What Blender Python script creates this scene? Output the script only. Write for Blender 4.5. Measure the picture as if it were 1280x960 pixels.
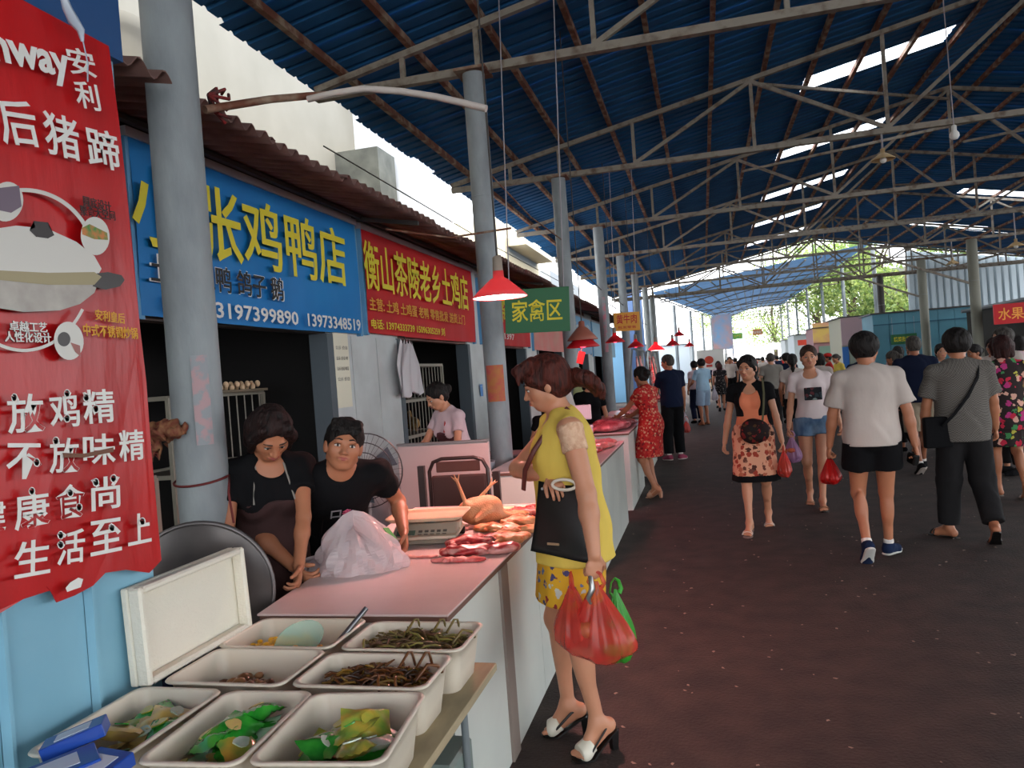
import bpy, bmesh, math, random, time
import numpy as np
from mathutils import Matrix, Vector, Quaternion
T0 = time.time()
PI = math.pi
scene = bpy.context.scene
for o in list(bpy.data.objects): bpy.data.objects.remove(o)
# ---------------------------------------------------------------- camera
FPX = 950.0; VP = (879.0, 453.0); ROLL = 0.075; EYE = 1.6
def _raw(px, py): return np.array([(px-640)/FPX, (py-480)/FPX, 1.0])
_F = _raw(*VP); _F /= np.linalg.norm(_F)
_U = np.cross(_raw(VP[0]-1000, VP[1]+ROLL*1000), _F); _U /= np.linalg.norm(_U)
if _U[1] > 0: _U = -_U
_R = np.cross(_F, _U)
if _R[0] < 0: _R = -_R
CM = np.stack([_R, _F, _U])
EYEP = np.array([0, 0, EYE])
def ray(px, py): return CM @ _raw(px, py)
def onz(px, py, z): d = ray(px, py); return EYEP + d*(z-EYE)/d[2]
def onx(px, py, x): d = ray(px, py); return EYEP + d*x/d[0]
def ony(px, py, y): d = ray(px, py); return EYEP + d*y/d[1]
cd = bpy.data.cameras.new('camera'); cam = bpy.data.objects.new('camera', cd)
scene.collection.objects.link(cam); scene.camera = cam
cd.sensor_width = 36; cd.lens = FPX/1280*36; cd.clip_start = 0.05; cd.clip_end = 600
_r, _u, _f = CM @ [1, 0, 0], CM @ [0, -1, 0], CM @ [0, 0, 1]
cam.matrix_world = Matrix(((_r[0], _u[0], -_f[0], 0), (_r[1], _u[1], -_f[1], 0), (_r[2], _u[2], -_f[2], EYE), (0, 0, 0, 1)))
# ---------------------------------------------------------------- sky, sun, exposure
W = bpy.data.worlds.new('world'); scene.world = W; W.use_nodes = True
bg = W.node_tree.nodes['Background']
bg.inputs[0].default_value = (0.95, 0.975, 1.0, 1); bg.inputs[1].default_value = 2.9
sd = bpy.data.lights.new('sun', 'SUN'); sun = bpy.data.objects.new('sun', sd); scene.collection.objects.link(sun)
sd.energy = 4.0; sd.angle = math.radians(2); sd.color = (1, 0.95, 0.86)
sun.rotation_euler = Vector((0.55, -0.35, -1.0)).to_track_quat('-Z', 'Y').to_euler()
vs = scene.view_settings
vs.view_transform = 'Standard'; vs.look = 'None'; vs.gamma = 1; vs.use_curve_mapping = False
vs.exposure = 0.68
# ---------------------------------------------------------------- helpers
COL = scene.collection
def link(o): COL.objects.link(o); return o
def tag(o, label=None, cat=None, group=None, kind=None):
    if label: o['label'] = label
    if cat: o['category'] = cat
    if group: o['group'] = group
    if kind: o['kind'] = kind
    return o
def empty(name, loc=(0, 0, 0), rz=0, label=None, cat=None, group=None, kind=None):
    o = bpy.data.objects.new(name, None); link(o); o.location = loc; o.rotation_euler = (0, 0, rz)
    o.empty_display_size = 0.1
    return tag(o, label, cat, group, kind)
def srgb(c):
    if isinstance(c, str):
        c = [int(c[i:i+2], 16)/255 for i in (0, 2, 4)]
    return tuple((x/12.92 if x <= 0.04045 else ((x+0.055)/1.055)**2.4) for x in c[:3])
MATS = {}
def mat(name, col, rough=0.6, metal=0.0, col2=None, scale=8.0, detail=4, contrast=(0.35, 0.65), bump=0.0, bscale=None,
        emit=None, estr=1.0, alpha=1.0, trans=0.0, spec=0.5, tex='noise', stretch=(1, 1, 1), sss=0.0, coat=0.0, coord='Object', transl=0.0):
    if name in MATS: return MATS[name]
    m = bpy.data.materials.new(name); m.use_nodes = True; nt = m.node_tree; N = nt.nodes; L = nt.links
    b = N['Principled BSDF']; c1 = srgb(col)
    b.inputs['Base Color'].default_value = (*c1, 1); b.inputs['Roughness'].default_value = rough
    b.inputs['Metallic'].default_value = metal; b.inputs['Alpha'].default_value = alpha
    b.inputs['Transmission Weight'].default_value = trans; b.inputs['Specular IOR Level'].default_value = spec
    b.inputs['Coat Weight'].default_value = coat
    if emit:
        b.inputs['Emission Color'].default_value = (*srgb(emit), 1); b.inputs['Emission Strength'].default_value = estr
    if col2 is not None or bump:
        tc = N.new('ShaderNodeTexCoord'); mp = N.new('ShaderNodeMapping'); L.new(tc.outputs[coord], mp.inputs[0])
        mp.inputs['Scale'].default_value = stretch
        def texn(kind, sc):
            if kind == 'noise':
                t = N.new('ShaderNodeTexNoise'); t.inputs['Scale'].default_value = sc; t.inputs['Detail'].default_value = detail; out = t.outputs['Fac']
            elif kind == 'voronoi':
                t = N.new('ShaderNodeTexVoronoi'); t.inputs['Scale'].default_value = sc; out = t.outputs['Distance']
            elif kind == 'wave':
                t = N.new('ShaderNodeTexWave'); t.inputs['Scale'].default_value = sc; t.inputs['Distortion'].default_value = 2; t.inputs['Detail'].default_value = 2; out = t.outputs['Fac']
            elif kind == 'checker':
                t = N.new('ShaderNodeTexChecker'); t.inputs['Scale'].default_value = sc; out = t.outputs['Fac']
            L.new(mp.outputs[0], t.inputs['Vector']); return out
        if col2 is not None:
            out = texn(tex, scale)
            rp = N.new('ShaderNodeValToRGB'); rp.color_ramp.elements[0].position = contrast[0]; rp.color_ramp.elements[1].position = contrast[1]
            rp.color_ramp.elements[0].color = (*c1, 1); rp.color_ramp.elements[1].color = (*srgb(col2), 1)
            L.new(out, rp.inputs[0]); L.new(rp.outputs[0], b.inputs['Base Color'])
        if bump:
            out = texn('noise' if tex in ('checker',) else tex, bscale or scale)
            bp = N.new('ShaderNodeBump'); bp.inputs['Strength'].default_value = bump; bp.inputs['Distance'].default_value = 0.02
            L.new(out, bp.inputs['Height']); L.new(bp.outputs[0], b.inputs['Normal'])
    if transl:
        tr = N.new('ShaderNodeBsdfTranslucent'); tr.inputs[0].default_value = (*c1, 1)
        mx = N.new('ShaderNodeMixShader'); mx.inputs[0].default_value = transl
        L.new(b.outputs[0], mx.inputs[1]); L.new(tr.outputs[0], mx.inputs[2]); L.new(mx.outputs[0], N['Material Output'].inputs[0])
    MATS[name] = m; return m
def floral(name, base, cols, scale=14, cover=0.33, rough=0.75):
    """cloth printed with blotchy flowers: voronoi cells, each with its own colour, over a base"""
    m = bpy.data.materials.new(name); m.use_nodes = True; nt = m.node_tree; N = nt.nodes; L = nt.links; b = N['Principled BSDF']
    b.inputs['Roughness'].default_value = rough; b.inputs['Specular IOR Level'].default_value = 0.2
    tc = N.new('ShaderNodeTexCoord'); nz = N.new('ShaderNodeTexNoise'); nz.inputs['Scale'].default_value = scale*1.6
    vm = N.new('ShaderNodeVectorMath'); vm.operation = 'MULTIPLY_ADD'; vm.inputs[1].default_value = (0.07*14/scale,)*3
    L.new(tc.outputs['Object'], nz.inputs['Vector']); L.new(nz.outputs['Color'], vm.inputs[0]); L.new(tc.outputs['Object'], vm.inputs[2])
    v = N.new('ShaderNodeTexVoronoi'); v.inputs['Scale'].default_value = scale; L.new(vm.outputs[0], v.inputs['Vector'])
    sep = N.new('ShaderNodeSeparateColor'); L.new(v.outputs['Color'], sep.inputs[0])
    rp = N.new('ShaderNodeValToRGB'); rp.color_ramp.interpolation = 'CONSTANT'
    el = rp.color_ramp.elements
    while len(el) < len(cols): el.new(0.5)
    for i, c in enumerate(cols): el[i].position = i/len(cols); el[i].color = (*srgb(c), 1)
    L.new(sep.outputs[0], rp.inputs[0])
    lt = N.new('ShaderNodeMath'); lt.operation = 'LESS_THAN'; lt.inputs[1].default_value = cover; L.new(v.outputs['Distance'], lt.inputs[0])
    mx = N.new('ShaderNodeMix'); mx.data_type = 'RGBA'; L.new(lt.outputs[0], mx.inputs[0])
    mx.inputs[6].default_value = (*srgb(base), 1); L.new(rp.outputs[0], mx.inputs[7]); L.new(mx.outputs[2], b.inputs['Base Color'])
    MATS[name] = m; return m
class MB:
    """collects boxes, tubes, prisms; build() links them as one mesh object"""
    def __init__(s): s.v = []; s.f = []; s.sm = []
    def add(s, vs, fs, smooth=False):
        o = len(s.v); s.v += [tuple(map(float, p)) for p in vs]; s.f += [tuple(i+o for i in f) for f in fs]; s.sm += [smooth]*len(fs)
        return s
    def box(s, a, b, m=None):
        (x0, y0, z0), (x1, y1, z1) = a, b
        vs = [Vector(p) for p in ((x0, y0, z0), (x1, y0, z0), (x1, y1, z0), (x0, y1, z0), (x0, y0, z1), (x1, y0, z1), (x1, y1, z1), (x0, y1, z1))]
        if m is not None: vs = [m @ p for p in vs]
        return s.add(vs, [(0, 3, 2, 1), (4, 5, 6, 7), (0, 1, 5, 4), (1, 2, 6, 5), (2, 3, 7, 6), (3, 0, 4, 7)])
    def cbox(s, c, sz, rz=0, rx=0, ry=0):
        m = Matrix.Translation(c) @ Matrix.Rotation(rz, 4, 'Z') @ Matrix.Rotation(ry, 4, 'Y') @ Matrix.Rotation(rx, 4, 'X')
        return s.box((-sz[0]/2, -sz[1]/2, -sz[2]/2), (sz[0]/2, sz[1]/2, sz[2]/2), m)
    def beam(s, a, b, w, h=None, up=(0, 0, 1)):
        a, b = Vector(a), Vector(b); d = b-a; L = d.length; d.normalize(); h = h or w
        x = d.cross(Vector(up))
        if x.length < 1e-4: x = Vector((1, 0, 0))
        x.normalize(); y = x.cross(d); vs = []
        for p in (a, b):
            for sx, sy in ((-1, -1), (1, -1), (1, 1), (-1, 1)): vs.append(p+x*sx*w/2+y*sy*h/2)
        return s.add(vs, [(0, 1, 2, 3), (7, 6, 5, 4), (0, 4, 5, 1), (1, 5, 6, 2), (2, 6, 7, 3), (3, 7, 4, 0)])
    def tube(s, pts, r, n=8, caps=True, flat=1.0):
        pts = [Vector(p) for p in pts]; k = len(pts); vs = []; rs = r if isinstance(r, (list, tuple)) else [r]*k
        ref = None
        for i, p in enumerate(pts):
            d = (pts[min(i+1, k-1)]-pts[max(i-1, 0)])
            d = d.normalized() if d.length > 1e-9 else Vector((0, 0, 1))
            if ref is None: ref = d.orthogonal().normalized()
            ref = (ref-d*ref.dot(d)); ref = ref.normalized() if ref.length > 1e-6 else d.orthogonal().normalized()
            q = d.cross(ref)
            for j in range(n):
                t = 2*PI*j/n; vs.append(p+ref*math.cos(t)*rs[i]+q*math.sin(t)*rs[i]*flat)
        fs = []
        for i in range(k-1):
            for j in range(n): a = i*n+j; b = i*n+(j+1) % n; fs.append((a, b, b+n, a+n))
        s.add(vs, fs, True)
        if caps: s.add(vs[:n], [tuple(range(n))[::-1]]); s.add(vs[-n:], [tuple(range(n))])
        return s
    def lathe(s, prof, c=(0, 0, 0), n=20, m=None, closed=False):
        vs = []
        for r, z in prof:
            for j in range(n):
                t = 2*PI*j/n; p = Vector((r*math.cos(t), r*math.sin(t), z))
                if m is not None: p = m @ p
                vs.append(p+Vector(c))
        fs = []
        for i in range(len(prof)-1):
            for j in range(n): a = i*n+j; b = i*n+(j+1) % n; fs.append((a, b, b+n, a+n))
        return s.add(vs, fs, True)
    def ball(s, c, r, n=10, m=None):
        r = r if isinstance(r, (list, tuple)) else (r, r, r); vs = []; k = n//2+1
        for i in range(k+1):
            a = PI*i/k
            for j in range(n):
                t = 2*PI*j/n; p = Vector((r[0]*math.sin(a)*math.cos(t), r[1]*math.sin(a)*math.sin(t), r[2]*math.cos(a)))
                if m is not None: p = m @ p
                vs.append(p+Vector(c))
        fs = []
        for i in range(k):
            for j in range(n): a = i*n+j; b = i*n+(j+1) % n; fs.append((a, a+n, b+n, b))
        return s.add(vs, fs, True)
    def prism(s, poly, z0, z1, m=None):
        n = len(poly); vs = [Vector((x, y, z)) for z in (z0, z1) for x, y in poly]
        if m is not None: vs = [m @ p for p in vs]
        return s.add(vs, [tuple(range(n))[::-1], tuple(range(n, 2*n))]+[(i, (i+1) % n, (i+1) % n+n, i+n) for i in range(n)])
    def build(s, name, m, parent=None, loc=None, bevel=0.0, seg=1, weld=False):
        me = bpy.data.meshes.new(name); me.from_pydata(s.v, [], s.f)
        me.polygons.foreach_set('use_smooth', s.sm); me.validate(); me.update()
        if isinstance(m, (list, tuple)):
            for x in m: me.materials.append(x)
        elif m: me.materials.append(m)
        o = bpy.data.objects.new(name, me); link(o)
        if parent: o.parent = parent
        if loc is not None: o.location = loc
        if bevel:
            bm = bmesh.new(); bm.from_mesh(me); bmesh.ops.remove_doubles(bm, verts=bm.verts, dist=1e-5)
            es = [e for e in bm.edges if len(e.link_faces) == 2 and e.calc_face_angle(0) > 0.6]
            bmesh.ops.bevel(bm, geom=es, offset=bevel, segments=seg, affect='EDGES', profile=0.6, clamp_overlap=True)
            bm.to_mesh(me); bm.free()
        return o
def copy_tree(o, parent=None, loc=None, rz=None):
    c = o.copy(); link(c)
    if parent is not None: c.parent = parent
    for ch in list(o.children): copy_tree(ch, c)
    if loc is not None: c.location = loc
    if rz is not None: c.rotation_euler.z = rz
    return c
def meshobj(name, vs, fs, m, parent=None, smooth=True):
    me = bpy.data.meshes.new(name); me.from_pydata(vs, [], fs)
    if smooth: me.polygons.foreach_set('use_smooth', [True]*len(me.polygons))
    me.update(); me.materials.append(m)
    o = bpy.data.objects.new(name, me); link(o)
    if parent: o.parent = parent
    return o
# writing: a text curve turned into a mesh, stretched to width w and height h, centred
R_EAST = Matrix(((0, 0, 1), (1, 0, 0), (0, 1, 0)))      # reads along +Y, faces +X
R_SOUTH = Matrix(((1, 0, 0), (0, 0, -1), (0, 1, 0)))    # reads along +X, faces -Y
def text(s, w, h, m, center, rot, parent=None, bold=0.02, name='lettering', thick=0.002, shear=0, tilt=0, spacing=1.0):
    cu = bpy.data.curves.new(name, 'FONT'); cu.body = s; cu.size = 1; cu.offset = min(bold, 0.012) if any(ord(q) > 255 for q in s) else bold; cu.extrude = 0.5
    cu.resolution_u = 2; cu.shear = shear; cu.space_character = spacing
    to = bpy.data.objects.new(name, cu); link(to)
    dg = bpy.context.evaluated_depsgraph_get(); me = bpy.data.meshes.new_from_object(to.evaluated_get(dg))
    bpy.data.objects.remove(to); bpy.data.curves.remove(cu)
    n = len(me.vertices)
    if n == 0: print('EMPTY TEXT', s); return None
    co = np.empty(n*3, np.float32); me.vertices.foreach_get('co', co); co = co.reshape(-1, 3)
    lo, hi = co.min(0), co.max(0)
    co = (co-(lo+hi)/2)/np.maximum(hi-lo, 1e-6)*np.array([w, h, thick])
    if tilt: c_, s_ = math.cos(tilt), math.sin(tilt); co = co @ np.array([[c_, s_, 0], [-s_, c_, 0], [0, 0, 1]])
    co = co @ np.array(rot).T+np.array(center)
    me.vertices.foreach_set('co', co.astype(np.float32).ravel()); me.update(); me.materials.clear(); me.materials.append(m)
    o = bpy.data.objects.new(name, me); link(o)
    if parent: o.parent = parent
    return o
# ---------------------------------------------------------------- implicit surfaces (bodies, cloth, meat)
def V(*a): return np.array(a, float)
def nrm(v): return v/max(np.linalg.norm(v), 1e-9)
class SDF:
    def __init__(s): s.p = []; s.cuts = []; s.noise = None
    def cone(s, a, b, r1, r2, k=0.02, op='+', flat=None, ends=False, cut=None):
        s.p.append((op, 'c', np.array(a, float), np.array(b, float), r1, r2, k, flat, ends)); return s
    def chain(s, pts, rs, k=0.01, flat=None):
        for i in range(len(pts)-1): s.cone(pts[i], pts[i+1], rs[i], rs[i+1], k, flat=flat)
        return s
    def ell(s, c, r, R=None, k=0.02, op='+'):
        s.p.append((op, 'e', np.array(c, float), np.array(r, float), np.eye(3) if R is None else R, k)); return s
    def cut(s, n, c): s.cuts.append((nrm(np.array(n, float)), np.array(c, float))); return s   # keeps the side n points away from
    def bbox(s, pad=0.03):
        lo = np.full(3, 1e9); hi = -lo
        for p in s.p:
            if p[0] != '+': continue
            if p[1] == 'c':
                r = max(p[4], p[5])
                if p[7] is not None: r *= max(1, p[7][1])
                lo = np.minimum(lo, np.minimum(p[2], p[3])-r); hi = np.maximum(hi, np.maximum(p[2], p[3])+r)
            else:
                ex = np.sqrt(((p[4]*p[3][None, :])**2).sum(1)); lo = np.minimum(lo, p[2]-ex); hi = np.maximum(hi, p[2]+ex)
        return lo-pad, hi+pad
    def grid(s, lo, hi, h):
        n = np.maximum(((hi-lo)/h).astype(int)+2, 4); ax = [lo[i]+h*np.arange(n[i], dtype=np.float32) for i in range(3)]
        F = np.full(n, 0.5, np.float32)
        for p in s.p:
            k = p[6] if p[1] == 'c' else p[5]
            if p[1] == 'c':
                r = max(p[4], p[5])*(max(1, p[7][1]) if p[7] is not None else 1)
                a = np.minimum(p[2], p[3])-r; b = np.maximum(p[2], p[3])+r
            else:
                ex = np.sqrt(((p[4]*p[3][None, :])**2).sum(1)); a = p[2]-ex; b = p[2]+ex
            m = k+2.5*h; i0 = np.clip(((a-m-lo)/h).astype(int), 0, n); i1 = np.clip(((b+m-lo)/h).astype(int)+2, 0, n)
            if (i1 <= i0).any(): continue
            X = ax[0][i0[0]:i1[0]][:, None, None]; Y = ax[1][i0[1]:i1[1]][None, :, None]; Z = ax[2][i0[2]:i1[2]][None, None, :]
            if p[1] == 'c':
                A, B = p[2], p[3]; d = B-A; L2 = max(float(d@d), 1e-12)
                x, y, z = X-A[0], Y-A[1], Z-A[2]
                t0 = (x*d[0]+y*d[1]+z*d[2])/L2; t = np.clip(t0, 0, 1)
                qx, qy, qz = x-t*d[0], y-t*d[1], z-t*d[2]
                if p[7] is not None:
                    nn, fl = p[7]; cpt = (qx*nn[0]+qy*nn[1]+qz*nn[2])*(1/fl-1)
                    qx = qx+nn[0]*cpt; qy = qy+nn[1]*cpt; qz = qz+nn[2]*cpt
                D = np.sqrt(qx*qx+qy*qy+qz*qz)-(p[4]+(p[5]-p[4])*t)
                if p[8]:
                    L = math.sqrt(L2); D = np.maximum(D, np.maximum(-t0, t0-1)*L)
            else:
                c, r, R = p[2], p[3], p[4]; x, y, z = X-c[0], Y-c[1], Z-c[2]
                u = [(x*R[0, j]+y*R[1, j]+z*R[2, j]) for j in range(3)]
                k0 = np.sqrt((u[0]/r[0])**2+(u[1]/r[1])**2+(u[2]/r[2])**2)
                k1 = np.sqrt((u[0]/r[0]**2)**2+(u[1]/r[1]**2)**2+(u[2]/r[2]**2)**2)+1e-6
                D = k0*(k0-1)/k1
            S = F[i0[0]:i1[0], i0[1]:i1[1], i0[2]:i1[2]]
            if p[0] == '+':
                hh = np.clip(0.5+0.5*(S-D)/k, 0, 1); S[...] = S+(D-S)*hh-k*hh*(1-hh)
            else:
                hh = np.clip(0.5+0.5*(S+D)/k, 0, 1); S[...] = S+(-D-S)*(1-hh)+k*hh*(1-hh)
        if s.noise or s.cuts:
            X = ax[0][:, None, None]; Y = ax[1][None, :, None]; Z = ax[2][None, None, :]
        if s.noise:
            amp, fx, fy, fz, ph = s.noise
            w = np.sin(X*fx*0.6+Y*fy*0.9+ph*1.7+1.5*np.sin(Z*fz*0.7+ph))
            F += amp*(np.sin(X*fx+w*1.6+ph)*np.sin(Y*fy+w+ph*2)+0.6*np.sin(Z*fz+2.0*w+X*fx*0.7+ph))
        for n_, c_ in s.cuts:
            F = np.maximum(F, (X-c_[0])*n_[0]+(Y-c_[1])*n_[1]+(Z-c_[2])*n_[2])
        return F
    def verts(s, h, lo=None, hi=None, pad=0.03):
        l, u = s.bbox(pad)
        if lo is not None: l = np.maximum(l, lo); u = np.minimum(u, hi)
        return nets(s.grid(l, u, h), l, h)
    def build(s, name, h, m, parent=None, boxes=None):
        parts = [s.verts(h)] if boxes is None else [s.verts(bh, np.array(a), np.array(b)) for (a, b, bh) in boxes]
        return arr_mesh(name, parts, m, parent)
def nets(F, lo, h):
    ins = F < 0; A = ins[:-1, :-1, :-1]
    c = [ins[i:ins.shape[0]-1+i, j:ins.shape[1]-1+j, k:ins.shape[2]-1+k] for i in (0, 1) for j in (0, 1) for k in (0, 1)]
    al = c[0].copy(); an = c[0].copy()
    for q in c[1:]: al &= q; an |= q
    act = an & ~al; I = np.argwhere(act)
    if len(I) == 0: return np.zeros((0, 3)), np.zeros((0, 4), int)
    idx = np.full(act.shape, -1, np.int32); idx[act] = np.arange(len(I))
    cv = np.stack([F[I[:, 0]+i, I[:, 1]+j, I[:, 2]+k] for i in (0, 1) for j in (0, 1) for k in (0, 1)], 1)
    offs = np.array([(i, j, k) for i in (0, 1) for j in (0, 1) for k in (0, 1)], float)
    acc = np.zeros((len(I), 3)); cnt = np.zeros(len(I))
    for a in range(8):
        for b in range(a+1, 8):
            if np.abs(offs[a]-offs[b]).sum() != 1: continue
            va, vb = cv[:, a], cv[:, b]; m = (va < 0) != (vb < 0)
            t = np.where(m, va/np.where(m, va-vb, 1), 0)
            acc += np.where(m[:, None], offs[a]+(offs[b]-offs[a])*t[:, None], 0); cnt += m
    P = lo+h*(I+acc/cnt[:, None]); Q = []
    for ax in range(3):
        o1, o2 = (ax+1) % 3, (ax+2) % 3
        sl = [slice(None)]*3; sl[ax] = slice(None, -1); s2 = list(sl); s2[ax] = slice(1, None)
        a, b = ins[tuple(sl)], ins[tuple(s2)]; E = np.argwhere(a != b)
        ok = (E[:, o1] > 0) & (E[:, o2] > 0) & (E[:, o1] < act.shape[o1]) & (E[:, o2] < act.shape[o2]); E = E[ok]
        if len(E) == 0: continue
        def g(d1, d2):
            e = E.copy(); e[:, o1] += d1; e[:, o2] += d2; return idx[e[:, 0], e[:, 1], e[:, 2]]
        q = np.stack([g(-1, -1), g(0, -1), g(0, 0), g(-1, 0)], 1)
        fl = a[tuple(E.T)]; q[~fl] = q[~fl][:, ::-1]; Q.append(q)
    Q = np.concatenate(Q); Q = Q[(Q >= 0).all(1)]
    return P, Q
def arr_mesh(name, parts, m, parent=None, smooth=True):
    vs, fs, o = [], [], 0
    for P, Q in parts:
        if len(P): vs.append(P); fs.append(Q+o); o += len(P)
    if not vs: print('EMPTY SDF', name); return None
    P = np.concatenate(vs).astype(np.float32); Q = np.concatenate(fs).astype(np.int32)
    me = bpy.data.meshes.new(name); me.vertices.add(len(P)); me.vertices.foreach_set('co', P.ravel())
    me.loops.add(Q.size); me.loops.foreach_set('vertex_index', Q.ravel()); me.polygons.add(len(Q))
    me.polygons.foreach_set('loop_start', np.arange(0, Q.size, 4, dtype=np.int32))
    me.polygons.foreach_set('use_smooth', np.full(len(Q), smooth)); me.update(calc_edges=True); me.validate()
    me.materials.append(m)
    ob = bpy.data.objects.new(name, me); link(ob)
    if parent: ob.parent = parent
    return ob
# ---------------------------------------------------------------- people
def rotm(ax, a):
    ax = nrm(np.array(ax, float)); K = np.array([[0, -ax[2], ax[1]], [ax[2], 0, -ax[0]], [-ax[1], ax[0], 0]])
    return np.eye(3)+math.sin(a)*K+(1-math.cos(a))*K@K
def ik(a, c, l1, l2, pole):
    """middle joint between a and c"""
    d = c-a; L = np.linalg.norm(d)
    if L > (l1+l2)*0.998: c = a+d/L*(l1+l2)*0.998; d = c-a; L = np.linalg.norm(d)
    d = d/L; x = (l1*l1-l2*l2+L*L)/(2*L); h = math.sqrt(max(l1*l1-x*x, 0)); p = np.array(pole, float); p = p-d*(p@d)
    return a+d*x+nrm(p)*h, c
class Skel: pass
def skeleton(H, sex, pelvis=(0, 0, 0), lean=0.0, side=0.0, twist=0.0, head=(0, 0), ankles=None, wrists=None, kpole=None, epole=None, curl=0.5, width=1.0, hroll=0.0, arm=1.0):
    """local frame: +Y is forward, +X the person's right, z up"""
    s = H/1.70; S = Skel(); S.s = s; S.sex = sex; S.w = width
    f = sex == 'f'; S.curl = curl; S.arm = arm
    S.pel = V(pelvis[0], pelvis[1], 0.955*s+pelvis[2])
    R = rotm((0, 0, 1), twist) @ rotm((0, 1, 0), side) @ rotm((1, 0, 0), -lean)
    S.R = R; S.r, S.f, S.u = R[:, 0], R[:, 1], R[:, 2]
    Rm = rotm((0, 0, 1), twist*0.5) @ rotm((0, 1, 0), side*0.5) @ rotm((1, 0, 0), -lean*0.55)
    S.mid = S.pel+Rm@V(0, 0, 0.158)*s; S.Rm = Rm
    S.chest = S.mid+R@V(0, 0, 0.17)*s; S.neck = S.mid+R@V(0, -0.012, 0.355)*s
    sw = (0.162 if f else 0.182)*s*width
    S.sh = {k: S.mid+R@V(sg*sw, -0.01*s, 0.285*s) for k, sg in (('R', 1), ('L', -1))}
    S.shw = sw
    HR = R @ rotm((1, 0, 0), lean*0.5) @ rotm((0, 0, 1), -head[0]) @ rotm((1, 0, 0), -head[1]) @ rotm((0, 1, 0), hroll)
    S.HR = HR; S.hb = S.neck+(R@V(0, 0.02, 0.055)+0*V(0, 0, 0))*s
    S.hc = S.hb+HR@V(0, 0.018, 0.098)*s
    hw = 0.088*s
    S.hip = {k: S.pel+V(sg*hw, 0, -0.03*s) for k, sg in (('R', 1), ('L', -1))}
    ank = ankles or {}
    S.ank = {}; S.kn = {}
    for k, sg in (('R', 1), ('L', -1)):
        a = np.array(ank.get(k, (sg*0.09, 0, 0.085)), float)
        kp = (kpole or {}).get(k, (sg*0.08, 1, 0))
        S.kn[k], S.ank[k] = ik(S.hip[k], a, 0.43*s, 0.415*s, kp)
    S.wr = {}; S.el = {}
    for k, sg in (('R', 1), ('L', -1)):
        w = (wrists or {}).get(k)
        w = S.sh[k]+V(sg*0.06, 0.04, -0.5)*s if w is None else np.array(w, float)
        ep = (epole or {}).get(k, (sg*0.5, -1, -0.2))
        S.el[k], S.wr[k] = ik(S.sh[k], w, 0.285*s, 0.25*s, ep)
    return S
def add_hand(B, S, k, hd=None, pn=None, curl=0.6, spread=1.0):
    """palm, four fingers of unequal length and a thumb that leaves the side of the palm"""
    s = S.s*(0.93 if S.sex == 'f' else 1.0); sg = 1 if k == 'R' else -1
    d = nrm(np.array(hd, float)) if hd is not None else nrm(S.wr[k]-S.el[k]); w = S.wr[k]
    n = np.array(pn, float) if pn is not None else np.array((-sg, 0.15, 0.0)); n = nrm(n-d*(n@d))        # palm normal
    t = np.cross(d, n)*(-sg if pn is None else -sg)                                                 # towards the thumb
    if pn is None and t[1] < 0: t = -t
    S.hand = getattr(S, 'hand', {}); S.hand[k] = (w+d*0.085*s+n*0.03*s, d, n, t)
    B.cone(w, w+d*0.075*s, 0.024*s, 0.036*s, 0.01, flat=(n, 0.50))
    B.cone(w+d*0.05*s-t*0.02*s, w+d*0.05*s+t*0.02*s, 0.017*s, 0.017*s, 0.01, flat=(n, 0.8))
    for i, (off, L) in enumerate(((0.030, 0.070), (0.010, 0.078), (-0.010, 0.073), (-0.029, 0.058))):
        L *= s; p = w+d*(0.083-0.004*abs(i-1))*s+t*off*s; ang = 0.0; dd = nrm(d+t*off*2.2*spread); r = 0.0092*s
        B.cone(p-dd*0.03*s, p, 0.0088*s, r, 0.004)
        for j, fr in enumerate((0.45, 0.31, 0.24)):
            ang += curl*(0.9 if j == 0 else 1.15); v = dd*math.cos(ang)+n*math.sin(ang)
            q = p+v*L*fr; B.cone(p, q, r*(1-0.09*j), r*(0.91-0.09*j), 0.0015); p = q
    p = w+d*0.02*s+t*0.024*s; v = nrm(d*0.75+t*0.65+n*0.35)
    q = p+v*0.040*s; B.cone(p, q, 0.0145*s, 0.0115*s, 0.006)
    v = nrm(d*0.95+t*0.15+n*(0.25+curl*0.5)); q2 = q+v*0.030*s; B.cone(q, q2, 0.0112*s, 0.0098*s, 0.002); B.cone(q2, q2+nrm(v+n*curl*0.5)*0.022*s, 0.0098*s, 0.0078*s, 0.002)
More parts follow.
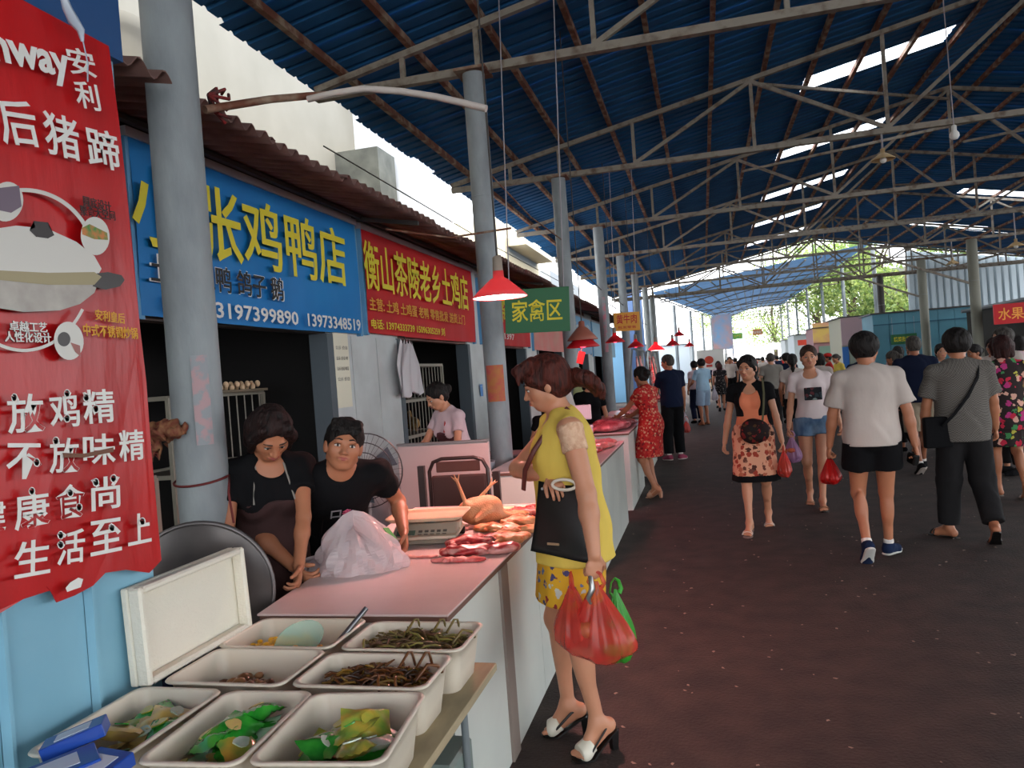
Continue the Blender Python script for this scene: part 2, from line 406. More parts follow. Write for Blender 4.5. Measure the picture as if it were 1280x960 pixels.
def add_head(B, S, fine=True, female=False):
    c, R, s = S.hc, S.HR, S.s*1.02
    P = lambda x, y, z: c+R@V(x, y, z)*s
    B.ell(P(0, -0.012, 0.022), V(0.075, 0.093, 0.085)*s, R, 0.02)
    B.ell(P(0, 0.024, -0.035), V(0.060, 0.064, 0.082)*s, R, 0.025)
    B.ell(P(0, 0.052, -0.092), V(0.026, 0.024, 0.022)*s, R, 0.03)
    for sg in (-1, 1):
        B.ell(P(sg*0.040, 0.048, -0.036), V(0.024, 0.024, 0.024)*s, R, 0.025)
        B.cone(P(sg*0.052, 0.0, -0.07), P(sg*0.02, 0.045, -0.098), 0.018*s, 0.016*s, 0.025)
        B.ell(P(sg*0.077, -0.008, -0.022), V(0.009, 0.019, 0.031)*s, R @ rotm((0, 0, 1), sg*0.35), 0.006)
    if fine:
        B.cone(P(-0.034, 0.080, 0.004), P(0.034, 0.080, 0.004), 0.010*s, 0.010*s, 0.02)
        for sg in (-1, 1): B.ell(P(sg*0.031, 0.098, -0.014), V(0.017, 0.018, 0.010)*s, R, 0.012, '-')
        B.cone(P(0, 0.084, -0.008), P(0, 0.104, -0.044), 0.0075*s, 0.011*s, 0.014)
        for sg in (-1, 1): B.ell(P(sg*0.0125, 0.092, -0.048), V(0.009, 0.010, 0.0075)*s, R, 0.006)
        B.ell(P(0, 0.083, -0.073), V(0.025, 0.012, 0.012)*s, R, 0.012)
    # neck
    fl = 0.053 if S.sex == 'm' else 0.046
    B.cone(S.neck-S.u*0.045*S.s, P(0, -0.022, -0.045), fl*S.s*1.08, fl*S.s, 0.03)
def add_body(S, hands, fine, bare_feet=True, feet=None, bust=0.0, belly=0.0):
    B = SDF(); s = S.s; f = S.sex == 'f'; w = S.w
    Rm, R = S.Rm, S.R
    B.ell(S.pel+V(0, -0.005, 0)*s, V(0.160*w, 0.112*w, 0.115)*s, None, 0.05)
    B.ell(S.pel+V(0, -0.05, -0.03)*s, V(0.13*w, 0.085, 0.09)*s, None, 0.05)
    B.ell(S.mid+Rm@V(0, belly*0.6, -0.01)*s, V((0.125 if f else 0.142)*w, 0.095*w+belly, 0.16)*s, Rm, 0.05)
    B.ell(S.mid+R@V(0, 0.0, 0.19)*s, V((0.138 if f else 0.158)*w, 0.102*w, 0.165)*s, R, 0.05)
    if f or bust:
        for sg in (-1, 1): B.ell(S.mid+R@V(sg*0.068, 0.082+bust*0.3, 0.165)*s, V(0.058, 0.050+bust, 0.058)*s, R, 0.03)
    for k, sg in (('R', 1), ('L', -1)):
        sh, el, wr = S.sh[k], S.el[k], S.wr[k]; m = 0.88 if f else 1.0; m *= (0.6+0.4*w)*S.arm
        B.cone(S.neck-S.u*0.015*s, sh+S.u*0.004*s, 0.045*s, 0.038*s*m, 0.04)
        B.cone(S.mid+R@V(sg*0.08, -0.01, 0.24)*s, sh, 0.065*s, 0.044*s*m, 0.04)
        B.cone(sh, el, 0.048*s*m, 0.037*s*m, 0.02)
        B.cone(el, el+(wr-el)*0.35, 0.037*s*m, 0.039*s*m, 0.015); B.cone(el+(wr-el)*0.3, wr, 0.038*s*m, 0.0255*s*m**.5, 0.015)
        hp, kn, an = S.hip[k], S.kn[k], S.ank[k]
        B.cone(hp+V(0, -0.005, 0.0), kn, 0.088*s*w, 0.054*s, 0.03)
        B.ell(kn+V(0, 0.012, 0)*s, V(0.046, 0.046, 0.055)*s, None, 0.02)
        cd_ = nrm(an-kn); back = nrm(np.cross(cd_, V(1, 0, 0)))
        if back[1] > 0: back = -back
        B.cone(kn, an, 0.047*s, 0.031*s, 0.02); B.ell(kn+(an-kn)*0.3+back*0.018*s, V(0.043, 0.043, 0.12)*s, None, 0.03)
        fd, pitch, toe = (feet or {}).get(k, ((sg*0.12, 1, 0), 0, 0.0)); fd = nrm(np.array(fd, float))
        S.foot = getattr(S, 'foot', {}); heel = an+fd*(-0.038*s)+V(0, 0, -0.045)*s
        c_, s_ = math.cos(pitch), math.sin(pitch); dv = fd*c_+V(0, 0, -s_)
        upv = fd*s_+V(0, 0, c_)
        an0 = an; heel = an-dv*0.035*s-upv*0.050*s; ball = an+dv*0.115*s-upv*0.062*s; tv = nrm(dv*math.cos(toe)+upv*math.sin(toe)); tip = ball+tv*0.06*s
        S.foot[k] = (heel, ball, tip, dv, upv, fd, tv)
        if bare_feet:
            B.cone(an, heel+upv*0.005, 0.031*s, 0.030*s, 0.02); B.cone(an+dv*0.01, ball+upv*0.01*s, 0.030*s, 0.026*s, 0.03)
            B.cone(heel, ball, 0.026*s, 0.025*s, 0.02); lat = np.cross(fd, V(0, 0, 1))
            B.cone(ball-lat*0.018*s, ball+lat*0.018*s, 0.023*s, 0.023*s, 0.02)
            for j in range(5):
                o = (j-2)*0.0165*s; tl = (0.046, 0.050, 0.049, 0.043, 0.036)[j if sg > 0 else 4-j]
                if (j == 0 and sg > 0) or (j == 4 and sg < 0): tl = 0.052
                big = 1.35 if tl == 0.052 else 1.0
                B.cone(ball+lat*o*0.9+tv*0.005, ball+lat*o+tv*tl*s-upv*0.006*s, 0.0115*s, 0.0088*s*big, 0.003)
    add_head(B, S, fine)
    for k in 'RL':
        h = dict(hands.get(k, {})) if hands else {}
        add_hand(B, S, k, **h)
    return B
HAIRM = lambda n, c, c2: mat(n, c, 0.62, spec=0.25, col2=c2, scale=70, tex='noise', stretch=(1, 1, 0.12), bump=0.8)
def hair_sdf(S, style, vol=0.0):
    c, R, s = S.hc, S.HR, S.s*1.02; P = lambda x, y, z: c+R@V(x, y, z)*s
    Hh = SDF()
    Hh.ell(P(0, -0.016, 0.030), V(0.086+vol, 0.104+vol, 0.090+vol)*s, R, 0.02)
    Hh.ell(P(0, -0.045, -0.02), V(0.078+vol, 0.07+vol, 0.075)*s, R, 0.03)
    up = R[:, 2]; fw = R[:, 1]
    if style in ('short', 'crop', 'full'):
        if style == 'full': Hh.ell(P(0, -0.03, 0.02), V(0.105, 0.105, 0.10)*s, R, 0.03)
        if style == 'short':
            for i in range(9): Hh.cone(P((i-4)*0.014, 0.05, 0.088), P((i-4)*0.016+0.004, 0.088, 0.050-0.008*(i % 3)), 0.015*s, 0.006*s, 0.012)
    if style == 'pony':
        Hh.ell(P(0, -0.115, 0.0), V(0.03, 0.03, 0.03)*s, R, 0.02)
        Hh.chain([P(0, -0.12, 0.0), P(0.0, -0.165, -0.05), P(0.0, -0.15, -0.15), P(0.0, -0.13, -0.22)], [0.028*s, 0.036*s, 0.03*s, 0.012*s], 0.03)
        for sg in (-1, 1): Hh.cone(P(sg*0.06, 0.05, 0.05), P(sg*0.075, 0.0, -0.03), 0.022*s, 0.012*s, 0.02)
    if style == 'bun':
        Hh.ell(P(0, -0.12, 0.0), V(0.05, 0.045, 0.045)*s, R, 0.02)
    if style == 'bob':
        for sg in (-1, 1):
            Hh.chain([P(sg*0.055, 0.055, 0.07), P(sg*0.082, 0.035, 0.0), P(sg*0.082, 0.015, -0.09)], [0.024*s, 0.022*s, 0.016*s], 0.02)
            Hh.chain([P(sg*0.06, -0.05, 0.0), P(sg*0.065, -0.05, -0.10)], [0.045*s, 0.035*s], 0.03)
        Hh.cone(P(0, -0.08, 0), P(0, -0.07, -0.10), 0.06*s, 0.04*s, 0.03)
    if style == 'wave':   # parted fringe swept to the side, low full ponytail
        for i in range(8):
            a = i/7; Hh.chain([P(-0.05+0.10*a, 0.03, 0.10), P(-0.07+0.13*a, 0.095+0.01*math.sin(i*2), 0.085), P(-0.085+0.155*a, 0.105, 0.040-0.014*math.cos(i*1.7))], [0.022*s, 0.019*s, 0.006*s], 0.012)
        for sg in (-1, 1): Hh.chain([P(sg*0.05, 0.08, 0.07), P(sg*0.080, 0.050, 0.03), P(sg*0.082, 0.02, -0.005)], [0.02*s, 0.017*s, 0.010*s], 0.015)
        Hh.ell(P(0, -0.10, -0.03), V(0.035, 0.03, 0.035)*s, R, 0.02)
        for i in range(9):
            a = i*0.7; Hh.chain([P(0, -0.11, -0.03), P(0.045*math.cos(a), -0.165+0.02*math.sin(a), -0.04+0.03*math.sin(a)), P(0.05*math.cos(a+.5), -0.205+0.02*math.sin(a*1.3), -0.075+0.045*math.sin(a+.3)), P(0.03*math.cos(a+1), -0.20+0.02*math.sin(a*1.3), -0.125+0.03*math.sin(a+1.3))], [0.022*s, 0.026*s, 0.021*s, 0.007*s], 0.012)
    # keep the face free
    ff = 0.090 if style == 'crop' else 0.086
    Hh.ell(P(0, ff+0.008, -0.046), V(0.064, 0.068, 0.082 if style in ('short', 'wave') else 0.100)*s, R, 0.008, '-')
    if style in ('short', 'crop', 'full'):
        Hh.ell(P(0, 0.055, -0.10), V(0.12, 0.072, 0.075)*s, R, 0.01, '-')
        Hh.cut(-up, P(0, 0, -0.075))
    if style == 'crop': pass
    Hh.noise = (0.0022 if style != 'crop' else 0.001, 95, 70, 60, 1.3)
    return Hh
def person(name, label, group, at, face, H, sex, skin, hair, haircol, garments, res=0.010, hands=None, feet=None, shoe=None, faceparts=True, vol=0.0, cat='person', bust=0.0, belly=0.0, z0=0.0, **kw):
    root = empty('person', (at[0], at[1], z0), math.radians(face-90), label, cat, group)
    S = skeleton(H, sex, **kw); fine = res <= 0.0125
    B = add_body(S, hands, fine, bare_feet=(shoe is None or shoe[0] in ('sandal', 'heel', 'flat')), feet=feet, bust=bust, belly=belly)
    c = S.hc; boxes = []
    lo, hi = B.bbox(); hr = min(res, 0.0045 if fine else 0.009); sp = 0.012
    zc = (S.neck+S.u*0.03*S.s)
    boxes.append((lo, hi, res)); body = None
    parts = []
    # the head and hands are meshed finer than the rest, from the same field
    fr = 0.155*S.s; hl, hh = S.hc-fr-V(0, 0, .0), S.hc+fr
    F = B
    P, Q = F.verts(res)
    cent = P[Q].mean(1) if len(Q) else np.zeros((0, 3))
    inner = ((cent > hl+res) & (cent < hh-res)).all(1)
    hb = []
    for k in 'RL':
        wv = S.wr[k]; hd = S.hand[k][0]; e = 0.11*S.s; l_, h_ = hd-e, hd+e; hb.append((l_, h_))
        inner |= ((cent > l_+res) & (cent < h_-res)).all(1)
    parts = [(P, Q[~inner])]
    P2, Q2 = F.verts(hr, hl, hh); parts.append((P2, Q2))
    hres = 0.0032 if res < 0.0095 else (0.0045 if fine else 0.007)
    for l_, h_ in hb: parts.append(F.verts(hres, l_, h_))
    arr_mesh('body', parts, skin, root)
    if hair:
        hs = hair_sdf(S, hair, vol); hr2 = 0.006 if fine else 0.010
        hs.build('hair', hr2, haircol, root)
    if faceparts: face_parts(S, root, fine)
    for g in garments: g(S, root, res)
    if shoe: make_shoes(S, root, shoe, res)
    root['_s'] = 1; del root['_s']
    S.root = root; S.M = Matrix.Translation((at[0], at[1], z0)) @ Matrix.Rotation(math.radians(face-90), 4, 'Z')
    return S
def face_parts(S, root, fine):
    c, R, s = S.hc, S.HR, S.s*1.02; R4 = Matrix(R.tolist()); P = lambda x, y, z: Vector(c+R@V(x, y, z)*s)
    n = 10 if fine else 6
    for sg in (-1, 1):
        m = MB(); m.ball(P(sg*0.031, 0.0765, -0.015), (0.0145*s, 0.0095*s, 0.0062*s), n, R4.to_4x4()); e = m.build('eye', mat('eye_white', (0.82, 0.80, 0.78), 0.25), root)
        m = MB(); m.ball(P(sg*0.031, 0.0825, -0.015), (0.0062*s, 0.0045*s, 0.0058*s), n, R4.to_4x4()); i = m.build('iris', mat('iris', (0.06, 0.035, 0.025), 0.15), e)
        m = MB(); m.tube([P(sg*0.015, 0.086, -0.009), P(sg*0.031, 0.0885, -0.0065), P(sg*0.047, 0.079, -0.011)], [0.0012*s, 0.002*s, 0.0012*s], 6); m.build('eyelid', mat('lid', (0.16, 0.09, 0.07), 0.6), root)
        m = MB(); m.tube([P(sg*0.014, 0.0905, 0.010), P(sg*0.030, 0.0915, 0.0145), P(sg*0.050, 0.076, 0.009)], [0.003*s, 0.0035*s, 0.0015*s], 6); m.build('eyebrow', mat('brow', (0.09, 0.055, 0.045), 0.8), root)
    m = MB()
    m.tube([P(-0.024, 0.086, -0.070), P(-0.010, 0.0955, -0.0675), P(0, 0.0965, -0.0685), P(0.010, 0.0955, -0.0675), P(0.024, 0.086, -0.070)], [0.001*s, 0.0035*s, 0.0032*s, 0.0035*s, 0.001*s], 8)
    m.tube([P(-0.021, 0.086, -0.0725), P(0, 0.0955, -0.0765), P(0.021, 0.086, -0.0725)], [0.001*s, 0.0048*s, 0.001*s], 8)
    m.build('lips', mat('lips', (0.62, 0.30, 0.28), 0.45), root)
# ---- garments
def torso(G, S, inf, top=True, hips=True, bust=0.0, belly=0.0):
    s = S.s; f = S.sex == 'f'; w = S.w; R, Rm = S.R, S.Rm
    if hips: G.ell(S.pel+V(0, -0.012, 0.02)*s, V(0.160*w+inf, 0.122*w+inf, 0.16)*s, None, 0.05)
    G.ell(S.mid+Rm@V(0, belly*0.6, -0.01)*s, V((0.130 if f else 0.148)*w+inf, 0.100*w+inf+belly, 0.19)*s, Rm, 0.05)
    G.ell(S.mid+R@V(0, 0.0, 0.18)*s, V((0.140 if f else 0.162)*w+inf, 0.105*w+inf, 0.185)*s, R, 0.05)
    if f:
        for sg in (-1, 1): G.ell(S.mid+R@V(sg*0.068, 0.084+bust*0.3, 0.165)*s, V(0.060+inf*.5, 0.052+bust+inf*.5, 0.060+inf*.5)*s, R, 0.04)
    for k, sg in (('R', 1), ('L', -1)):
        m = 0.86 if f else 1.0; G.cone(S.neck-S.u*0.025*s, S.sh[k], 0.043*s+inf*.6, 0.038*s*m+inf*.75, 0.04); G.cone(S.mid+R@V(sg*0.08, -0.01, 0.24)*s, S.sh[k], 0.066*s+inf*.7, 0.044*s*m+inf*.75, 0.04)
def neckhole(G, S, kind='round', depth=0.0):
    s = S.s; R = S.R
    if kind == 'polo': G.ell(S.neck+R@V(0, 0.03, 0.045)*s, V(0.058, 0.062, 0.05)*s, R, 0.008, '-'); return
    if kind == 'none': return
    G.ell(S.neck+R@V(0, 0.032, 0.035)*s, V(0.068, 0.070, 0.055)*s, R, 0.008, '-')
    if kind == 'scoop': G.ell(S.neck+R@V(0, 0.11, -0.03-depth*.5)*s, V(0.085, 0.09, 0.06+depth)*s, R, 0.01, '-')
    if kind == 'vee': G.ell(S.neck+R@V(0, 0.12, -0.06-depth*.5)*s, V(0.050, 0.10, 0.09+depth)*s, R, 0.01, '-')
def tee(m, hem=0.0, sleeve=0.55, inf=0.02, neck='round', loose=0.015, name='shirt', depth=0.0, bust=0.0, belly=0.0, flare=0.0, noise=0.0035, part=None, box=0.0):
    def go(S, root, res):
        G = SDF(); s = S.s; torso(G, S, inf, bust=bust, belly=belly)
        if box:    # a loose shirt hangs straight from the shoulders to the hem
            G.cone(S.mid+S.R@V(0, 0, 0.20)*s, S.pel+V(0, -0.01, hem*s+0.06), (0.150*S.w+box)*s, (0.150*S.w+box)*s, 0.05, flat=(S.f, 0.70))
        if flare: G.cone(S.mid+V(0, 0, 0.10)*s, V(S.pel[0], S.pel[1], S.pel[2]+hem*s-0.02), 0.13*s+inf, (0.15+flare)*s+inf, 0.05, flat=(V(0, 1, 0), 0.82))
        elif hem < -0.03: G.cone(S.pel, S.pel+V(0, -0.008, hem*s-0.03), (0.165*S.w+inf)*s, (0.165*S.w+inf)*s, 0.04, flat=(V(0, 1, 0), 0.74))
        if sleeve:
            for k in 'RL':
                sh, el = S.sh[k], S.el[k]; e = sh+(el-sh)*min(sleeve, 1.0)
                G.cone(sh, e, (0.047 if S.sex == 'm' else 0.042)*s+inf*.5, (0.044 if S.sex == 'm' else 0.039)*s+loose, 0.03, ends=True)
                if sleeve > 1: G.cone(el, el+(S.wr[k]-el)*(sleeve-1), 0.050*s+loose, 0.038*s+loose, 0.02, ends=True)
        neckhole(G, S, neck, depth)
        if sleeve == 0:
            for k in 'RL': G.ell(S.sh[k]+S.R@V(0.045*(1 if k == 'R' else -1), 0, -0.01)*s, V(0.045, 0.075, 0.09)*s, S.R, 0.01, '-')
        G.cut((0, 0, -1), S.pel+V(0, 0, hem*s)); G.noise = (noise, 26, 21, 17, hash(name) % 7+S.pel[0]*9)
        return G.build(part or name, res, m, root)
    return go
def skirt(m, top=0.06, hem=-0.42, flare=0.08, inf=0.012, name='skirt', pleats=9, noise=0.006, fade=0):
    def go(S, root, res):
        G = SDF(); s = S.s; kn = (S.kn['R']+S.kn['L'])/2; pe = S.pel; bot = V(pe[0]*.5+kn[0]*.5, pe[1]*.45+kn[1]*.55, pe[2]+hem*s)
        G.ell(pe+V(0, -0.012, 0.01)*s, V(0.162*S.w+inf, 0.125*S.w+inf, 0.15)*s, None, 0.05)
        G.cone(pe+V(0, -0.005, 0), bot+V(0, 0, -0.05), (0.160*S.w+inf)*s, (0.165*S.w+flare+inf)*s, 0.04, flat=(V(0, 1, 0), 0.8))
        for k in 'RL': 
            if hem > -0.5: G.cone(S.hip[k], S.hip[k]+(S.kn[k]-S.hip[k])*min(1, -hem/0.45+.1), 0.10*s, 0.075*s+inf, 0.05)
        G.cut((0, 0, 1), pe+V(0, 0, top*s)); G.cut((0, 0, -1), bot); G.noise = (noise, pleats*4.5, pleats*4.5, 3, 1.0)
        return G.build(name, res, m, root)
    return go
def shorts(m, hem=0.5, loose=0.02, name='shorts', top=0.09, inf=0.012, longleg=False):
    def go(S, root, res):
        G = SDF(); s = S.s; G.ell(S.pel+V(0, -0.014, 0.0)*s, V(0.163*S.w+inf, 0.128*S.w+inf, 0.14)*s, None, 0.05)
        for k in 'RL':
            a, kn, an = S.hip[k], S.kn[k], S.ank[k]
            if hem <= 1:
                G.cone(a+V(0, -0.01, 0.03), a+(kn-a)*hem, 0.098*s+inf, 0.098*s*(1-hem)+0.062*s*hem+loose, 0.025, ends=True)
            else:
                G.cone(a+V(0, -0.01, 0.03), kn, 0.096*s+inf, 0.062*s+loose, 0.03)
                G.ell(kn+V(0, 0.008, 0), V(0.062+loose*.6, 0.068+loose*.6, 0.09)*1.0, None, 0.03); e = kn+(an-kn)*(hem-1); G.cone(kn, e, 0.060*s+loose, 0.048*s+loose, 0.03, ends=True)
        G.cut((0, 0, 1), S.pel+V(0, 0, top*s)); G.noise = (0.003, 24, 24, 19, 2.2)
        return G.build(name, res, m, root)
    return go
def make_shoes(S, root, shoe, res):
    kind, m, m2 = shoe; s = S.s
    for k in 'LR':
        heel, ball, tip, dv, upv, fd, tv = S.foot[k]; an = S.ank[k]; lat = nrm(np.cross(fd, V(0, 0, 1)))
        if kind == 'trainer':
            G = SDF(); G.cone(heel+upv*0.012, ball, 0.036*s, 0.036*s, 0.02); G.cone(ball-lat*0.012, tip-lat*0.006, 0.034*s, 0.026*s, 0.02); G.cone(ball+lat*0.012, tip, 0.034*s, 0.026*s, 0.02)
            G.cone(an-upv*0.005, ball+upv*0.005, 0.038*s, 0.030*s, 0.03); G.cone(an+upv*0.0, heel+upv*.02, 0.038*s, 0.035*s, 0.02); G.cut(upv, an+upv*0.012*s)
            sh = G.build('shoe', min(res, 0.008), m, root)
            G = SDF(); G.cone(heel-upv*0.018*s, ball-upv*0.016*s, 0.040*s, 0.044*s, 0.02, flat=(upv, 0.32)); G.cone(ball-upv*0.016*s, tip-upv*0.010*s, 0.044*s, 0.034*s, 0.02, flat=(upv, 0.32))
            G.build('sole', min(res, 0.006), m2, sh)
            G = SDF(); G.cone(an+upv*0.005, an+nrm(S.kn[k]-an)*0.045*s, 0.037*s, 0.037*s, 0.01, ends=True); G.build('sock', min(res, 0.008), mat('sock', (0.85, 0.82, 0.80), 0.9), root)
        elif kind == 'dress':
            G = SDF(); G.cone(heel+upv*0.01, ball, 0.036*s, 0.036*s, 0.02); G.cone(ball, tip, 0.038*s, 0.026*s, 0.02); G.cone(an, ball+upv*0.005, 0.037*s, 0.030*s, 0.03); G.cut(upv, an)
            sh = G.build('shoe', min(res, 0.010), m, root)
        else:
            # open shoe: sole plate, straps over the toes, optional heel
            so = 0.023*s+0.004
            mb = MB(); a = heel-upv*so*1.05; b = ball-upv*so*1.1; c = tip-upv*so*0.75+tv*0.006
            pl = []
            for p, wd in ((a-dv*0.026*s, 0.014), (a-dv*0.012*s, 0.028), (a+dv*0.03*s, 0.030), (a*.5+b*.5, 0.031), (b, 0.044), (b*.45+c*.55, 0.043), (c, 0.030), (c+tv*0.012*s, 0.012)):
                pl.append((p-lat*wd*s, p+lat*wd*s))
            vs = []; th = 0.007 if kind != 'flat' else 0.014
            for l_, r_ in pl: vs += [l_, r_, r_-upv*th, l_-upv*th]
            fs = []
            for i in range(len(pl)-1):
                for j in range(4): A_ = i*4+j; B_ = i*4+(j+1) % 4; fs.append((A_, B_, B_+4, A_+4))
            fs += [(0, 3, 2, 1), (len(vs)-4, len(vs)-3, len(vs)-2, len(vs)-1)]
            mb.add(vs, fs); sh = mb.build('shoe', m, root)
            mb = MB()
            for t_, hgt in ((0.0, 0.030), (0.55, 0.024)) if kind != 'heel' else ():
                q = ball*(1-t_)+tip*t_*0.9+ball*t_*0.1; pts = [q+lat*math.cos(a_)*0.046*s+upv*(math.sin(a_)*hgt*1.25*s-0.008*s) for a_ in np.linspace(0, PI, 9)]
                mb.tube(pts, 0.009*s, 6, flat=0.35)
            if kind == 'heel':
                # pointed-open vamp covering the instep front, slingback strap, block heel
                G = SDF(); G.cone(ball-dv*0.038*s+upv*0.010, ball+tv*0.022*s, 0.040*s, 0.035*s, 0.01, ends=True); G.cone(ball-lat*.015+tv*.01, ball+lat*.015+tv*.01, .032*s, .032*s, .02)
                G.cut(-upv, ball-upv*0.022*s); G.cut(tv, ball+tv*0.034*s); G.build('vamp', 0.004, m2, sh)
                pts = [ball+lat*0.042*s*sg*1.0+upv*0.0 if i == 0 else p for sg in (1,) for i, p in enumerate([None, an+lat*0.036*s-dv*0.0-upv*0.03*s, heel-dv*0.030*s+upv*0.012*s, an-lat*0.036*s-upv*0.03*s, ball-lat*0.042*s])]
                mb.tube([Vector(p) for p in pts], 0.006*s, 6, flat=0.5); mb.build('strap', m, sh)
                hb_ = heel-upv*so*1.1; zb = 0.004
                h0 = MB(); top = [hb_+lat*a_+dv*b_ for a_, b_ in ((-.02, -.026), (.02, -.026), (.02, .014), (-.02, .014))]
                g0 = hb_-dv*0.004; g0 = V(g0[0], g0[1], zb); bt = [g0+lat*a_+fd*b_ for a_, b_ in ((-.013, -.015), (.013, -.015), (.013, .012), (-.013, .012))]
                h0.add(top+bt, [(0, 1, 2, 3), (7, 6, 5, 4), (0, 4, 5, 1), (1, 5, 6, 2), (2, 6, 7, 3), (3, 7, 4, 0)]); h0.build('heel', m, sh)
            else: mb.build('strap', m2, sh)
def carry_bag(label, c, w, h, col, group=None, knot=0.12, cat='bag', seed=1, hand=None, m=None, depth=0.7, contents=None):
    """filled thin plastic carrier bag hanging from a knot at the top; c = point where it is gripped"""
    rnd = random.Random(seed); root = empty('carrier_bag', (c[0], c[1], c[2]-h), rnd.uniform(0, 3), label, cat, group)
    prof = [(0.0, 0.0), (0.40, 0.0), (0.80, 0.04), (1.0, 0.13), (1.0, 0.22), (0.90, 0.34), (0.74, 0.48), (0.56, 0.62), (0.38, 0.76), (0.22, 0.88), (0.10, 0.96), (0.07, 1.0)]
    n = 64; vs = []; ph = [rnd.uniform(0, 6) for _ in range(4)]
    for r, z in prof:
        for j in range(n):
            t = 2*PI*j/n; fold = 1+(0.04+0.20*min(1, z*1.8))*(math.sin(9*t+ph[0])*0.5+math.sin(16*t+ph[1]+z*2)*0.4)+0.08*math.sin(2*t+ph[2]+z*4)
            vs.append((r*w/2*fold*math.cos(t), r*w/2*depth*fold*math.sin(t), z*h+0.012*math.sin(3*t+ph[3])*(1-z)))
    fs = [(i*n+j, i*n+(j+1) % n, (i+1)*n+(j+1) % n, (i+1)*n+j) for i in range(len(prof)-1) for j in range(n)]
    mb = MB(); mb.add(vs, fs, True); mb.build('bag_film', m, root)
    mb = MB()
    for sg in (-1, 1): mb.tube([(sg*0.02, 0, h*0.93), (sg*0.035, 0.0, h*0.98), (sg*0.022, 0, h+0.03), (0, 0, h+0.045)], [0.012, 0.009, 0.008, 0.006], 6, flat=0.4)
    mb.build('handle', m, root)
    if contents:
        cm, nb, rr = contents; b = MB()
        for i in range(nb):
            a = rnd.uniform(0, 6.28); q = rnd.uniform(0, w*0.27); b.ball((q*math.cos(a), q*math.sin(a)*depth, h*(0.10+0.32*rnd.random())+rr*0.4), (rr*rnd.uniform(.7, 1.3), rr, rr*rnd.uniform(.6, 1)), 8)
        b.build('contents', cm, root)
    return root
# ---------------------------------------------------------------- palette
m_asphalt = mat('asphalt', (0.172, 0.138, 0.13), 0.75, col2=(0.265, 0.21, 0.19), scale=5, detail=10, contrast=(0.3, 0.75), bump=0.5, bscale=60, coord='Object', spec=0.35)
m_blue_roof = mat('roof_blue', (0.11, 0.33, 0.52), 0.7, col2=(0.15, 0.39, 0.60), scale=2.0, contrast=(0.3, 0.7), spec=0.2)
m_white = mat('white_paint', (0.63, 0.60, 0.54), 0.85, col2=(0.585, 0.56, 0.50), scale=1.5, contrast=(0.3, 0.75))
m_cream = mat('cream_wall', (0.85, 0.80, 0.68), 0.9)
m_colpaint = mat('column_paint', (0.57, 0.60, 0.61), 0.55, col2=(0.46, 0.48, 0.50), scale=6, contrast=(0.35, 0.7), stretch=(1, 1, 0.4), bump=0.15, bscale=40)
m_steel = mat('truss_steel', (0.55, 0.52, 0.47), 0.6, col2=(0.38, 0.30, 0.24), scale=9, contrast=(0.48, 0.72))
m_rust = mat('rusty_steel', (0.42, 0.24, 0.17), 0.8, col2=(0.60, 0.52, 0.44), scale=7, contrast=(0.45, 0.66))
m_darksteel = mat('dark_steel', (0.20, 0.18, 0.17), 0.6)
m_asb = mat('asbestos_sheet', (0.50, 0.38, 0.35), 0.95, col2=(0.40, 0.29, 0.27), scale=5, contrast=(0.35, 0.7))
m_bluewall = mat('blue_paint', (0.52, 0.71, 0.79), 0.5, col2=(0.45, 0.65, 0.74), scale=3, contrast=(0.3, 0.8), spec=0.4)
m_boothblue = mat('booth_blue', (0.30, 0.53, 0.60), 0.6, col2=(0.27, 0.48, 0.55), scale=1.2)
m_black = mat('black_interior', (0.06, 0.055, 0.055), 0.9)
m_grey = mat('grey_metal', (0.42, 0.45, 0.46), 0.5)
m_tile = mat('wall_panel', (0.80, 0.82, 0.82), 0.5, col2=(0.70, 0.71, 0.71), scale=2.5, contrast=(0.35, 0.8))
m_jamb = mat('jamb', (0.30, 0.34, 0.37), 0.5)
m_sky_panel = mat('skylight_panel', (0.95, 0.97, 1.0), 0.5, transl=0.92)
YK = [2.72+4.2*k for k in range(8)]      # truss and column lines
YR = -7.9                                  # the roof goes on behind the viewer
EAVE_X, EAVE_Z, SL, RIDGE_X, ROOF_END = -3.65, 4.56, 0.2, 4.6, 33.0
ridge_z = EAVE_Z+SL*(RIDGE_X-EAVE_X)
# ---------------------------------------------------------------- ground
mb = MB(); mb.box((-5.2, -16, -0.2), (60, 110, 0)); mb.build('floor', m_asphalt)['kind'] = 'structure'
rnd = random.Random(5)
mb = MB()
for i in range(650):   # scraps trodden into the asphalt, too small and many to count
    x = rnd.uniform(-0.8, 5.5); y = 2.6+rnd.random()**1.6*16; s = rnd.uniform(0.004, 0.013)
    a = rnd.uniform(0, PI); m = Matrix.Translation((x, y, 0.001)) @ Matrix.Rotation(a, 4, 'Z')
    mb.add([m @ Vector(p) for p in ((-s, -s*.6, 0), (s, -s*.4, 0), (s*.7, s*.5, .002), (-s*.6, s*.6, .001), (0, 0, .004))], [(0, 1, 4), (1, 2, 4), (2, 3, 4), (3, 0, 4)])
tag(mb.build('litter_scraps', mat('litter', (0.62, 0.54, 0.48), 0.9)), 'tiny pale scraps of litter trodden into the dark asphalt lane', 'litter', kind='stuff')
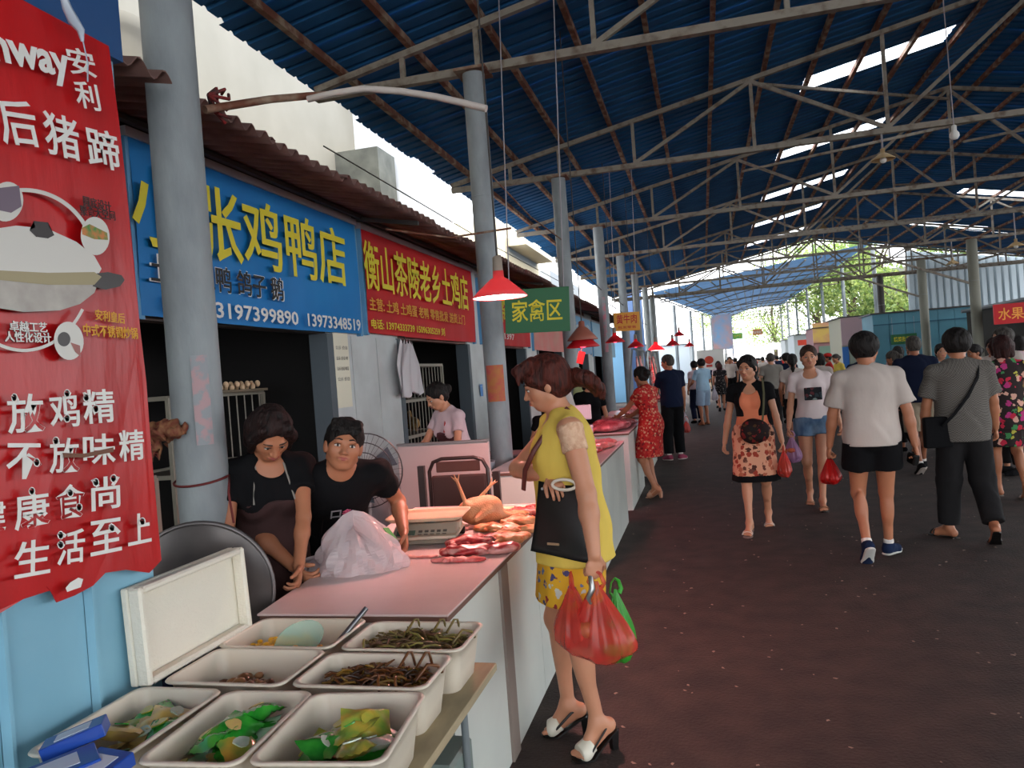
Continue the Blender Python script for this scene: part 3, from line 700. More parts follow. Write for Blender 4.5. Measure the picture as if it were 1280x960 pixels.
# ---------------------------------------------------------------- roof: ribbed sheets, purlins, trusses
roof = empty('roof', (0, 0, 0), 0, 'blue ribbed metal roof over the market lane', 'roof', kind='structure')
SHW = 0.84; NRIB = 4
def sheet_mesh(x0, z0, x1, z1, w, name, m, ribs=NRIB, rh=0.028):
    ln = math.hypot(x1-x0, z1-z0); nx, nz = -(z1-z0)/ln, (x1-x0)/ln
    pr = []
    for i in range(ribs):
        b = w/ribs*i
        pr += [(b, 0), (b+w/ribs*0.62, 0), (b+w/ribs*0.70, rh), (b+w/ribs*0.90, rh), (b+w/ribs*0.98, 0)]
    pr.append((w+0.012, 0)); vs = []
    for (x, z) in ((x0, z0), (x1, z1)):
        for y, h in pr: vs.append((x+nx*h, y, z+nz*h))
    n = len(pr); me = bpy.data.meshes.new(name); me.from_pydata(vs, [], [(i, i+1, i+1+n, i+n) for i in range(n-1)]); me.update(); me.materials.append(m); return me
sheetL = sheet_mesh(EAVE_X, EAVE_Z+0.10, RIDGE_X, ridge_z+0.10, SHW, 'roof_sheet', m_blue_roof)
sheetL2 = sheet_mesh(EAVE_X+0.05, EAVE_Z+0.11, RIDGE_X, ridge_z+0.10, SHW, 'roof_sheet', m_blue_roof)
sheetR = sheet_mesh(RIDGE_X, ridge_z+0.10, 12.9, EAVE_Z+0.09, SHW, 'roof_sheet', m_blue_roof)
sk_a, sk_b = 1.78, 3.85
def zl(x): return EAVE_Z+0.10+SL*(x-EAVE_X)
sheetA = sheet_mesh(EAVE_X, zl(EAVE_X), sk_a, zl(sk_a), SHW, 'roof_sheet', m_blue_roof)
sheetB = sheet_mesh(sk_b, zl(sk_b), RIDGE_X, zl(RIDGE_X), SHW, 'roof_sheet', m_blue_roof)
skyL = sheet_mesh(sk_a, zl(sk_a)+0.004, sk_b, zl(sk_b)+0.004, 0.60, 'skylight', m_sky_panel, ribs=3)
def zr(x): return ridge_z+0.10-(x-RIDGE_X)*(ridge_z-EAVE_Z)/(12.9-RIDGE_X)
sheetC = sheet_mesh(RIDGE_X, zr(RIDGE_X), 7.2, zr(7.2), SHW, 'roof_sheet', m_blue_roof)
sheetD = sheet_mesh(9.4, zr(9.4), 12.9, zr(12.9), SHW, 'roof_sheet', m_blue_roof)
skyR = sheet_mesh(7.2, zr(7.2)+0.004, 9.4, zr(9.4)+0.004, 0.60, 'skylight', m_sky_panel, ribs=3)
blueW = sheet_mesh(sk_a, zl(sk_a), sk_b, zl(sk_b), 0.24, 'roof_strip', m_blue_roof, ribs=1)
blueR = sheet_mesh(7.2, zr(7.2), 9.4, zr(9.4), 0.24, 'roof_strip', m_blue_roof, ribs=1)
def part(me, name, y, parent):
    o = bpy.data.objects.new(name, me); link(o); o.location = (0, y, 0); o.parent = parent; return o
y = YR; i = 0
SKY_Y = [YK[k]+1.15 for k in (2, 3, 4, 5, 6)]+[YK[0]-3.0]
while y < ROOF_END:
    isl = any(y <= q < y+SHW for q in SKY_Y)
    if isl:
        part(sheetA, 'roof_sheet', y, roof); part(sheetB, 'roof_sheet', y, roof); part(skyL, 'skylight', y, roof); part(blueW, 'roof_strip', y+0.60, roof)
    else: part(sheetL if i % 3 else sheetL2, 'roof_sheet', y, roof)
    if any(y <= q < y+SHW for q in (24.0, 28.4, 11.5)):
        part(sheetC, 'roof_sheet', y, roof); part(sheetD, 'roof_sheet', y, roof); part(skyR, 'skylight', y, roof); part(blueR, 'roof_strip', y+0.60, roof)
    else: part(sheetR, 'roof_sheet', y, roof)
    y += SHW; i += 1
mb = MB(); mb.beam((RIDGE_X, YR, ridge_z+0.13), (RIDGE_X, ROOF_END, ridge_z+0.13), 0.5, 0.02); mb.build('ridge_cap', m_blue_roof, roof)
# purlins, one part each
for j in range(12):
    x = EAVE_X+0.42+j*0.72; z = EAVE_Z+SL*(x-EAVE_X)+0.06
    mb = MB(); mb.beam((x, YR, z), (x, ROOF_END, z), 0.055, 0.07); mb.build('purlin', m_rust, roof)
for j in range(11):
    x = RIDGE_X+0.45+j*0.76; z = ridge_z+0.06-(x-RIDGE_X)*(ridge_z-EAVE_Z)/(12.9-RIDGE_X)
    mb = MB(); mb.beam((x, YR, z), (x, ROOF_END, z), 0.055, 0.07); mb.build('purlin', m_rust, roof)
# trusses
def truss_base():
    r = empty('roof_truss', (0, 0, 0)); zb = 4.50
    xl, xr = EAVE_X+0.12, 12.8
    mb = MB(); mb.beam((xl, 0, zb), (xr, 0, zb-0.02), 0.075); mb.build('bottom_chord', m_steel, r)
    def tz(x): return EAVE_Z+SL*(x-EAVE_X)-0.01 if x < RIDGE_X else ridge_z-0.01-(x-RIDGE_X)*(ridge_z-EAVE_Z)/(12.9-RIDGE_X)
    mb = MB(); mb.beam((xl, 0, tz(xl)), (RIDGE_X, 0, tz(RIDGE_X)), 0.06); mb.build('top_chord', m_steel, r)
    mb = MB(); mb.beam((RIDGE_X, 0, tz(RIDGE_X)), (xr, 0, tz(xr)), 0.06); mb.build('top_chord', m_steel, r)
    xs = [-2.6, -1.85, -0.75, 0.9, 2.6, RIDGE_X, 6.3, 8.0, 9.6, 11.2]
    for x in xs:
        mb = MB(); mb.beam((x, 0, zb), (x, 0, tz(x)), 0.045, up=(0, 1, 0)); mb.build('strut', m_steel, r)
    prs = [(-0.75, 0.9), (2.6, 0.9), (2.6, RIDGE_X), (6.3, RIDGE_X), (6.3, 8.0), (9.6, 8.0), (9.6, 11.2)]
    for a, b in prs:
        mb = MB(); mb.beam((a, 0, zb+0.03), (b, 0, tz(b)-0.03), 0.048, up=(0, 1, 0)); mb.build('diagonal_brace', m_steel, r)
    return r
tr0 = truss_base()
names = ['nearest, straight above the counter with the meat', 'second', 'third', 'fourth', 'fifth', 'sixth', 'seventh', 'farthest, at the open end of the blue roof']
trs = [YK[1], YK[2], YK[3], YK[4], YK[5], YK[6], YK[7], 32.9, YK[0], YK[0]-4.2]
tl = ['grey steel roof truss resting on the second column from the near end', 'grey steel roof truss resting on the third column from the near end', 'grey steel roof truss resting on the fourth column from the near end',
      'grey steel roof truss resting on the fifth column from the near end', 'grey steel roof truss resting on the sixth column from the near end', 'grey steel roof truss resting on the seventh column from the near end',
      'grey steel roof truss resting on the eighth column from the near end', 'last grey steel truss closing the far edge of the blue roof', 'grey steel truss above the nearest column, over the poster wall', 'grey steel truss behind the viewer, over the lane']
for i, (yy, lb) in enumerate(zip(trs, tl)):
    t = tr0 if i == 0 else copy_tree(tr0)
    t.location = (0, yy, 0); tag(t, lb, 'truss', 'steel roof trusses')
# diagonal roof bracing between trusses
for k, (x0, x1) in enumerate(((0.9, 4.6), (4.6, 1.0), (4.6, 8.0), (8.0, 4.8))):
    for q, yy in enumerate((YK[2], YK[4], YK[6])):
        mb = MB(); a = (x0, yy, 4.55 if k % 2 else 5.4); b = (x1, yy+4.2, 6.0 if k % 2 == 0 else 5.2)
        mb.beam(a, b, 0.04); mb.build('wind_brace', m_steel, roof)
# ---------------------------------------------------------------- columns
def column(x, y, ztop, r, label, m=m_colpaint, z0=0.0, group='steel tube columns along the stalls', name='steel_column', plate=True):
    c = empty(name, (x, y, z0), 0, label, 'column', group)
    mb = MB(); mb.lathe([(r, 0), (r, ztop-z0)], n=24); mb.build('shaft', m, c)
    if plate:
        mb = MB(); mb.cbox((0, 0, ztop-z0+0.012), (r*2.9, r*2.9, 0.024)); mb.build('cap_plate', m_rust, c)
        mb = MB(); mb.lathe([(r+0.004, 0), (r+0.03, 0), (r+0.03, 0.03), (r+0.004, 0.03)], n=20); mb.build('base_ring', m_rust, c)
        mb = MB(); mb.lathe([(r+0.003, 0), (r+0.008, 0.004), (r+0.003, 0.008)], (0, 0, 3.3), n=24); mb.build('weld_seam', m_colpaint, c)
    return c
CX = [-2.03, -1.90, -1.88, -1.86, -1.86, -1.86, -1.86, -1.86]
ords = ['first', 'second', 'third', 'fourth', 'fifth', 'sixth', 'seventh', 'eighth']
lab = ['thick pale grey steel column nearest the viewer, in front of the blue shop sign', 'pale grey steel column with a worn orange notice, between red sign and first lit lamp',
       'pale grey steel column just behind the green hanging sign', 'pale grey steel column with faint pink writing, behind the double lamp', 'pale grey steel column left of the small yellow hanging sign, fifth of the row',
       'grey steel column, sixth of the row from the near end', 'grey steel column, seventh of the row from the near end', 'grey steel column at the far end of the blue roof, eighth of the row']
cols_ = []
for k in range(8):
    cols_.append(column(CX[k], YK[k], 4.46, 0.104 if k else 0.102, lab[k]))
RX = 7.45
for k, lb in ((5, 'grey steel column at right standing in front of the blue booth, the nearer of two'), (6, 'grey steel column in front of the blue booth, the farther of two')):
    column(RX-(k-5)*0.22, YK[k], 4.46, 0.135, lb, mat('col_olive', (0.52, 0.52, 0.47), 0.7), group='steel columns on the right side')
column(6.85, 32.2, 4.46, 0.12, 'dark brown steel column rising behind the blue booth', m_darksteel, group='steel columns on the right side')
for k in (5, 6):   # knee braces running up to the left
    mb = MB(); x = RX-(k-5)*0.22; mb.beam((x, YK[k], 3.2), (x-2.9, YK[k], 4.46), 0.06, up=(0, 1, 0)); mb.build('knee_brace', m_steel, trs and None)
    o = bpy.context.scene.objects[-1] if False else None
for o in list(COL.objects):
    if o.name.startswith('knee_brace') and o.parent is None:
        o.parent = roof
# ---------------------------------------------------------------- white building behind the shops
mb = MB(); mb.box((-5.4, -6, 0), (-5.2, 13.2, 9)); mb.build('wall_building', m_white)['kind'] = 'structure'
mb = MB(); mb.lathe([(0.24, 3.0), (0.24, 4.75), (0.30, 4.80), (0.30, 4.9)], (-4.75, 5.6, 0), n=28); tag(mb.build('round_pillar', m_white), 'round white pillar of the white building above the corrugated canopy', 'pillar')
mb = MB(); mb.box((-5.2, 10.65, 0), (-4.5, 11.3, 5.2)); mb.build('wall_recess', mat('recess', (0.46, 0.46, 0.42), 0.9, col2=(0.36, 0.36, 0.33), scale=3))['kind'] = 'structure'
mb = MB(); mb.box((-5.4, 11.4, 0), (-4.3, 13.4, 7.5)); mb.build('wall_block', mat('bright_white', (0.92, 0.92, 0.92), 0.8))['kind'] = 'structure'
mb = MB(); mb.box((-9, 18.5, 0), (-4.6, 22.5, 5.6)); mb.box((-4.6, 18.7, 4.9), (-4.1, 22.3, 5.1)); mb.build('wall_house', m_cream)['kind'] = 'structure'
mb = MB(); mb.box((-9.5, 27.5, 0), (-5.2, 34, 5.4)); mb.build('wall_house.001', mat('house_grey', (0.62, 0.63, 0.63), 0.9))['kind'] = 'structure'
# ---------------------------------------------------------------- corrugated canopy over the shop fronts
canopy = empty('canopy', (0, 0, 0), 0, 'brown corrugated fibre-cement canopy above the shop signs', 'canopy')
def wave_sheet(x0, z0, x1, z1, w, name, m, pitch=0.13, amp=0.026, th=0.007):
    n = int(w/pitch*8)+1; vs = []
    for (x, z) in ((x0, z0), (x1, z1)):
        for i in range(n): y = w*i/(n-1); vs.append((x, y, z+amp*math.sin(2*PI*y/pitch)))
    for (x, z) in ((x0, z0), (x1, z1)):
        for i in range(n): y = w*i/(n-1); vs.append((x, y, z+th+amp*math.sin(2*PI*y/pitch)))
    fs = [(i, i+1, i+1+n, i+n) for i in range(n-1)]+[(2*n+i, 3*n+i, 3*n+i+1, 2*n+i+1) for i in range(n-1)]
    fs += [(n+i, n+i+1, 3*n+i+1, 3*n+i) for i in range(n-1)]+[(i, 2*n+i, 2*n+i+1, i+1) for i in range(n-1)]
    me = bpy.data.meshes.new(name); me.from_pydata(vs, [], fs); me.polygons.foreach_set('use_smooth', [True]*len(fs)); me.update(); me.materials.append(m); return me
WX = -2.92     # shop front plane
cs = wave_sheet(-3.35, 3.26, -2.24, 3.02, 0.91, 'canopy_sheet', m_asb)
y = 2.95; i = 0
while y < 25:
    o = part(cs, 'canopy_sheet', y, canopy); o.location.x = -0.03*(i % 3 == 1); o.location.z = 0.004*(i % 2); y += 0.9; i += 1
q_ = onx(215, 103, -1.86); ns = wave_sheet(-2.9, q_[2]+0.22, -1.86, q_[2], 0.85, 'canopy_sheet', m_asb); part(ns, 'canopy_sheet', q_[1]-0.85, canopy)
o = part(cs, 'canopy_sheet', 2.05, canopy)
for xx, zz in ((-2.84, 3.10),):
    mb = MB(); mb.beam((xx, 2.2, zz), (xx, 25, zz), 0.04, 0.03); mb.build('batten', m_darksteel, canopy)
for yy in (6.22, 11.5, 18.5):
    mb = MB(); mb.beam((WX, yy, 3.10), (-2.3, yy, 2.985), 0.035); mb.build('bracket', m_darksteel, canopy)
mb = MB(); mb.tube([(-2.22, 4.4, 3.14), (-2.23, 8, 3.11), (-2.22, 14, 3.13)], 0.005, 5); tag(mb.build('wire', m_darksteel), 'thin grey wire running along the canopy edge', 'wire')
# ---------------------------------------------------------------- shop fronts on the left
def wallbox(name, a, b, m): mb = MB(); mb.box(a, b); o = mb.build(name, m); o['kind'] = 'structure'; return o
BX = -4.4
# shop one: opening y 1.9..5.55 ; pier 5.55..7.1 ; opening 7.1..9.25 ; pier 9.25.. 10 ; ...
PIERS = [(5.60, 7.05), (9.35, 10.2), (12.6, 13.6), (16.0, 17.2), (19.8, 21), (23.6, 25)]
o0 = 1.9
for i, (a, b) in enumerate(PIERS):
    w = wallbox('wall_left' if i == 0 else 'wall_left.%03d' % i, (WX-0.12, a, 0), (WX, b, 3.15), m_tile)
    wallbox('lintel_%d' % i if False else 'trim_%d' % (i+2), (WX-0.12, o0, 2.06), (WX-0.02, a, 3.15), m_asb if i else m_darksteel)
    # black-dark room behind
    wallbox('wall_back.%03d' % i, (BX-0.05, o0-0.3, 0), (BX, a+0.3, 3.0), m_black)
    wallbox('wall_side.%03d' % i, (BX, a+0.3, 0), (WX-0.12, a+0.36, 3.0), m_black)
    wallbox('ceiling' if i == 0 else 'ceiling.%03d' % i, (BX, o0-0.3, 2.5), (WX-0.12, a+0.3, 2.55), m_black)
    # jambs
    for yy in (o0, a):
        if yy < 2: continue
        wallbox('door_%d' % (i+1) if yy == a else 'door_%d.001' % (i+1), (WX-0.14, yy-0.05, 0), (WX+0.02, yy+0.05, 2.06), m_jamb)
    o0 = b
# panel joints on the first pier: separate sheets
for i, (a, b) in enumerate(((5.66, 5.98), (6.0, 6.5), (6.52, 7.04))):
    mb = MB(); mb.box((WX, a, 0.02), (WX+0.012, b, 2.05)); o = mb.build('panel', m_tile, COL.objects['wall_left'])
# ---------------------------------------------------------------- long blue metal container wall at far left, with the poster
PX = -1.6; PE = 1.9
cont = empty('container_wall', (PX, 0, 0), 0, 'light blue ribbed metal wall at the left edge behind the red poster', 'wall')
mb = MB(); mb.box((-0.10, -1.2, 0), (-0.012, PE, 3.6)); mb.build('backing', m_bluewall, cont)
mb = MB(); mb.box((-0.012, -1.2, 2.60), (0.024, PE, 3.6)); mb.build('top_shade_board', mat('top_shade_blue', (0.10, 0.28, 0.48), 0.5), cont)  # added board; its darker blue paints in the shade on the upper wall
yy = PE
k = 0
while yy > -1.0:
    w = 0.26; mb = MB(); mb.box((-0.012, yy-w+0.012, 0), (0.0, yy-0.010, 3.6)); mb.build('panel', m_bluewall, cont, bevel=0.004)
    mb = MB(); mb.prism([(0.0, yy-w-0.012), (0.020, yy-w-0.004), (0.020, yy-w+0.006), (0.0, yy-w+0.014)], 0, 3.6); mb.build('rib', m_bluewall, cont); yy -= w
# ---------------------------------------------------------------- signs on the shop fronts (all lettering copied from the boards)
m_sblue = mat('banner_blue', (0.07, 0.43, 0.70), 0.5, spec=0.3, col2=(0.08, 0.48, 0.75), scale=1.2)
m_sred = mat('banner_red', (0.78, 0.10, 0.13), 0.55, spec=0.3, col2=(0.70, 0.08, 0.12), scale=1.5)
m_yel = mat('letter_yellow', (0.86, 0.80, 0.16), 0.55)
m_yel2 = mat('letter_ochre', (0.84, 0.62, 0.16), 0.55)
m_lw = mat('letter_white', (0.88, 0.88, 0.86), 0.55)
m_lb = mat('letter_black', (0.07, 0.06, 0.06), 0.6)
m_alu = mat('sign_frame', (0.62, 0.60, 0.62), 0.5)
def banner(label, y0, y1, z0, z1, m, group='shop banners above the openings', x=WX+0.04, sag=0.02, frame=True):
    r = empty('shop_sign', (x, (y0+y1)/2, z0), 0, label, 'sign', group)
    n = 24; vs = []
    for i in range(n+1):
        for j in range(7):
            u, v = i/n, j/6; vs.append((0.012*math.sin(u*19+v*3)*math.sin(PI*v)+0.006*math.sin(u*41)*(1-v), (u-0.5)*(y1-y0), v*(z1-z0)-sag*math.sin(PI*u)*(1-v)*0.6))
    fs = [(i*7+j, (i+1)*7+j, (i+1)*7+j+1, i*7+j+1) for i in range(n) for j in range(6)]
    meshobj('banner_cloth', vs, fs, m, r)
    if frame:
        mb = MB(); h = (y1-y0)/2; mb.box((-0.05, -h-0.03, z1-z0), (0.015, h+0.03, z1-z0+0.05)); mb.build('top_rail', m_alu, r)
        for s_ in (-1, 1): mb = MB(); mb.box((-0.05, s_*h-0.025, -0.02), (0.0, s_*h+0.025, z1-z0)); mb.build('side_rail', mat('rail_blue', (0.35, 0.58, 0.75), 0.5), r)
    return r
XS = WX+0.080
def wtext(root, s, y0, y1, z0, z1, m, bold=0.02, outline=None, x=XS):
    """one line of lettering filling the rectangle y0..y1, z0..z1 in world metres"""
    c = np.array([x, (y0+y1)/2, (z0+z1)/2])-np.array(root.location)
    if outline is not None: text(s, (y1-y0)*1.02, (z1-z0)*1.06, outline, c-V(0.002, 0, 0), R_EAST, root, bold+0.045, thick=0.001)
    return text(s, y1-y0, z1-z0, m, c, R_EAST, root, bold)
def pxr(p0, p1, x=XS):
    """rectangle on the plane from its left and right ends, each given as (px, top, bottom)"""
    a, b = onx(p0[0], p0[1], x), onx(p0[0], p0[2], x); c, d = onx(p1[0], p1[1], x), onx(p1[0], p1[2], x)
    return (a[1]+b[1])/2, (c[1]+d[1])/2, (b[2]+d[2])/2, (a[2]+c[2])/2
s1 = banner('big blue shop banner with large yellow characters and white phone numbers', 3.46, 6.16, 2.075, 3.03, m_sblue)
a = pxr((164, 206, 306), (432, 282, 358)); w1 = a[1]-a[0]
wtext(s1, '小张鸡鸭店', a[0], a[1], a[2], a[3], m_yel, 0.035)
b = pxr((185, 320, 352), (354, 345, 376))
wtext(s1, '土鸡 土鸭 鸽子 鹅', b[0]+0.02, b[1], b[2], b[3], m_lb, 0.02, outline=m_lw)
b = pxr((192, 368, 392), (432, 394, 414))
bh = b[3]-b[2]
wtext(s1, '电话:', 3.60, 3.86, b[2], b[3], m_lw, 0.02)
wtext(s1, '13197399890', 3.98, 5.02, b[2]+.01, b[3]-.01, m_lw, 0.015)
wtext(s1, '13973348519', 5.16, 6.06, b[2]+.01, b[3]-.01, m_lw, 0.015)
s2 = banner('red shop banner with yellow characters, right of the blue banner', 6.30, 9.62, 2.09, 3.02, m_sred)
a = pxr((455, 302, 356), (585, 344, 392)); wtext(s2, '衡山茶陵老乡土鸡店', a[0], a[1], a[2], a[3], m_yel, 0.03)
a = pxr((462, 372, 386), (584, 394, 408)); wtext(s2, '主营: 土鸡 土鸡蛋 老鸭 零售批发 送货上门', a[0], a[1]-0.1, a[2], a[3], m_yel2, 0.012)
a = pxr((464, 395, 408), (556, 408, 421)); wtext(s2, '电话: 13974333739 15096305259 刘', a[0], a[1], a[2]-.005, a[3]-.02, m_yel, 0.012)
s3 = banner('red shop banner mostly hidden behind the lit heat lamp', 9.95, 12.9, 2.09, 2.98, m_sred)
wtext(s3, '家禽批发', 10.3, 12.6, 2.42, 2.86, m_yel, 0.03); wtext(s3, '电话: 1397', 10.15, 11.6, 2.16, 2.28, m_lw, 0.01)
s4 = banner('pale pink and blue shop banner beyond the red ones', 13.2, 16.4, 2.05, 2.95, mat('banner_pink', (0.85, 0.45, 0.45), 0.6, col2=(0.8, 0.55, 0.5), scale=2))
s5 = banner('light blue shop banner behind the double heat lamp', 16.8, 20.4, 2.05, 2.95, mat('banner_sky', (0.50, 0.70, 0.85), 0.6))
wtext(s5, '鲜肉批发', 17.2, 20, 2.35, 2.8, m_lw, 0.02)
s6 = banner('farthest faded blue shop banner on the left side', 20.8, 26, 2.0, 2.95, mat('banner_sky2', (0.60, 0.76, 0.86), 0.6))
# notices on the piers
def paper(label, cy, cz, w, h, m=None, x=WX+0.02, lines=3, rot=0.0, col=m_lb):
    r = empty('paper_notice', (x, cy, cz-h/2), 0, label, 'notice', 'notices pasted on the shop piers')
    mb = MB(); mb.box((0, -w/2, 0), (0.003, w/2, h)); mb.build('sheet', m or mat('paper', (0.88, 0.86, 0.78), 0.8), r)
    for i in range(lines): text('公示 价目 鲜活'[:6+i % 3], w*0.8, h*0.05, col, V(0.005, 0, h*(0.8-0.14*i)), R_EAST, r, 0.0, thick=0.0005)
    return r
paper('cream notice sheet with a red star badge beside the blue banner', 5.78, 1.76, 0.26, 0.62, lines=4)
p_ = paper('small blue and white label low on the pier by the dark doorway', 5.84, 1.22, 0.10, 0.14, mat('paper_blue', (0.35, 0.55, 0.80), 0.6), lines=1, col=m_lw)
paper('small blue label on the white pier right of the second opening', 9.78, 1.45, 0.12, 0.16, mat('paper_blue', (0.35, 0.55, 0.80), 0.6), lines=1, col=m_lw)
# white coat bags hanging on the pier: folded white carrier bags on a hook
hb = empty('bag_bundle', (WX+0.09, 6.98, 1.50), 0, 'bundle of white plastic bags hanging on the white pier below the red banner', 'bags')
for i in range(3):
    n = 12; vs = []; dx = 0.014*i
    for j in range(n+1):
        v = j/n
        for k in range(9):
            u = k/8-0.5; wd = 0.12+0.34*min(1, v*2.2); vs.append((0.02*math.sin(u*14+i*2+v*2)*(0.3+v)+dx, u*wd+0.05*i+0.03*v, 0.52*(1-v)+0.03*math.sin(u*9+i)))
    fs = [(j*9+k, j*9+k+1, (j+1)*9+k+1, (j+1)*9+k) for j in range(n) for k in range(8)]
    meshobj('bag_layer', vs, fs, mat('white_film', (0.88, 0.86, 0.87), 0.5, transl=0.3), hb)
mb = MB(); mb.tube([(-0.06, 0.03, 0.58), (0.0, 0.03, 0.57), (0.01, 0.03, 0.50)], 0.008, 6); mb.build('hook', m_darksteel, hb)
# poultry cages inside the openings
m_cage = mat('cage_wire', (0.55, 0.53, 0.48), 0.5)
def cage(label, x, y, z, dy, dx, h, tiers, nb, group='poultry cages in the shop openings'):
    r = empty('poultry_cage', (x, y, z), 0, label, 'cage', group)
    th = h/tiers
    for t in range(tiers+1):
        mb = MB(); zz = t*th
        for a, b in (((0, 0), (0, dy)), ((-dx, 0), (-dx, dy)), ((0, 0), (-dx, 0)), ((0, dy), (-dx, dy))): mb.beam((a[0], a[1], zz), (b[0], b[1], zz), 0.030)
        mb.build('frame_rail', m_cage, r)
        mb = MB(); mb.box((-dx, 0, zz-0.012), (0, dy, zz-0.004)); mb.build('tray', mat('cage_tray', (0.35, 0.33, 0.30), 0.7), r)
    for a in ((0, 0), (0, dy), (-dx, 0), (-dx, dy)): mb = MB(); mb.beam((a[0], a[1], 0), (a[0], a[1], h), 0.028, up=(0, 1, 0)); mb.build('post', m_cage, r)
    for t in range(tiers):
        for i in range(nb):
            yy = dy*(i+0.5)/nb; mb = MB(); mb.tube([(0, yy, t*th), (0, yy, (t+1)*th)], 0.0055, 5); mb.build('bar', m_cage, r)
    return r
cage('wire poultry cage in the dark gap just right of the red poster', -2.75, 2.45, 0.0, 0.85, 0.5, 1.22, 3, 9)
cage('wire poultry cage behind the two sellers, with eggs on top', -3.55, 4.45, 0.0, 1.15, 0.5, 1.63, 3, 11)
cage('two-tier wire poultry cage in the second opening behind the pink seller', -2.98, 7.12, 0.68, 1.35, 0.6, 1.12, 3, 14)
# eggs in a basket on the cage
mb = MB(); bk = empty('egg_tray', (-3.62, 4.92, 1.64), 0, 'tray of pale eggs on top of the cage in the dark doorway', 'eggs'); mb.box((-0.14, 0, 0), (0.16, 0.62, 0.02)); mb.build('tray', mat('tray_brown', (0.45, 0.40, 0.33), 0.8), bk)
rnd = random.Random(3)
e0 = None
for i in range(16):
    mb = MB()
    if e0 is None: mb.ball((0, 0, 0), (0.021, 0.021, 0.027), 12); e0 = mb.build('egg', mat('egg', (0.85, 0.72, 0.58), 0.5)); o = e0
    else: o = e0.copy(); link(o)
    o.parent = None; o.location = (-3.50-0.055*(i//8), 4.97+0.07*(i % 8), 1.68+0.02*((i*7) % 2)); tag(o, 'pale egg lying in the tray on top of the cage', 'egg', 'eggs in the tray on the cage')
# cages of ducks hinted by birds
def bird(x, y, z, col, label, rz=0):
    S = SDF(); S.ell((0, 0, 0.10), (0.13, 0.07, 0.075)); S.cone((0.09, 0, 0.12), (0.13, 0, 0.21), 0.032, 0.022, 0.03); S.ell((0.14, 0, 0.225), (0.028, 0.022, 0.022), None, 0.01); S.cone((0.155, 0, 0.222), (0.185, 0, 0.216), 0.009, 0.004, 0.003)
    S.cone((-0.10, 0, 0.12), (-0.17, 0, 0.15), 0.04, 0.012, 0.03); S.cone((0.0, 0.02, 0.05), (0, 0.03, 0.005), 0.012, 0.007, 0.01); S.cone((0.0, -0.02, 0.05), (0, -0.03, 0.005), 0.012, 0.007, 0.01)
    o = S.build('hen', 0.012, mat('feather_'+col[0], col[1], 0.9, col2=tuple(c*0.7 for c in col[1]), scale=25)); o.location = (x, y, z); o.rotation_euler.z = rz
    tag(o, label, 'bird', None)
bird(-3.25, 7.45, 1.06, ('brown', (0.45, 0.25, 0.15)), 'brown hen in the middle tier of the cage behind the pink seller', 0.6)
bird(-3.2, 8.0, 1.06, ('buff', (0.65, 0.50, 0.30)), 'buff hen in the right half of the cage behind the pink seller', 2.2)
bird(-3.25, 7.7, 0.70, ('buff', (0.65, 0.50, 0.30)), 'buff hen in the bottom tier of the cage behind the pink seller', 0.2)
bird(-3.75, 4.9, 1.15, ('brown', (0.45, 0.25, 0.15)), 'brown hen in the top tier of the cage behind the sellers', 0.9)
# ---------------------------------------------------------------- hanging signs over the counters
def hang_sign(label, c, w, h, m, txt, tm, ztop, bold=0.035, sub=None, group='signs hanging over the stalls', tilt=0.0, tw=0.78, th=0.5):
    r = empty('hanging_sign', (c[0], c[1], c[2]-h/2), 0, label, 'sign', group); r.rotation_euler = (0, tilt, 0)
    mb = MB(); mb.box((-w/2, 0, 0), (w/2, 0.012, h)); mb.build('board', m, r, bevel=0.003)
    for s_ in (-1, 1): mb = MB(); mb.tube([(s_*w*0.42, 0.006, h), (s_*w*0.42, 0.006, ztop-c[2]+h/2)], 0.006, 5); mb.build('hanger', m_alu, r)
    text(txt, w*tw, h*th, tm, V(0, -0.003, h*(0.5 if not sub else 0.64)), R_SOUTH, r, bold)
    if sub: text(sub, w*0.7, h*0.14, tm, V(0, -0.003, h*0.2), R_SOUTH, r, 0.01)
    return r
m_sgreen = mat('sign_green', (0.10, 0.38, 0.22), 0.5)
hang_sign('dark green hanging sign with three yellow characters beside the lit lamp', tuple(ony(670, 388, 6.75)), 0.60, 0.40, m_sgreen, '家禽区', m_yel, 5.12, tilt=0.04)
p = ony(783, 402, 13.6)
hang_sign('small orange and yellow hanging sign with red characters', (p[0], p[1], p[2]), 0.46, 0.33, mat('sign_orange', (0.88, 0.62, 0.20), 0.5), '黄牛肉', mat('letter_red', (0.75, 0.12, 0.08), 0.5), 5.16, sub='批发零售', tilt=0.03)
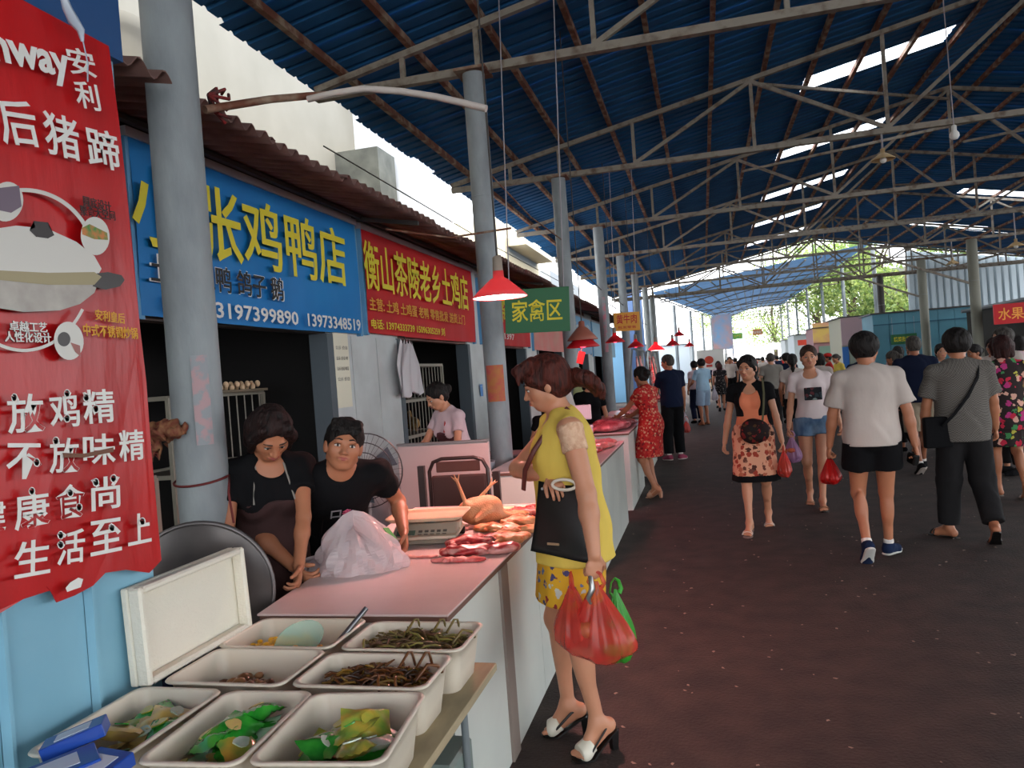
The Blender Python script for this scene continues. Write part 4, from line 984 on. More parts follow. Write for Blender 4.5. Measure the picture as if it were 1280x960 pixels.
# ---------------------------------------------------------------- heat lamps with red shades
m_shade = mat('lamp_red', (0.78, 0.12, 0.16), 0.4, transl=0.25); m_shade_old = mat('lamp_old', (0.62, 0.36, 0.30), 0.5)
m_glow = mat('lamp_glow', (1, 0.8, 0.8), 0.4, emit=(1.0, 0.58, 0.55), estr=14)
m_glow2 = mat('lamp_glow_dim', (1, 0.3, 0.4), 0.4, emit=(1.0, 0.25, 0.35), estr=2.5)
def heat_lamp(label, p, r, lit, top, old=False, energy=0, drop=None, double=False, color=(1, 0.42, 0.36)):
    L = empty('heat_lamp', p, 0, label, 'lamp', 'red shaded lamps over the stalls')
    pr = [(r*0.98, 0), (r, 0.006), (r*0.72, r*0.30), (r*0.36, r*0.62), (r*0.20, r*0.72), (r*0.19, r*0.95), (r*0.12, r*1.0), (0, r*1.02)]
    mb = MB(); mb.lathe(pr, n=28); mb.build('shade', mat('lamp_dusky', (0.62, 0.24, 0.25), 0.45, transl=0.08) if lit and energy > 100 else m_shade, L)
    mb = MB(); mb.lathe([(r*0.965, 0.004), (r*0.70, r*0.27), (r*0.34, r*0.58)], n=28); mb.build('shade_lining', mat('lining', (0.9, 0.75, 0.72), 0.4, emit=(1.0, 0.62, 0.62), estr=9 if lit else 0.3) if lit else m_shade, L)
    mb = MB(); mb.lathe([(r*0.19, r*0.95), (r*0.17, r*1.45), (r*0.08, r*1.5)], n=14); mb.build('socket', mat('socket', (0.55, 0.50, 0.45), 0.6), L)
    mb = MB(); mb.ball((0, 0, r*0.30), (r*0.32, r*0.32, r*0.34), 14); mb.build('bulb', m_glow if lit else m_glow2, L)
    if double:
        mb = MB(); mb.lathe([(a, b+r*0.42) for a, b in [(r*0.93*x/r, z*1.15) for x, z in pr]], n=28); mb.build('outer_shade', m_shade_old, L)
    mb = MB(); q = drop or (0, 0, 4.675+0.2*(p[0]+3.65)-p[2]); mb.tube([(0, 0, r*1.45), (q[0]*.5, q[1]*.5, q[2]*.5+r*.7), q], 0.006, 5); mb.build('cord', m_darksteel, L)
    if energy:
        ld = bpy.data.lights.new('heat_lamp_light', 'SPOT'); ld.energy = energy; ld.color = color; ld.spot_size = math.radians(150); ld.spot_blend = 0.7; ld.shadow_soft_size = 0.08
        lo = bpy.data.objects.new('heat_lamp_light', ld); link(lo); lo.parent = L; lo.location = (0, 0, 0.02)
    return L
lp = ony(625, 372, 4.35)
heat_lamp('brightly lit red lamp in front of the green hanging sign', tuple(lp), 0.165, True, 5.05, energy=190)
heat_lamp('double red lamp with a faded outer shade hanging a red tag', tuple(ony(729, 434, 7.9)), 0.175, False, 5.05, energy=60, double=True, color=(1, .25, .3))
for i, (px, py, yy, r, lb) in enumerate(((769, 428, 13.0, .17, 'small red lamp just right of the double lamp'), (795, 434, 15.2, .17, 'small red lamp third from the double lamp, before a column'), (820, 438, 17.5, .20, 'flat wide red lamp glowing white below'),
        (841, 432, 21, .20, 'red lamp hanging behind the navy shirted man'), (849, 420, 24, .18, 'highest of the small far red lamps'), (862, 433, 26, .17, 'farthest small red lamp on the stall row'))):
    heat_lamp(lb, tuple(ony(px, py, yy)), r, i == 2, 5.05, energy=30 if i in (0, 2, 4) else 0, color=(1, .3, .3))
mb = MB(); tg = ony(726, 447, 7.85); mb.cbox(tuple(tg), (0.07, 0.004, 0.13), 0.3, 0, 0.3); mb.tube([tuple(tg+V(0, 0, .05)), tuple(ony(729, 434, 7.9)+V(0, 0, .03))], 0.003, 4); tag(mb.build('paper_tag', mat('tag_red', (0.85, 0.12, 0.12), 0.6)), 'red paper tag dangling under the double lamp', 'tag')
# unlit pendant lamps and a bare bulb under the trusses
def pendant(label, p, r, top):
    L = empty('pendant_lamp', p, 0, label, 'lamp', 'cream pendant lamps under the roof')
    mb = MB(); mb.lathe([(r, 0), (r*0.98, 0.012), (r*0.35, r*0.55), (r*0.2, r*0.6), (r*.2, r), (0, r)], n=20); mb.build('shade', mat('pendant_cream', (0.78, 0.66, 0.48), 0.6), L)
    mb = MB(); mb.tube([(0, 0, r), (0, 0, top-p[2])], 0.014, 6); mb.build('rod', m_alu, L)
    mb = MB(); mb.ball((0, 0, 0.0), r*0.3, 8); mb.build('bulb', m_lw, L)
pendant('cream pendant lamp right of the second skylight strip', tuple(ony(1104, 200, 11.1)), 0.15, 4.5)
pendant('cream pendant lamp far ahead above the farther right column', tuple(ony(1191, 330, 23.7)), 0.17, 4.45)
pendant('cream pendant lamp at the right edge under the truss', tuple(ony(1270, 308, 19.6)), 0.17, 4.5)
pendant('small pendant lamp over the lane below the gable opening', tuple(ony(1029, 287, 27.9)), 0.20, 4.5)
p = ony(1193, 168, 9.0)
bb = empty('light_bulb', tuple(p), 0, 'bare white bulb hanging on a long cord at upper right', 'bulb')
mb = MB(); mb.lathe([(0, -0.055), (0.03, -0.05), (0.048, -0.02), (0.045, 0.01), (0.025, 0.04), (0.024, 0.05), (0, 0.05)], n=16); mb.build('glass', m_lw, bb)
mb = MB(); mb.lathe([(0.026, 0.045), (0.024, 0.09), (0.01, 0.10)], n=12); mb.build('socket', m_lw, bb)
mb = MB(); mb.tube([(0, 0, 0.10), (-0.005, 0, 0.5), (-0.02, 0, 5.35-p[2])], 0.006, 5); mb.build('cord', m_alu, bb)
# bent plastic pipe and cable-tied bamboo pole across the near end
a, b, c_, d_ = onx(256, 137, -2.02), ony(408, 118, 3.6), ony(470, 113, 3.55), ony(607, 136, 3.3)
mb = MB(); mb.tube([tuple(a), tuple((a+b)/2+V(0, 0, 0.01)), tuple(b)], 0.018, 8); tag(mb.build('bamboo_pole', m_rust), 'thin rusty pole reaching from the nearest column to the pale pipe', 'pole')
mb = MB(); pts = [ony(px, py, 3.45) for px, py in ((385, 124), (420, 116), (455, 111), (500, 114), (545, 121), (580, 129), (608, 136))]
mb.tube([tuple(p) for p in pts], 0.017, 8); tag(mb.build('plastic_pipe', mat('pipe_white', (0.76, 0.72, 0.69), 0.5)), 'bent pale plastic pipe above the shop canopy', 'pipe')
rt = onx(268, 128, -2.02)
mb = MB()
for i in range(7):
    ax = i*0.9; mb.tube([tuple(rt+V(0.0, -.04, .02)), tuple(rt+V(0.05*math.cos(ax), 0.04, 0.06*math.sin(ax)+.02)), tuple(rt+V(0.04*math.cos(ax+1), .08, 0.07*math.sin(ax+1)))], 0.008, 5)
tag(mb.build('rag_knot', mat('rag', (0.55, 0.12, 0.12), 0.9, col2=(0.25, 0.2, 0.2), scale=20)), 'knot of red rag tied on the nearest column under the pole', 'rag')
# wires strung between columns
for i, (p, q) in enumerate((((CX[1], YK[1], 3.62), (CX[2], YK[2], 3.55)), ((-2.6, 6.2, float(onx(500, 294, -2.6)[2])), (CX[1]+.3, YK[1]-.2, float(onx(640, 286, -1.6)[2]))), ((CX[2], YK[2], 3.35), (CX[4], YK[4], 3.2)), ((CX[3], YK[3], 3.0), (CX[6], YK[6], 3.1)))):
    mb = MB(); m_ = [(p[j]+q[j])/2-(0.08 if j == 2 else 0) for j in range(3)]; mb.tube([p, m_, q], 0.010, 5)
    tag(mb.build('cable', m_rust if i < 2 else m_darksteel), ['reddish cable strung from the second column towards the third', 'rod reaching from under the canopy past the second column', 'cable strung between the third and fifth columns', 'cable strung low along the far columns'][i], 'cable')
# ---------------------------------------------------------------- red poster on the container wall
PXS = PX+0.045
def pp(px, py, x=PXS): p = onx(px, py, x); return (float(p[1]), float(p[2]))
poster = empty('poster', (PX, 1.4, 1.1), 0, 'large torn red advertising poster with a steel pot on the light blue wall', 'poster')
L_ = np.array(poster.location)
m_pr = mat('poster_red', (0.74, 0.065, 0.085), 0.32, spec=0.5, col2=(0.66, 0.05, 0.07), scale=2.2, bump=0.25, bscale=7, stretch=(1, 2.0, 0.5))
out = [(0.30, 2.62)]+[pp(*q) for q in ((139, 57), (150, 150), (157, 220), (168, 323), (178, 410), (187, 477), (193, 560), (200, 660), (203, 700), (196, 708), (188, 716), (160, 712), (135, 716), (120, 732), (98, 744), (75, 753), (68, 740), (62, 733), (30, 750), (0, 768))]+[(0.9, 1.13), (0.30, 1.14)]
bm = bmesh.new(); rings = []
for (dx) in (0.0, 0.003): rings.append([bm.verts.new((dx+0.036+0.006*math.sin(y*9)*math.sin(z*5), y-L_[1], z-L_[2])) for y, z in out])
bm.faces.new(rings[1]); bm.faces.new(rings[0][::-1])
for i in range(len(out)): bm.faces.new((rings[0][i], rings[0][(i+1) % len(out)], rings[1][(i+1) % len(out)], rings[1][i]))
bmesh.ops.triangulate(bm, faces=[f for f in bm.faces if len(f.verts) > 4]); me = bpy.data.meshes.new('vinyl_sheet'); bm.to_mesh(me); bm.free(); me.materials.append(m_pr)
vo = bpy.data.objects.new('vinyl_sheet', me); link(vo); vo.parent = poster
PXL = PX+0.061
def ptext(s, p0, p1, m, bold=0.03, outline=None, dx=0.0):
    a, b = onx(p0[0], p0[1], PXL), onx(p0[0], p0[2], PXL); c, d = onx(p1[0], p1[1], PXL), onx(p1[0], p1[2], PXL)
    y0, y1 = (a[1]+b[1])/2, (c[1]+d[1])/2; zt0, zb0, zt1, zb1 = a[2], b[2], c[2], d[2]
    z0, z1 = (zb0+zb1)/2, (zt0+zt1)/2; tilt = math.atan2((zt1+zb1-zt0-zb0)/2, y1-y0)
    c_ = V(PXL, (y0+y1)/2, (z0+z1)/2)-L_
    if outline is not None: text(s, (y1-y0)*1.01, (z1-z0)*1.05, outline, c_-V(0.002, 0, 0), R_EAST, poster, bold+0.05, thick=0.001, tilt=tilt)
    text(s, y1-y0, z1-z0, m, c_+V(dx, 0, 0), R_EAST, poster, bold, thick=0.0015, tilt=tilt)
# brand name and its swoosh
ptext('Amway', (-70, 15, 70), (88, 58, 112), m_lw, 0.03)
ptext('安', (84, 58, 90), (119, 66, 97), m_lw, 0.035); ptext('利', (94, 101, 131), (124, 106, 140), m_lw, 0.035)
ptext('皇', (-75, 108, 186), (-22, 118, 190), m_lw, 0.045); ptext('后', (-2, 122, 178), (46, 130, 184), m_lw, 0.045); ptext('猪', (55, 138, 190), (99, 150, 202), m_lw, 0.045); ptext('蹄', (108, 157, 206), (149, 168, 214), m_lw, 0.045)
def pshape(pts, m, d=0.0, name='print'):
    mb = MB(); q = [pp(*p, PXL+d) for p in pts]; vs = [(PXL+d-L_[0], y-L_[1], z-L_[2]) for y, z in q]; vs2 = [(v[0]-0.001, v[1], v[2]) for v in vs]; n = len(vs)
    bm = bmesh.new(); a = [bm.verts.new(v) for v in vs]; f = bm.faces.new(a[::-1]); bmesh.ops.triangulate(bm, faces=[f]); me = bpy.data.meshes.new(name); bm.to_mesh(me); bm.free(); me.materials.append(m)
    o = bpy.data.objects.new(name, me); link(o); o.parent = poster; return o
def ellpx(cx, cy, rx, ry, n=28, a0=0, a1=2*PI, rot=0.0):
    return [(cx+rx*math.cos(a0+(a1-a0)*i/n)*math.cos(rot)-ry*math.sin(a0+(a1-a0)*i/n)*math.sin(rot), cy+rx*math.cos(a0+(a1-a0)*i/n)*math.sin(rot)+ry*math.sin(a0+(a1-a0)*i/n)*math.cos(rot)) for i in range(n)]
m_pw = mat('print_white', (0.80, 0.79, 0.76), 0.35); m_pg = mat('print_grey', (0.60, 0.57, 0.54), 0.35, col2=(0.74, 0.72, 0.68), scale=9); m_pd = mat('print_dark', (0.15, 0.12, 0.12), 0.35)
m_pgold = mat('print_glass', (0.60, 0.55, 0.40), 0.35)
def arc(cx, cy, rx, ry, t, a0, a1, n=22): 
    o = [(cx+rx*math.cos(a0+(a1-a0)*i/n), cy+ry*math.sin(a0+(a1-a0)*i/n)) for i in range(n+1)]; i_ = [(cx+(rx-t)*math.cos(a0+(a1-a0)*i/n), cy+(ry-t)*math.sin(a0+(a1-a0)*i/n)) for i in range(n+1)]
    return o+i_[::-1]
pshape(arc(30, 330, 92, 95, 5, -1.75, -0.55), m_pw, 0.0005, 'ring_print'); pshape(arc(30, 330, 88, 110, 4, 0.55, 2.2), m_pw, 0.0005, 'ring_print')
pot = [(-60, 352), (-45, 372), (-10, 384), (30, 390), (75, 388), (100, 380), (118, 366), (124, 350), (112, 336), (60, 342), (0, 338), (-40, 335)]
pshape(pot, m_pg, 0.001, 'pot_body_print')
lid_ = [(-55, 338), (-48, 310), (-20, 288), (20, 282), (60, 286), (95, 302), (118, 320), (127, 336), (120, 348), (80, 352), (30, 350), (-20, 346)]
pshape(lid_, m_pw, 0.0015, 'pot_lid_print')
pshape([(-50, 334), (0, 338), (60, 341), (118, 340), (127, 346), (118, 356), (60, 356), (0, 350), (-45, 345)], m_pgold, 0.002, 'glass_rim_print')
pshape([(118, 342), (135, 340), (152, 344), (156, 350), (150, 358), (132, 362), (116, 358)], m_pd, 0.0018, 'pot_handle_print')
pshape([(42, 276), (60, 278), (61, 283), (68, 294), (60, 298), (45, 296), (37, 288), (44, 284)], m_pd, 0.0025, 'knob_print')
pshape(ellpx(8, 252, 21, 25, rot=0.2), m_pw, 0.0025, 'round_inset_print'); pshape([(-10, 236), (24, 232), (27, 258), (14, 266), (-5, 262)], mat('print_purple', (0.42, 0.36, 0.42), 0.35), 0.003, 'inset_detail_print')
pshape(ellpx(119, 295, 18, 24, rot=-0.1), m_pw, 0.0025, 'round_inset_print'); pshape([(102, 285), (112, 280), (134, 291), (135, 300), (118, 299), (103, 293)], mat('print_food', (0.75, 0.45, 0.20), 0.4, col2=(0.25, 0.5, 0.2), scale=60), 0.003, 'inset_detail_print')
pshape(ellpx(86, 426, 18.5, 24, rot=-0.1), m_pw, 0.0025, 'round_inset_print'); pshape(ellpx(80, 424, 8, 9), m_pd, 0.003, 'inset_detail_print'); pshape([(88, 428), (100, 432), (101, 446), (94, 440)], mat('print_hand', (0.60, 0.35, 0.32), 0.4), 0.003, 'inset_detail_print')
m_out = mat('print_blackish', (0.13, 0.05, 0.05), 0.4)
ptext('圆底设计', (104, 245, 257), (139, 252, 266), m_out, 0.01); ptext('聚食大空间', (100, 256, 269), (144, 264, 276), m_out, 0.01)
ptext('卓越工艺', (12, 401, 414), (59, 403, 416), m_lw, 0.012, outline=m_out); ptext('人性化设计', (6, 414, 427), (64, 416, 429), m_lw, 0.012, outline=m_out)
ptext('安利皇后', (119, 386, 400), (156, 392, 405), m_yel2, 0.02); ptext('中式不锈钢炒锅', (104, 404, 420), (172, 410, 424), m_yel2, 0.02)
for ch, a, b in (('不', (-60, 494, 546), (-16, 494, 544)), ('放', (9, 493, 543), (55, 491, 539)), ('鸡', (62, 492, 536), (99, 489, 533)), ('精', (104, 488, 530), (143, 485, 528)),
                 ('不', (8, 556, 598), (52, 552, 600)), ('放', (62, 548, 592), (99, 546, 590)), ('味', (104, 543, 583), (144, 541, 580)), ('精', (149, 538, 578), (180, 536, 574)),
                 ('健', (-32, 628, 668), (7, 622, 664)), ('康', (18, 618, 664), (62, 611, 657)), ('食', (70, 608, 650), (106, 602, 646)), ('尚', (114, 597, 640), (150, 594, 634)),
                 ('生', (18, 678, 724), (63, 672, 716)), ('活', (71, 664, 708), (106, 660, 702)), ('至', (113, 652, 696), (152, 646, 688)), ('上', (160, 643, 684), (189, 640, 676))):
    ptext(ch, a, b, m_lw, 0.05)
pshape([(82, 735), (88, 728), (98, 722), (104, 724), (101, 734), (92, 737), (84, 740)], m_lw, 0.001, 'torn_letter_print')
pshape([(78, 566), (105, 567), (142, 559), (142, 565), (105, 572), (80, 572)], mat('tape_brown', (0.42, 0.25, 0.16), 0.5), 0.004, 'tape_strip')
# white droplets printed over the strokes
for cx, cy in ((18, 497), (84, 492), (84, 523), (108, 497), (120, 511), (46, 578), (70, 551), (40, 614), (88, 616), (99, 634), (120, 603), (142, 598), (76, 669), (76, 681), (140, 660), (178, 652)):
    pshape(arc(cx, cy, 4.2, 5.4, 1.3, 0, 2*PI, 16), m_lw, 0.003, 'drop_ring_print')
# twisted clear plastic hanging over the poster's top corner
mb = MB(); pts = [onx(px, py, PX+0.09) for px, py in ((78, -8), (84, 10), (92, 26), (101, 38), (103, 52))]
mb.tube([tuple(p) for p in pts], [0.008, 0.012, 0.014, 0.010, 0.004], 6, flat=0.5); mb.tube([tuple(pts[3]), tuple(pts[3]+V(0, 0.015, -0.08)), tuple(pts[3]+V(0, 0.01, -0.13))], 0.002, 4)
tag(mb.build('plastic_twist', mat('clear_twist', (0.75, 0.80, 0.85), 0.15, alpha=0.8)), 'twisted strip of shiny plastic hanging over the poster corner', 'strip')
# ---------------------------------------------------------------- counters
m_top = mat('counter_top', (0.86, 0.80, 0.79), 0.22, col2=(0.82, 0.76, 0.75), scale=3, spec=0.5)
m_face = mat('counter_face', (0.82, 0.84, 0.81), 0.35, col2=(0.74, 0.76, 0.74), scale=2.2, contrast=(0.3, 0.8))
m_edge = mat('counter_edge', (0.42, 0.30, 0.26), 0.6)
CT = 0.835
def counter(label, x0, x1, y0, y1, z=CT, npan=3, xb=None):
    r = empty('stall_counter', ((x0+x1)/2, (y0+y1)/2, 0), 0, label, 'counter', 'white tiled stall counters'); cx, cy = (x0+x1)/2, (y0+y1)/2
    xb = x0 if xb is None else xb
    mb = MB(); mb.prism([(x0-cx, y0-cy), (x1-cx, y0-cy), (x1-cx, y1-cy), (xb-cx, y1-cy)], z-0.008, z); mb.build('worktop', m_top, r, bevel=0.002)
    mb = MB(); mb.prism([(x0-cx+.006, y0-cy+.006), (x1-cx-.006, y0-cy+.006), (x1-cx-.006, y1-cy-.006), (xb-cx+.006, y1-cy-.006)], z-0.030, z-0.008); mb.build('edge_board', m_edge, r)
    ln = (y1-y0-0.04)/npan
    for i in range(npan): mb = MB(); mb.box((x1-cx-0.05, y0-cy+0.02+i*ln+0.003, 0), (x1-cx-0.015, y0-cy+0.02+(i+1)*ln-0.003, z-0.03)); mb.build('panel', m_face, r)
    mb = MB(); mb.box((x0-cx+0.02, y0-cy+0.02, 0), (x1-cx-0.05, y0-cy+0.05, z-0.03)); mb.build('end_panel', m_face, r)
    mb = MB(); mb.box((x0-cx+0.02, y1-cy-0.05, 0), (x1-cx-0.05, y1-cy-0.02, z-0.03)); mb.build('end_panel', m_face, r)
    return r
c1 = counter('nearest white counter with the pink-lit top where the meat lies', -1.58, -0.87, 2.35, 4.42, npan=3, xb=-1.80)
mb = MB(); p = onx(638, 760, -0.86); mb.box((-0.0, p[1]-3.385-0.06, 0), (0.012, p[1]-3.385+0.05, CT-0.03)); o = mb.build('grey_strip', mat('strip_grey', (0.50, 0.45, 0.42), 0.6), c1); o.location.x = 0.34  # grey vertical strip on the front of the nearest counter
c2 = counter('second white counter, behind the woman in yellow, with meat at its far end', -1.74, -0.85, 5.80, 7.95, z=0.85, npan=3)
c3 = counter('third white counter where the woman in the red dress stands', -1.60, -0.86, 8.55, 10.35, z=0.88, npan=2)
c4 = counter('fourth white counter beside the navy shirted man', -1.60, -0.86, 11.2, 13.2, z=0.88, npan=2)
c5 = counter('farther white counter below the hanging meat racks', -1.60, -0.80, 16.6, 19.4, z=0.85, npan=2)
# board carrying the pickle boxes, on trestle legs
SZ = 0.70
bd = empty('trestle_board', (-1.2, 1.8, 0), 0, 'rough pale board on steel legs carrying the pickle boxes', 'table')
for i, (a, b) in enumerate(((-0.44, -0.16), (-0.155, 0.15), (0.155, 0.50))):
    mb = MB(); mb.box((a, -0.75, SZ-0.025), (b, 0.50, SZ)); mb.build('plank', mat('board_wood', (0.66, 0.60, 0.48), 0.85, col2=(0.50, 0.45, 0.36), scale=9, stretch=(1, 0.3, 1), contrast=(0.4, 0.7), bump=0.3), bd, bevel=0.003)
for x in (-0.35, 0.42):
    for y in (-0.55, 0.38): mb = MB(); mb.tube([(x, y, 0), (x, y, SZ-0.025)], 0.012, 8); mb.build('leg', m_grey, bd)
    mb = MB(); mb.beam((x, -0.55, 0.30), (x, 0.38, 0.30), 0.02); mb.build('rail', m_grey, bd)
mb = MB(); mb.cbox((-0.92, 2.17, 0.24), (0.26, 0.2, 0.48)); tag(mb.build('storage_crate', mat('crate_grey', (0.45, 0.50, 0.48), 0.7), bevel=0.01), 'grey green crate under the trestle board beside the counter', 'crate')
# plastic food boxes with rolled rims
m_bin = mat('bin_white', (0.88, 0.84, 0.77), 0.35, spec=0.4, transl=0.15)
def rrect(cx, cy, w, h, r, n=6):
    pts = []
    for qx, qy, a in ((1, 1, 0), (-1, 1, PI/2), (-1, -1, PI), (1, -1, 1.5*PI)):
        for i in range(n+1):
            t = a+PI/2*i/n; pts.append((cx+qx*(w/2-r)+r*math.cos(t), cy+qy*(h/2-r)+r*math.sin(t)))
    return pts
def food_bin(label, x0, x1, y0, y1, h=0.135, rz=0.0, zr=0.0):
    w, d = x1-x0, y1-y0; r = empty('food_box', ((x0+x1)/2, (y0+y1)/2, SZ+zr), rz, label, 'box', 'white plastic food boxes on the board')
    mb = MB(); rings = []
    prof = [(0.030, 0.004), (0.022, 0.0), (0.0, h), (-0.006, h+0.003), (-0.010, h-0.001), (-0.009, h-0.007)]
    inn = [(0.003, h+0.002), (0.024, 0.006), (0.034, 0.004)]
    def ring(o, z): return [(x, y, z) for x, y in rrect(0, 0, w-0.02-2*o*0.9, d-0.02-2*o*0.9, 0.035)]
    seq = [ring(*q) for q in [(0.025, 0.0)]+[(0.022-0.022*t, 0.002+(h-0.002)*t) for t in (0, 0.33, 0.66, 1)]+[(-0.010, h-0.004), (-0.013, h), (-0.010, h+0.004), (0.0, h+0.004)]+[(0.003+0.021*t, h-(h-0.006)*t) for t in (0, 0.5, 1)]]
    n = len(seq[0]); vs = [p for s_ in seq for p in s_]; fs = [(i*n+j, i*n+(j+1) % n, (i+1)*n+(j+1) % n, (i+1)*n+j) for i in range(len(seq)-1) for j in range(n)]
    mb.add(vs, fs, True); mb.add(seq[0], [tuple(range(n))[::-1]]); mb.add(seq[-1], [tuple(range(n))]); mb.build('tub', m_bin, r)
    return r, w, d
food_bin('white box of green snack bags at the right front corner of the board', -1.0, -0.70, 1.39, 1.74, rz=0.10)
food_bin('white box heaped with dark brown pickled greens', -1.11, -0.73, 1.765, 2.0)
food_bin('white box of olive green pickled beans, nearest the counter', -1.10, -0.72, 2.025, 2.275)
food_bin('white box holding yellow pickle and a metal scoop', -1.52, -1.13, 2.03, 2.30)
food_bin('white box of brown snail-like lumps next to the foam lid', -1.50, -1.13, 1.76, 2.02)
food_bin('white box of shiny green packets in the middle of the front row', -1.25, -1.005, 1.36, 1.73, rz=0.06)
food_bin('white box with yellow noodle packets at the left front', -1.54, -1.275, 1.36, 1.73)
def strands(label, cx, cy, w, d, z, n, cols, seed, cat='food', r=0.004, L=0.14, name='pickled_beans', over=0):
    rnd = random.Random(seed); root = empty(name, (cx, cy, z), 0, label, cat)
    groups = [MB() for _ in cols]
    for i in range(n):
        a = rnd.gauss(0.0, 0.7); l = L*rnd.uniform(0.5, 1.2); q = rnd.uniform(-.5, .5)*w*0.72; p = rnd.uniform(-.5, .5)*d*0.62; hh = rnd.random()*0.045*(1-abs(2*q/w)**2*.6)
        pts = []; b = rnd.uniform(-1.5, 1.5)
        for j in range(6):
            t = j/5-0.5; aa = a+b*t; pts.append((max(-w*.46, min(w*.46, q+l*t*math.cos(aa))), max(-d*.44, min(d*.44, p+l*t*math.sin(aa)+0.012*b*math.sin(PI*t))), hh+0.012*math.sin(5*t+i)))
        groups[i % len(cols)].tube(pts, [r*.6, r, r, r, r, r*.5], 5)
    mb = MB(); mb.ball((0, 0, -.01), (w*.42, d*.38, .035), 16); mb.build('bed', cols[-1], root)
    for g, c in zip(groups, cols): tag(g.build('strands', c, root), kind='stuff')
    if over:
        g = MB()
        for i in range(over):
            x = rnd.uniform(-.4, .4)*w; s_ = rnd.choice((-1, 1)); g.tube([(x, s_*d*0.2, 0.05), (x+0.01, s_*d*0.42, 0.075), (x+0.015, s_*d*0.5, 0.07), (x+0.02, s_*d*0.53, 0.03)], r, 5)
        g.tube([(w*.38, -.02, .04), (w*.46, 0, .075), (w*.52, 0.02, .065), (w*.53, .04, .04)], r*1.2, 5)
        g.build('hanging_strands', cols[0], root)['kind'] = 'stuff'
    return root
m_bean = mat('bean_olive', (0.42, 0.36, 0.17), 0.35); m_bean2 = mat('bean_green', (0.52, 0.50, 0.25), 0.35); m_gr = mat('greens_brown', (0.38, 0.22, 0.07), 0.3); m_gr2 = mat('greens_olive', (0.50, 0.38, 0.12), 0.3); m_gr3 = mat('greens_dark', (0.20, 0.12, 0.05), 0.3)
strands('tangle of olive pickled long beans in the box nearest the counter', -0.91, 2.15, 0.34, 0.22, SZ+0.08, 260, [m_bean, m_bean2, mat('bean_dark', (0.30, 0.22, 0.10), 0.4)], 1, over=4)
strands('heap of dark brown pickled mustard greens in the middle right box', -0.92, 1.88, 0.34, 0.20, SZ+0.08, 330, [m_gr, m_gr2, m_gr3], 2, L=0.10, name='pickled_greens', over=4)
def lumps(label, cx, cy, w, d, z, n, mats, seed, r=0.014, name='pickle_pieces'):
    rnd = random.Random(seed); root = empty(name, (cx, cy, z), 0, label, 'food'); gs = [MB() for _ in mats]
    for i in range(n):
        g = gs[i % len(mats)]; q = rnd.gauss(0, .22)*w; p = rnd.gauss(0, .2)*d; rr = r*rnd.uniform(.6, 1.3)
        g.ball((max(-.42*w, min(.42*w, q)), max(-.4*d, min(.4*d, p)), rr*.6+0.025*rnd.random()*(1-min(1, abs(q)*2.5/w))), (rr, rr*rnd.uniform(.6, 1), rr*.7), 7, Matrix.Rotation(rnd.uniform(0, 3), 3, 'Z'))
    for g, c in zip(gs, mats): tag(g.build('pieces', c, root), kind='stuff')
    return root
lumps('brown marinated lumps lying in the box next to the foam lid', -1.31, 1.87, 0.24, 0.16, SZ+0.065, 60, [mat('snail', (0.42, 0.27, 0.15), 0.35), mat('snail2', (0.58, 0.42, 0.26), 0.4)], 4, 0.017)
lumps('shredded yellow pickle in the box with the scoop', -1.36, 2.15, 0.28, 0.17, SZ+0.085, 130, [mat('yellow_pickle', (0.88, 0.68, 0.12), 0.4), mat('yellow_pickle2', (0.80, 0.60, 0.25), 0.4)], 5, 0.012)
# clear plastic bowl and metal scoop lying in the yellow pickle
mb = MB(); mb.lathe([(0.0, 0.0), (0.04, 0.0), (0.075, 0.045), (0.078, 0.045)], n=22, m=Matrix.Rotation(0.5, 3, 'X')); o = mb.build('plastic_bowl', mat('bowl_clear', (0.60, 0.85, 0.78), 0.15, alpha=0.45)); o.location = (-1.27, 2.12, SZ+0.10); tag(o, 'small greenish clear bowl in the yellow pickle', 'bowl')
mb = MB(); a, b = onz(415, 812, .80), onz(458, 760, 0.895); mb.tube([tuple(a), tuple(b)], 0.0085, 8); mb.tube([tuple(a), tuple(a-V(0.05, 0.05, 0.02))], [0.014, 0.026], 8, flat=0.4)
tag(mb.build('serving_scoop', mat('steel_bright', (0.55, 0.55, 0.56), 0.3, metal=0.9)), 'steel scoop with a round handle leaning on the box rim', 'scoop')
# snack packets
def packet(label, loc, w, h, m, rot, seed, group, m2=None, txt=None, name='snack_packet'):
    rnd = random.Random(seed); r = empty(name, loc, 0, label, 'packet', group); r.rotation_euler = rot; n = 10; vs = []
    for side in (1, -1):
        for i in range(n+1):
            for j in range(n+1):
                u, v = i/n, j/n; puff = (math.sin(PI*u)*math.sin(PI*v))**0.6*0.016; vs.append(((u-.5)*w, (v-.5)*h, side*puff*(1+0.35*math.sin(9*u+seed)*math.sin(8*v+seed*2))+0.0025*math.sin(7*u+5*v+seed)+0.002*math.sin(31*u+seed)*math.sin(27*v)))
    N_ = (n+1)**2; fs = [(i*(n+1)+j, (i+1)*(n+1)+j, (i+1)*(n+1)+j+1, i*(n+1)+j+1) for i in range(n) for j in range(n)]; fs += [tuple(q+N_ for q in f[::-1]) for f in fs]
    meshobj('wrapper', vs, fs, m, r)
    if m2: mb = MB(); mb.prism([(w*.22*math.cos(t)*(1+.2*math.sin(3*t)), h*.14*math.sin(t)) for t in np.linspace(0, 2*PI, 14)[:-1]], 0.0175, 0.0205); mb.build('printed_patch', m2, r)
    return r
m_pgrn = mat('packet_green', (0.10, 0.50, 0.14), 0.25, col2=(0.25, 0.65, 0.22), scale=14, coat=0.4); m_pwht = mat('packet_white', (0.80, 0.82, 0.78), 0.25, col2=(0.55, 0.75, 0.6), scale=16, coat=0.4)
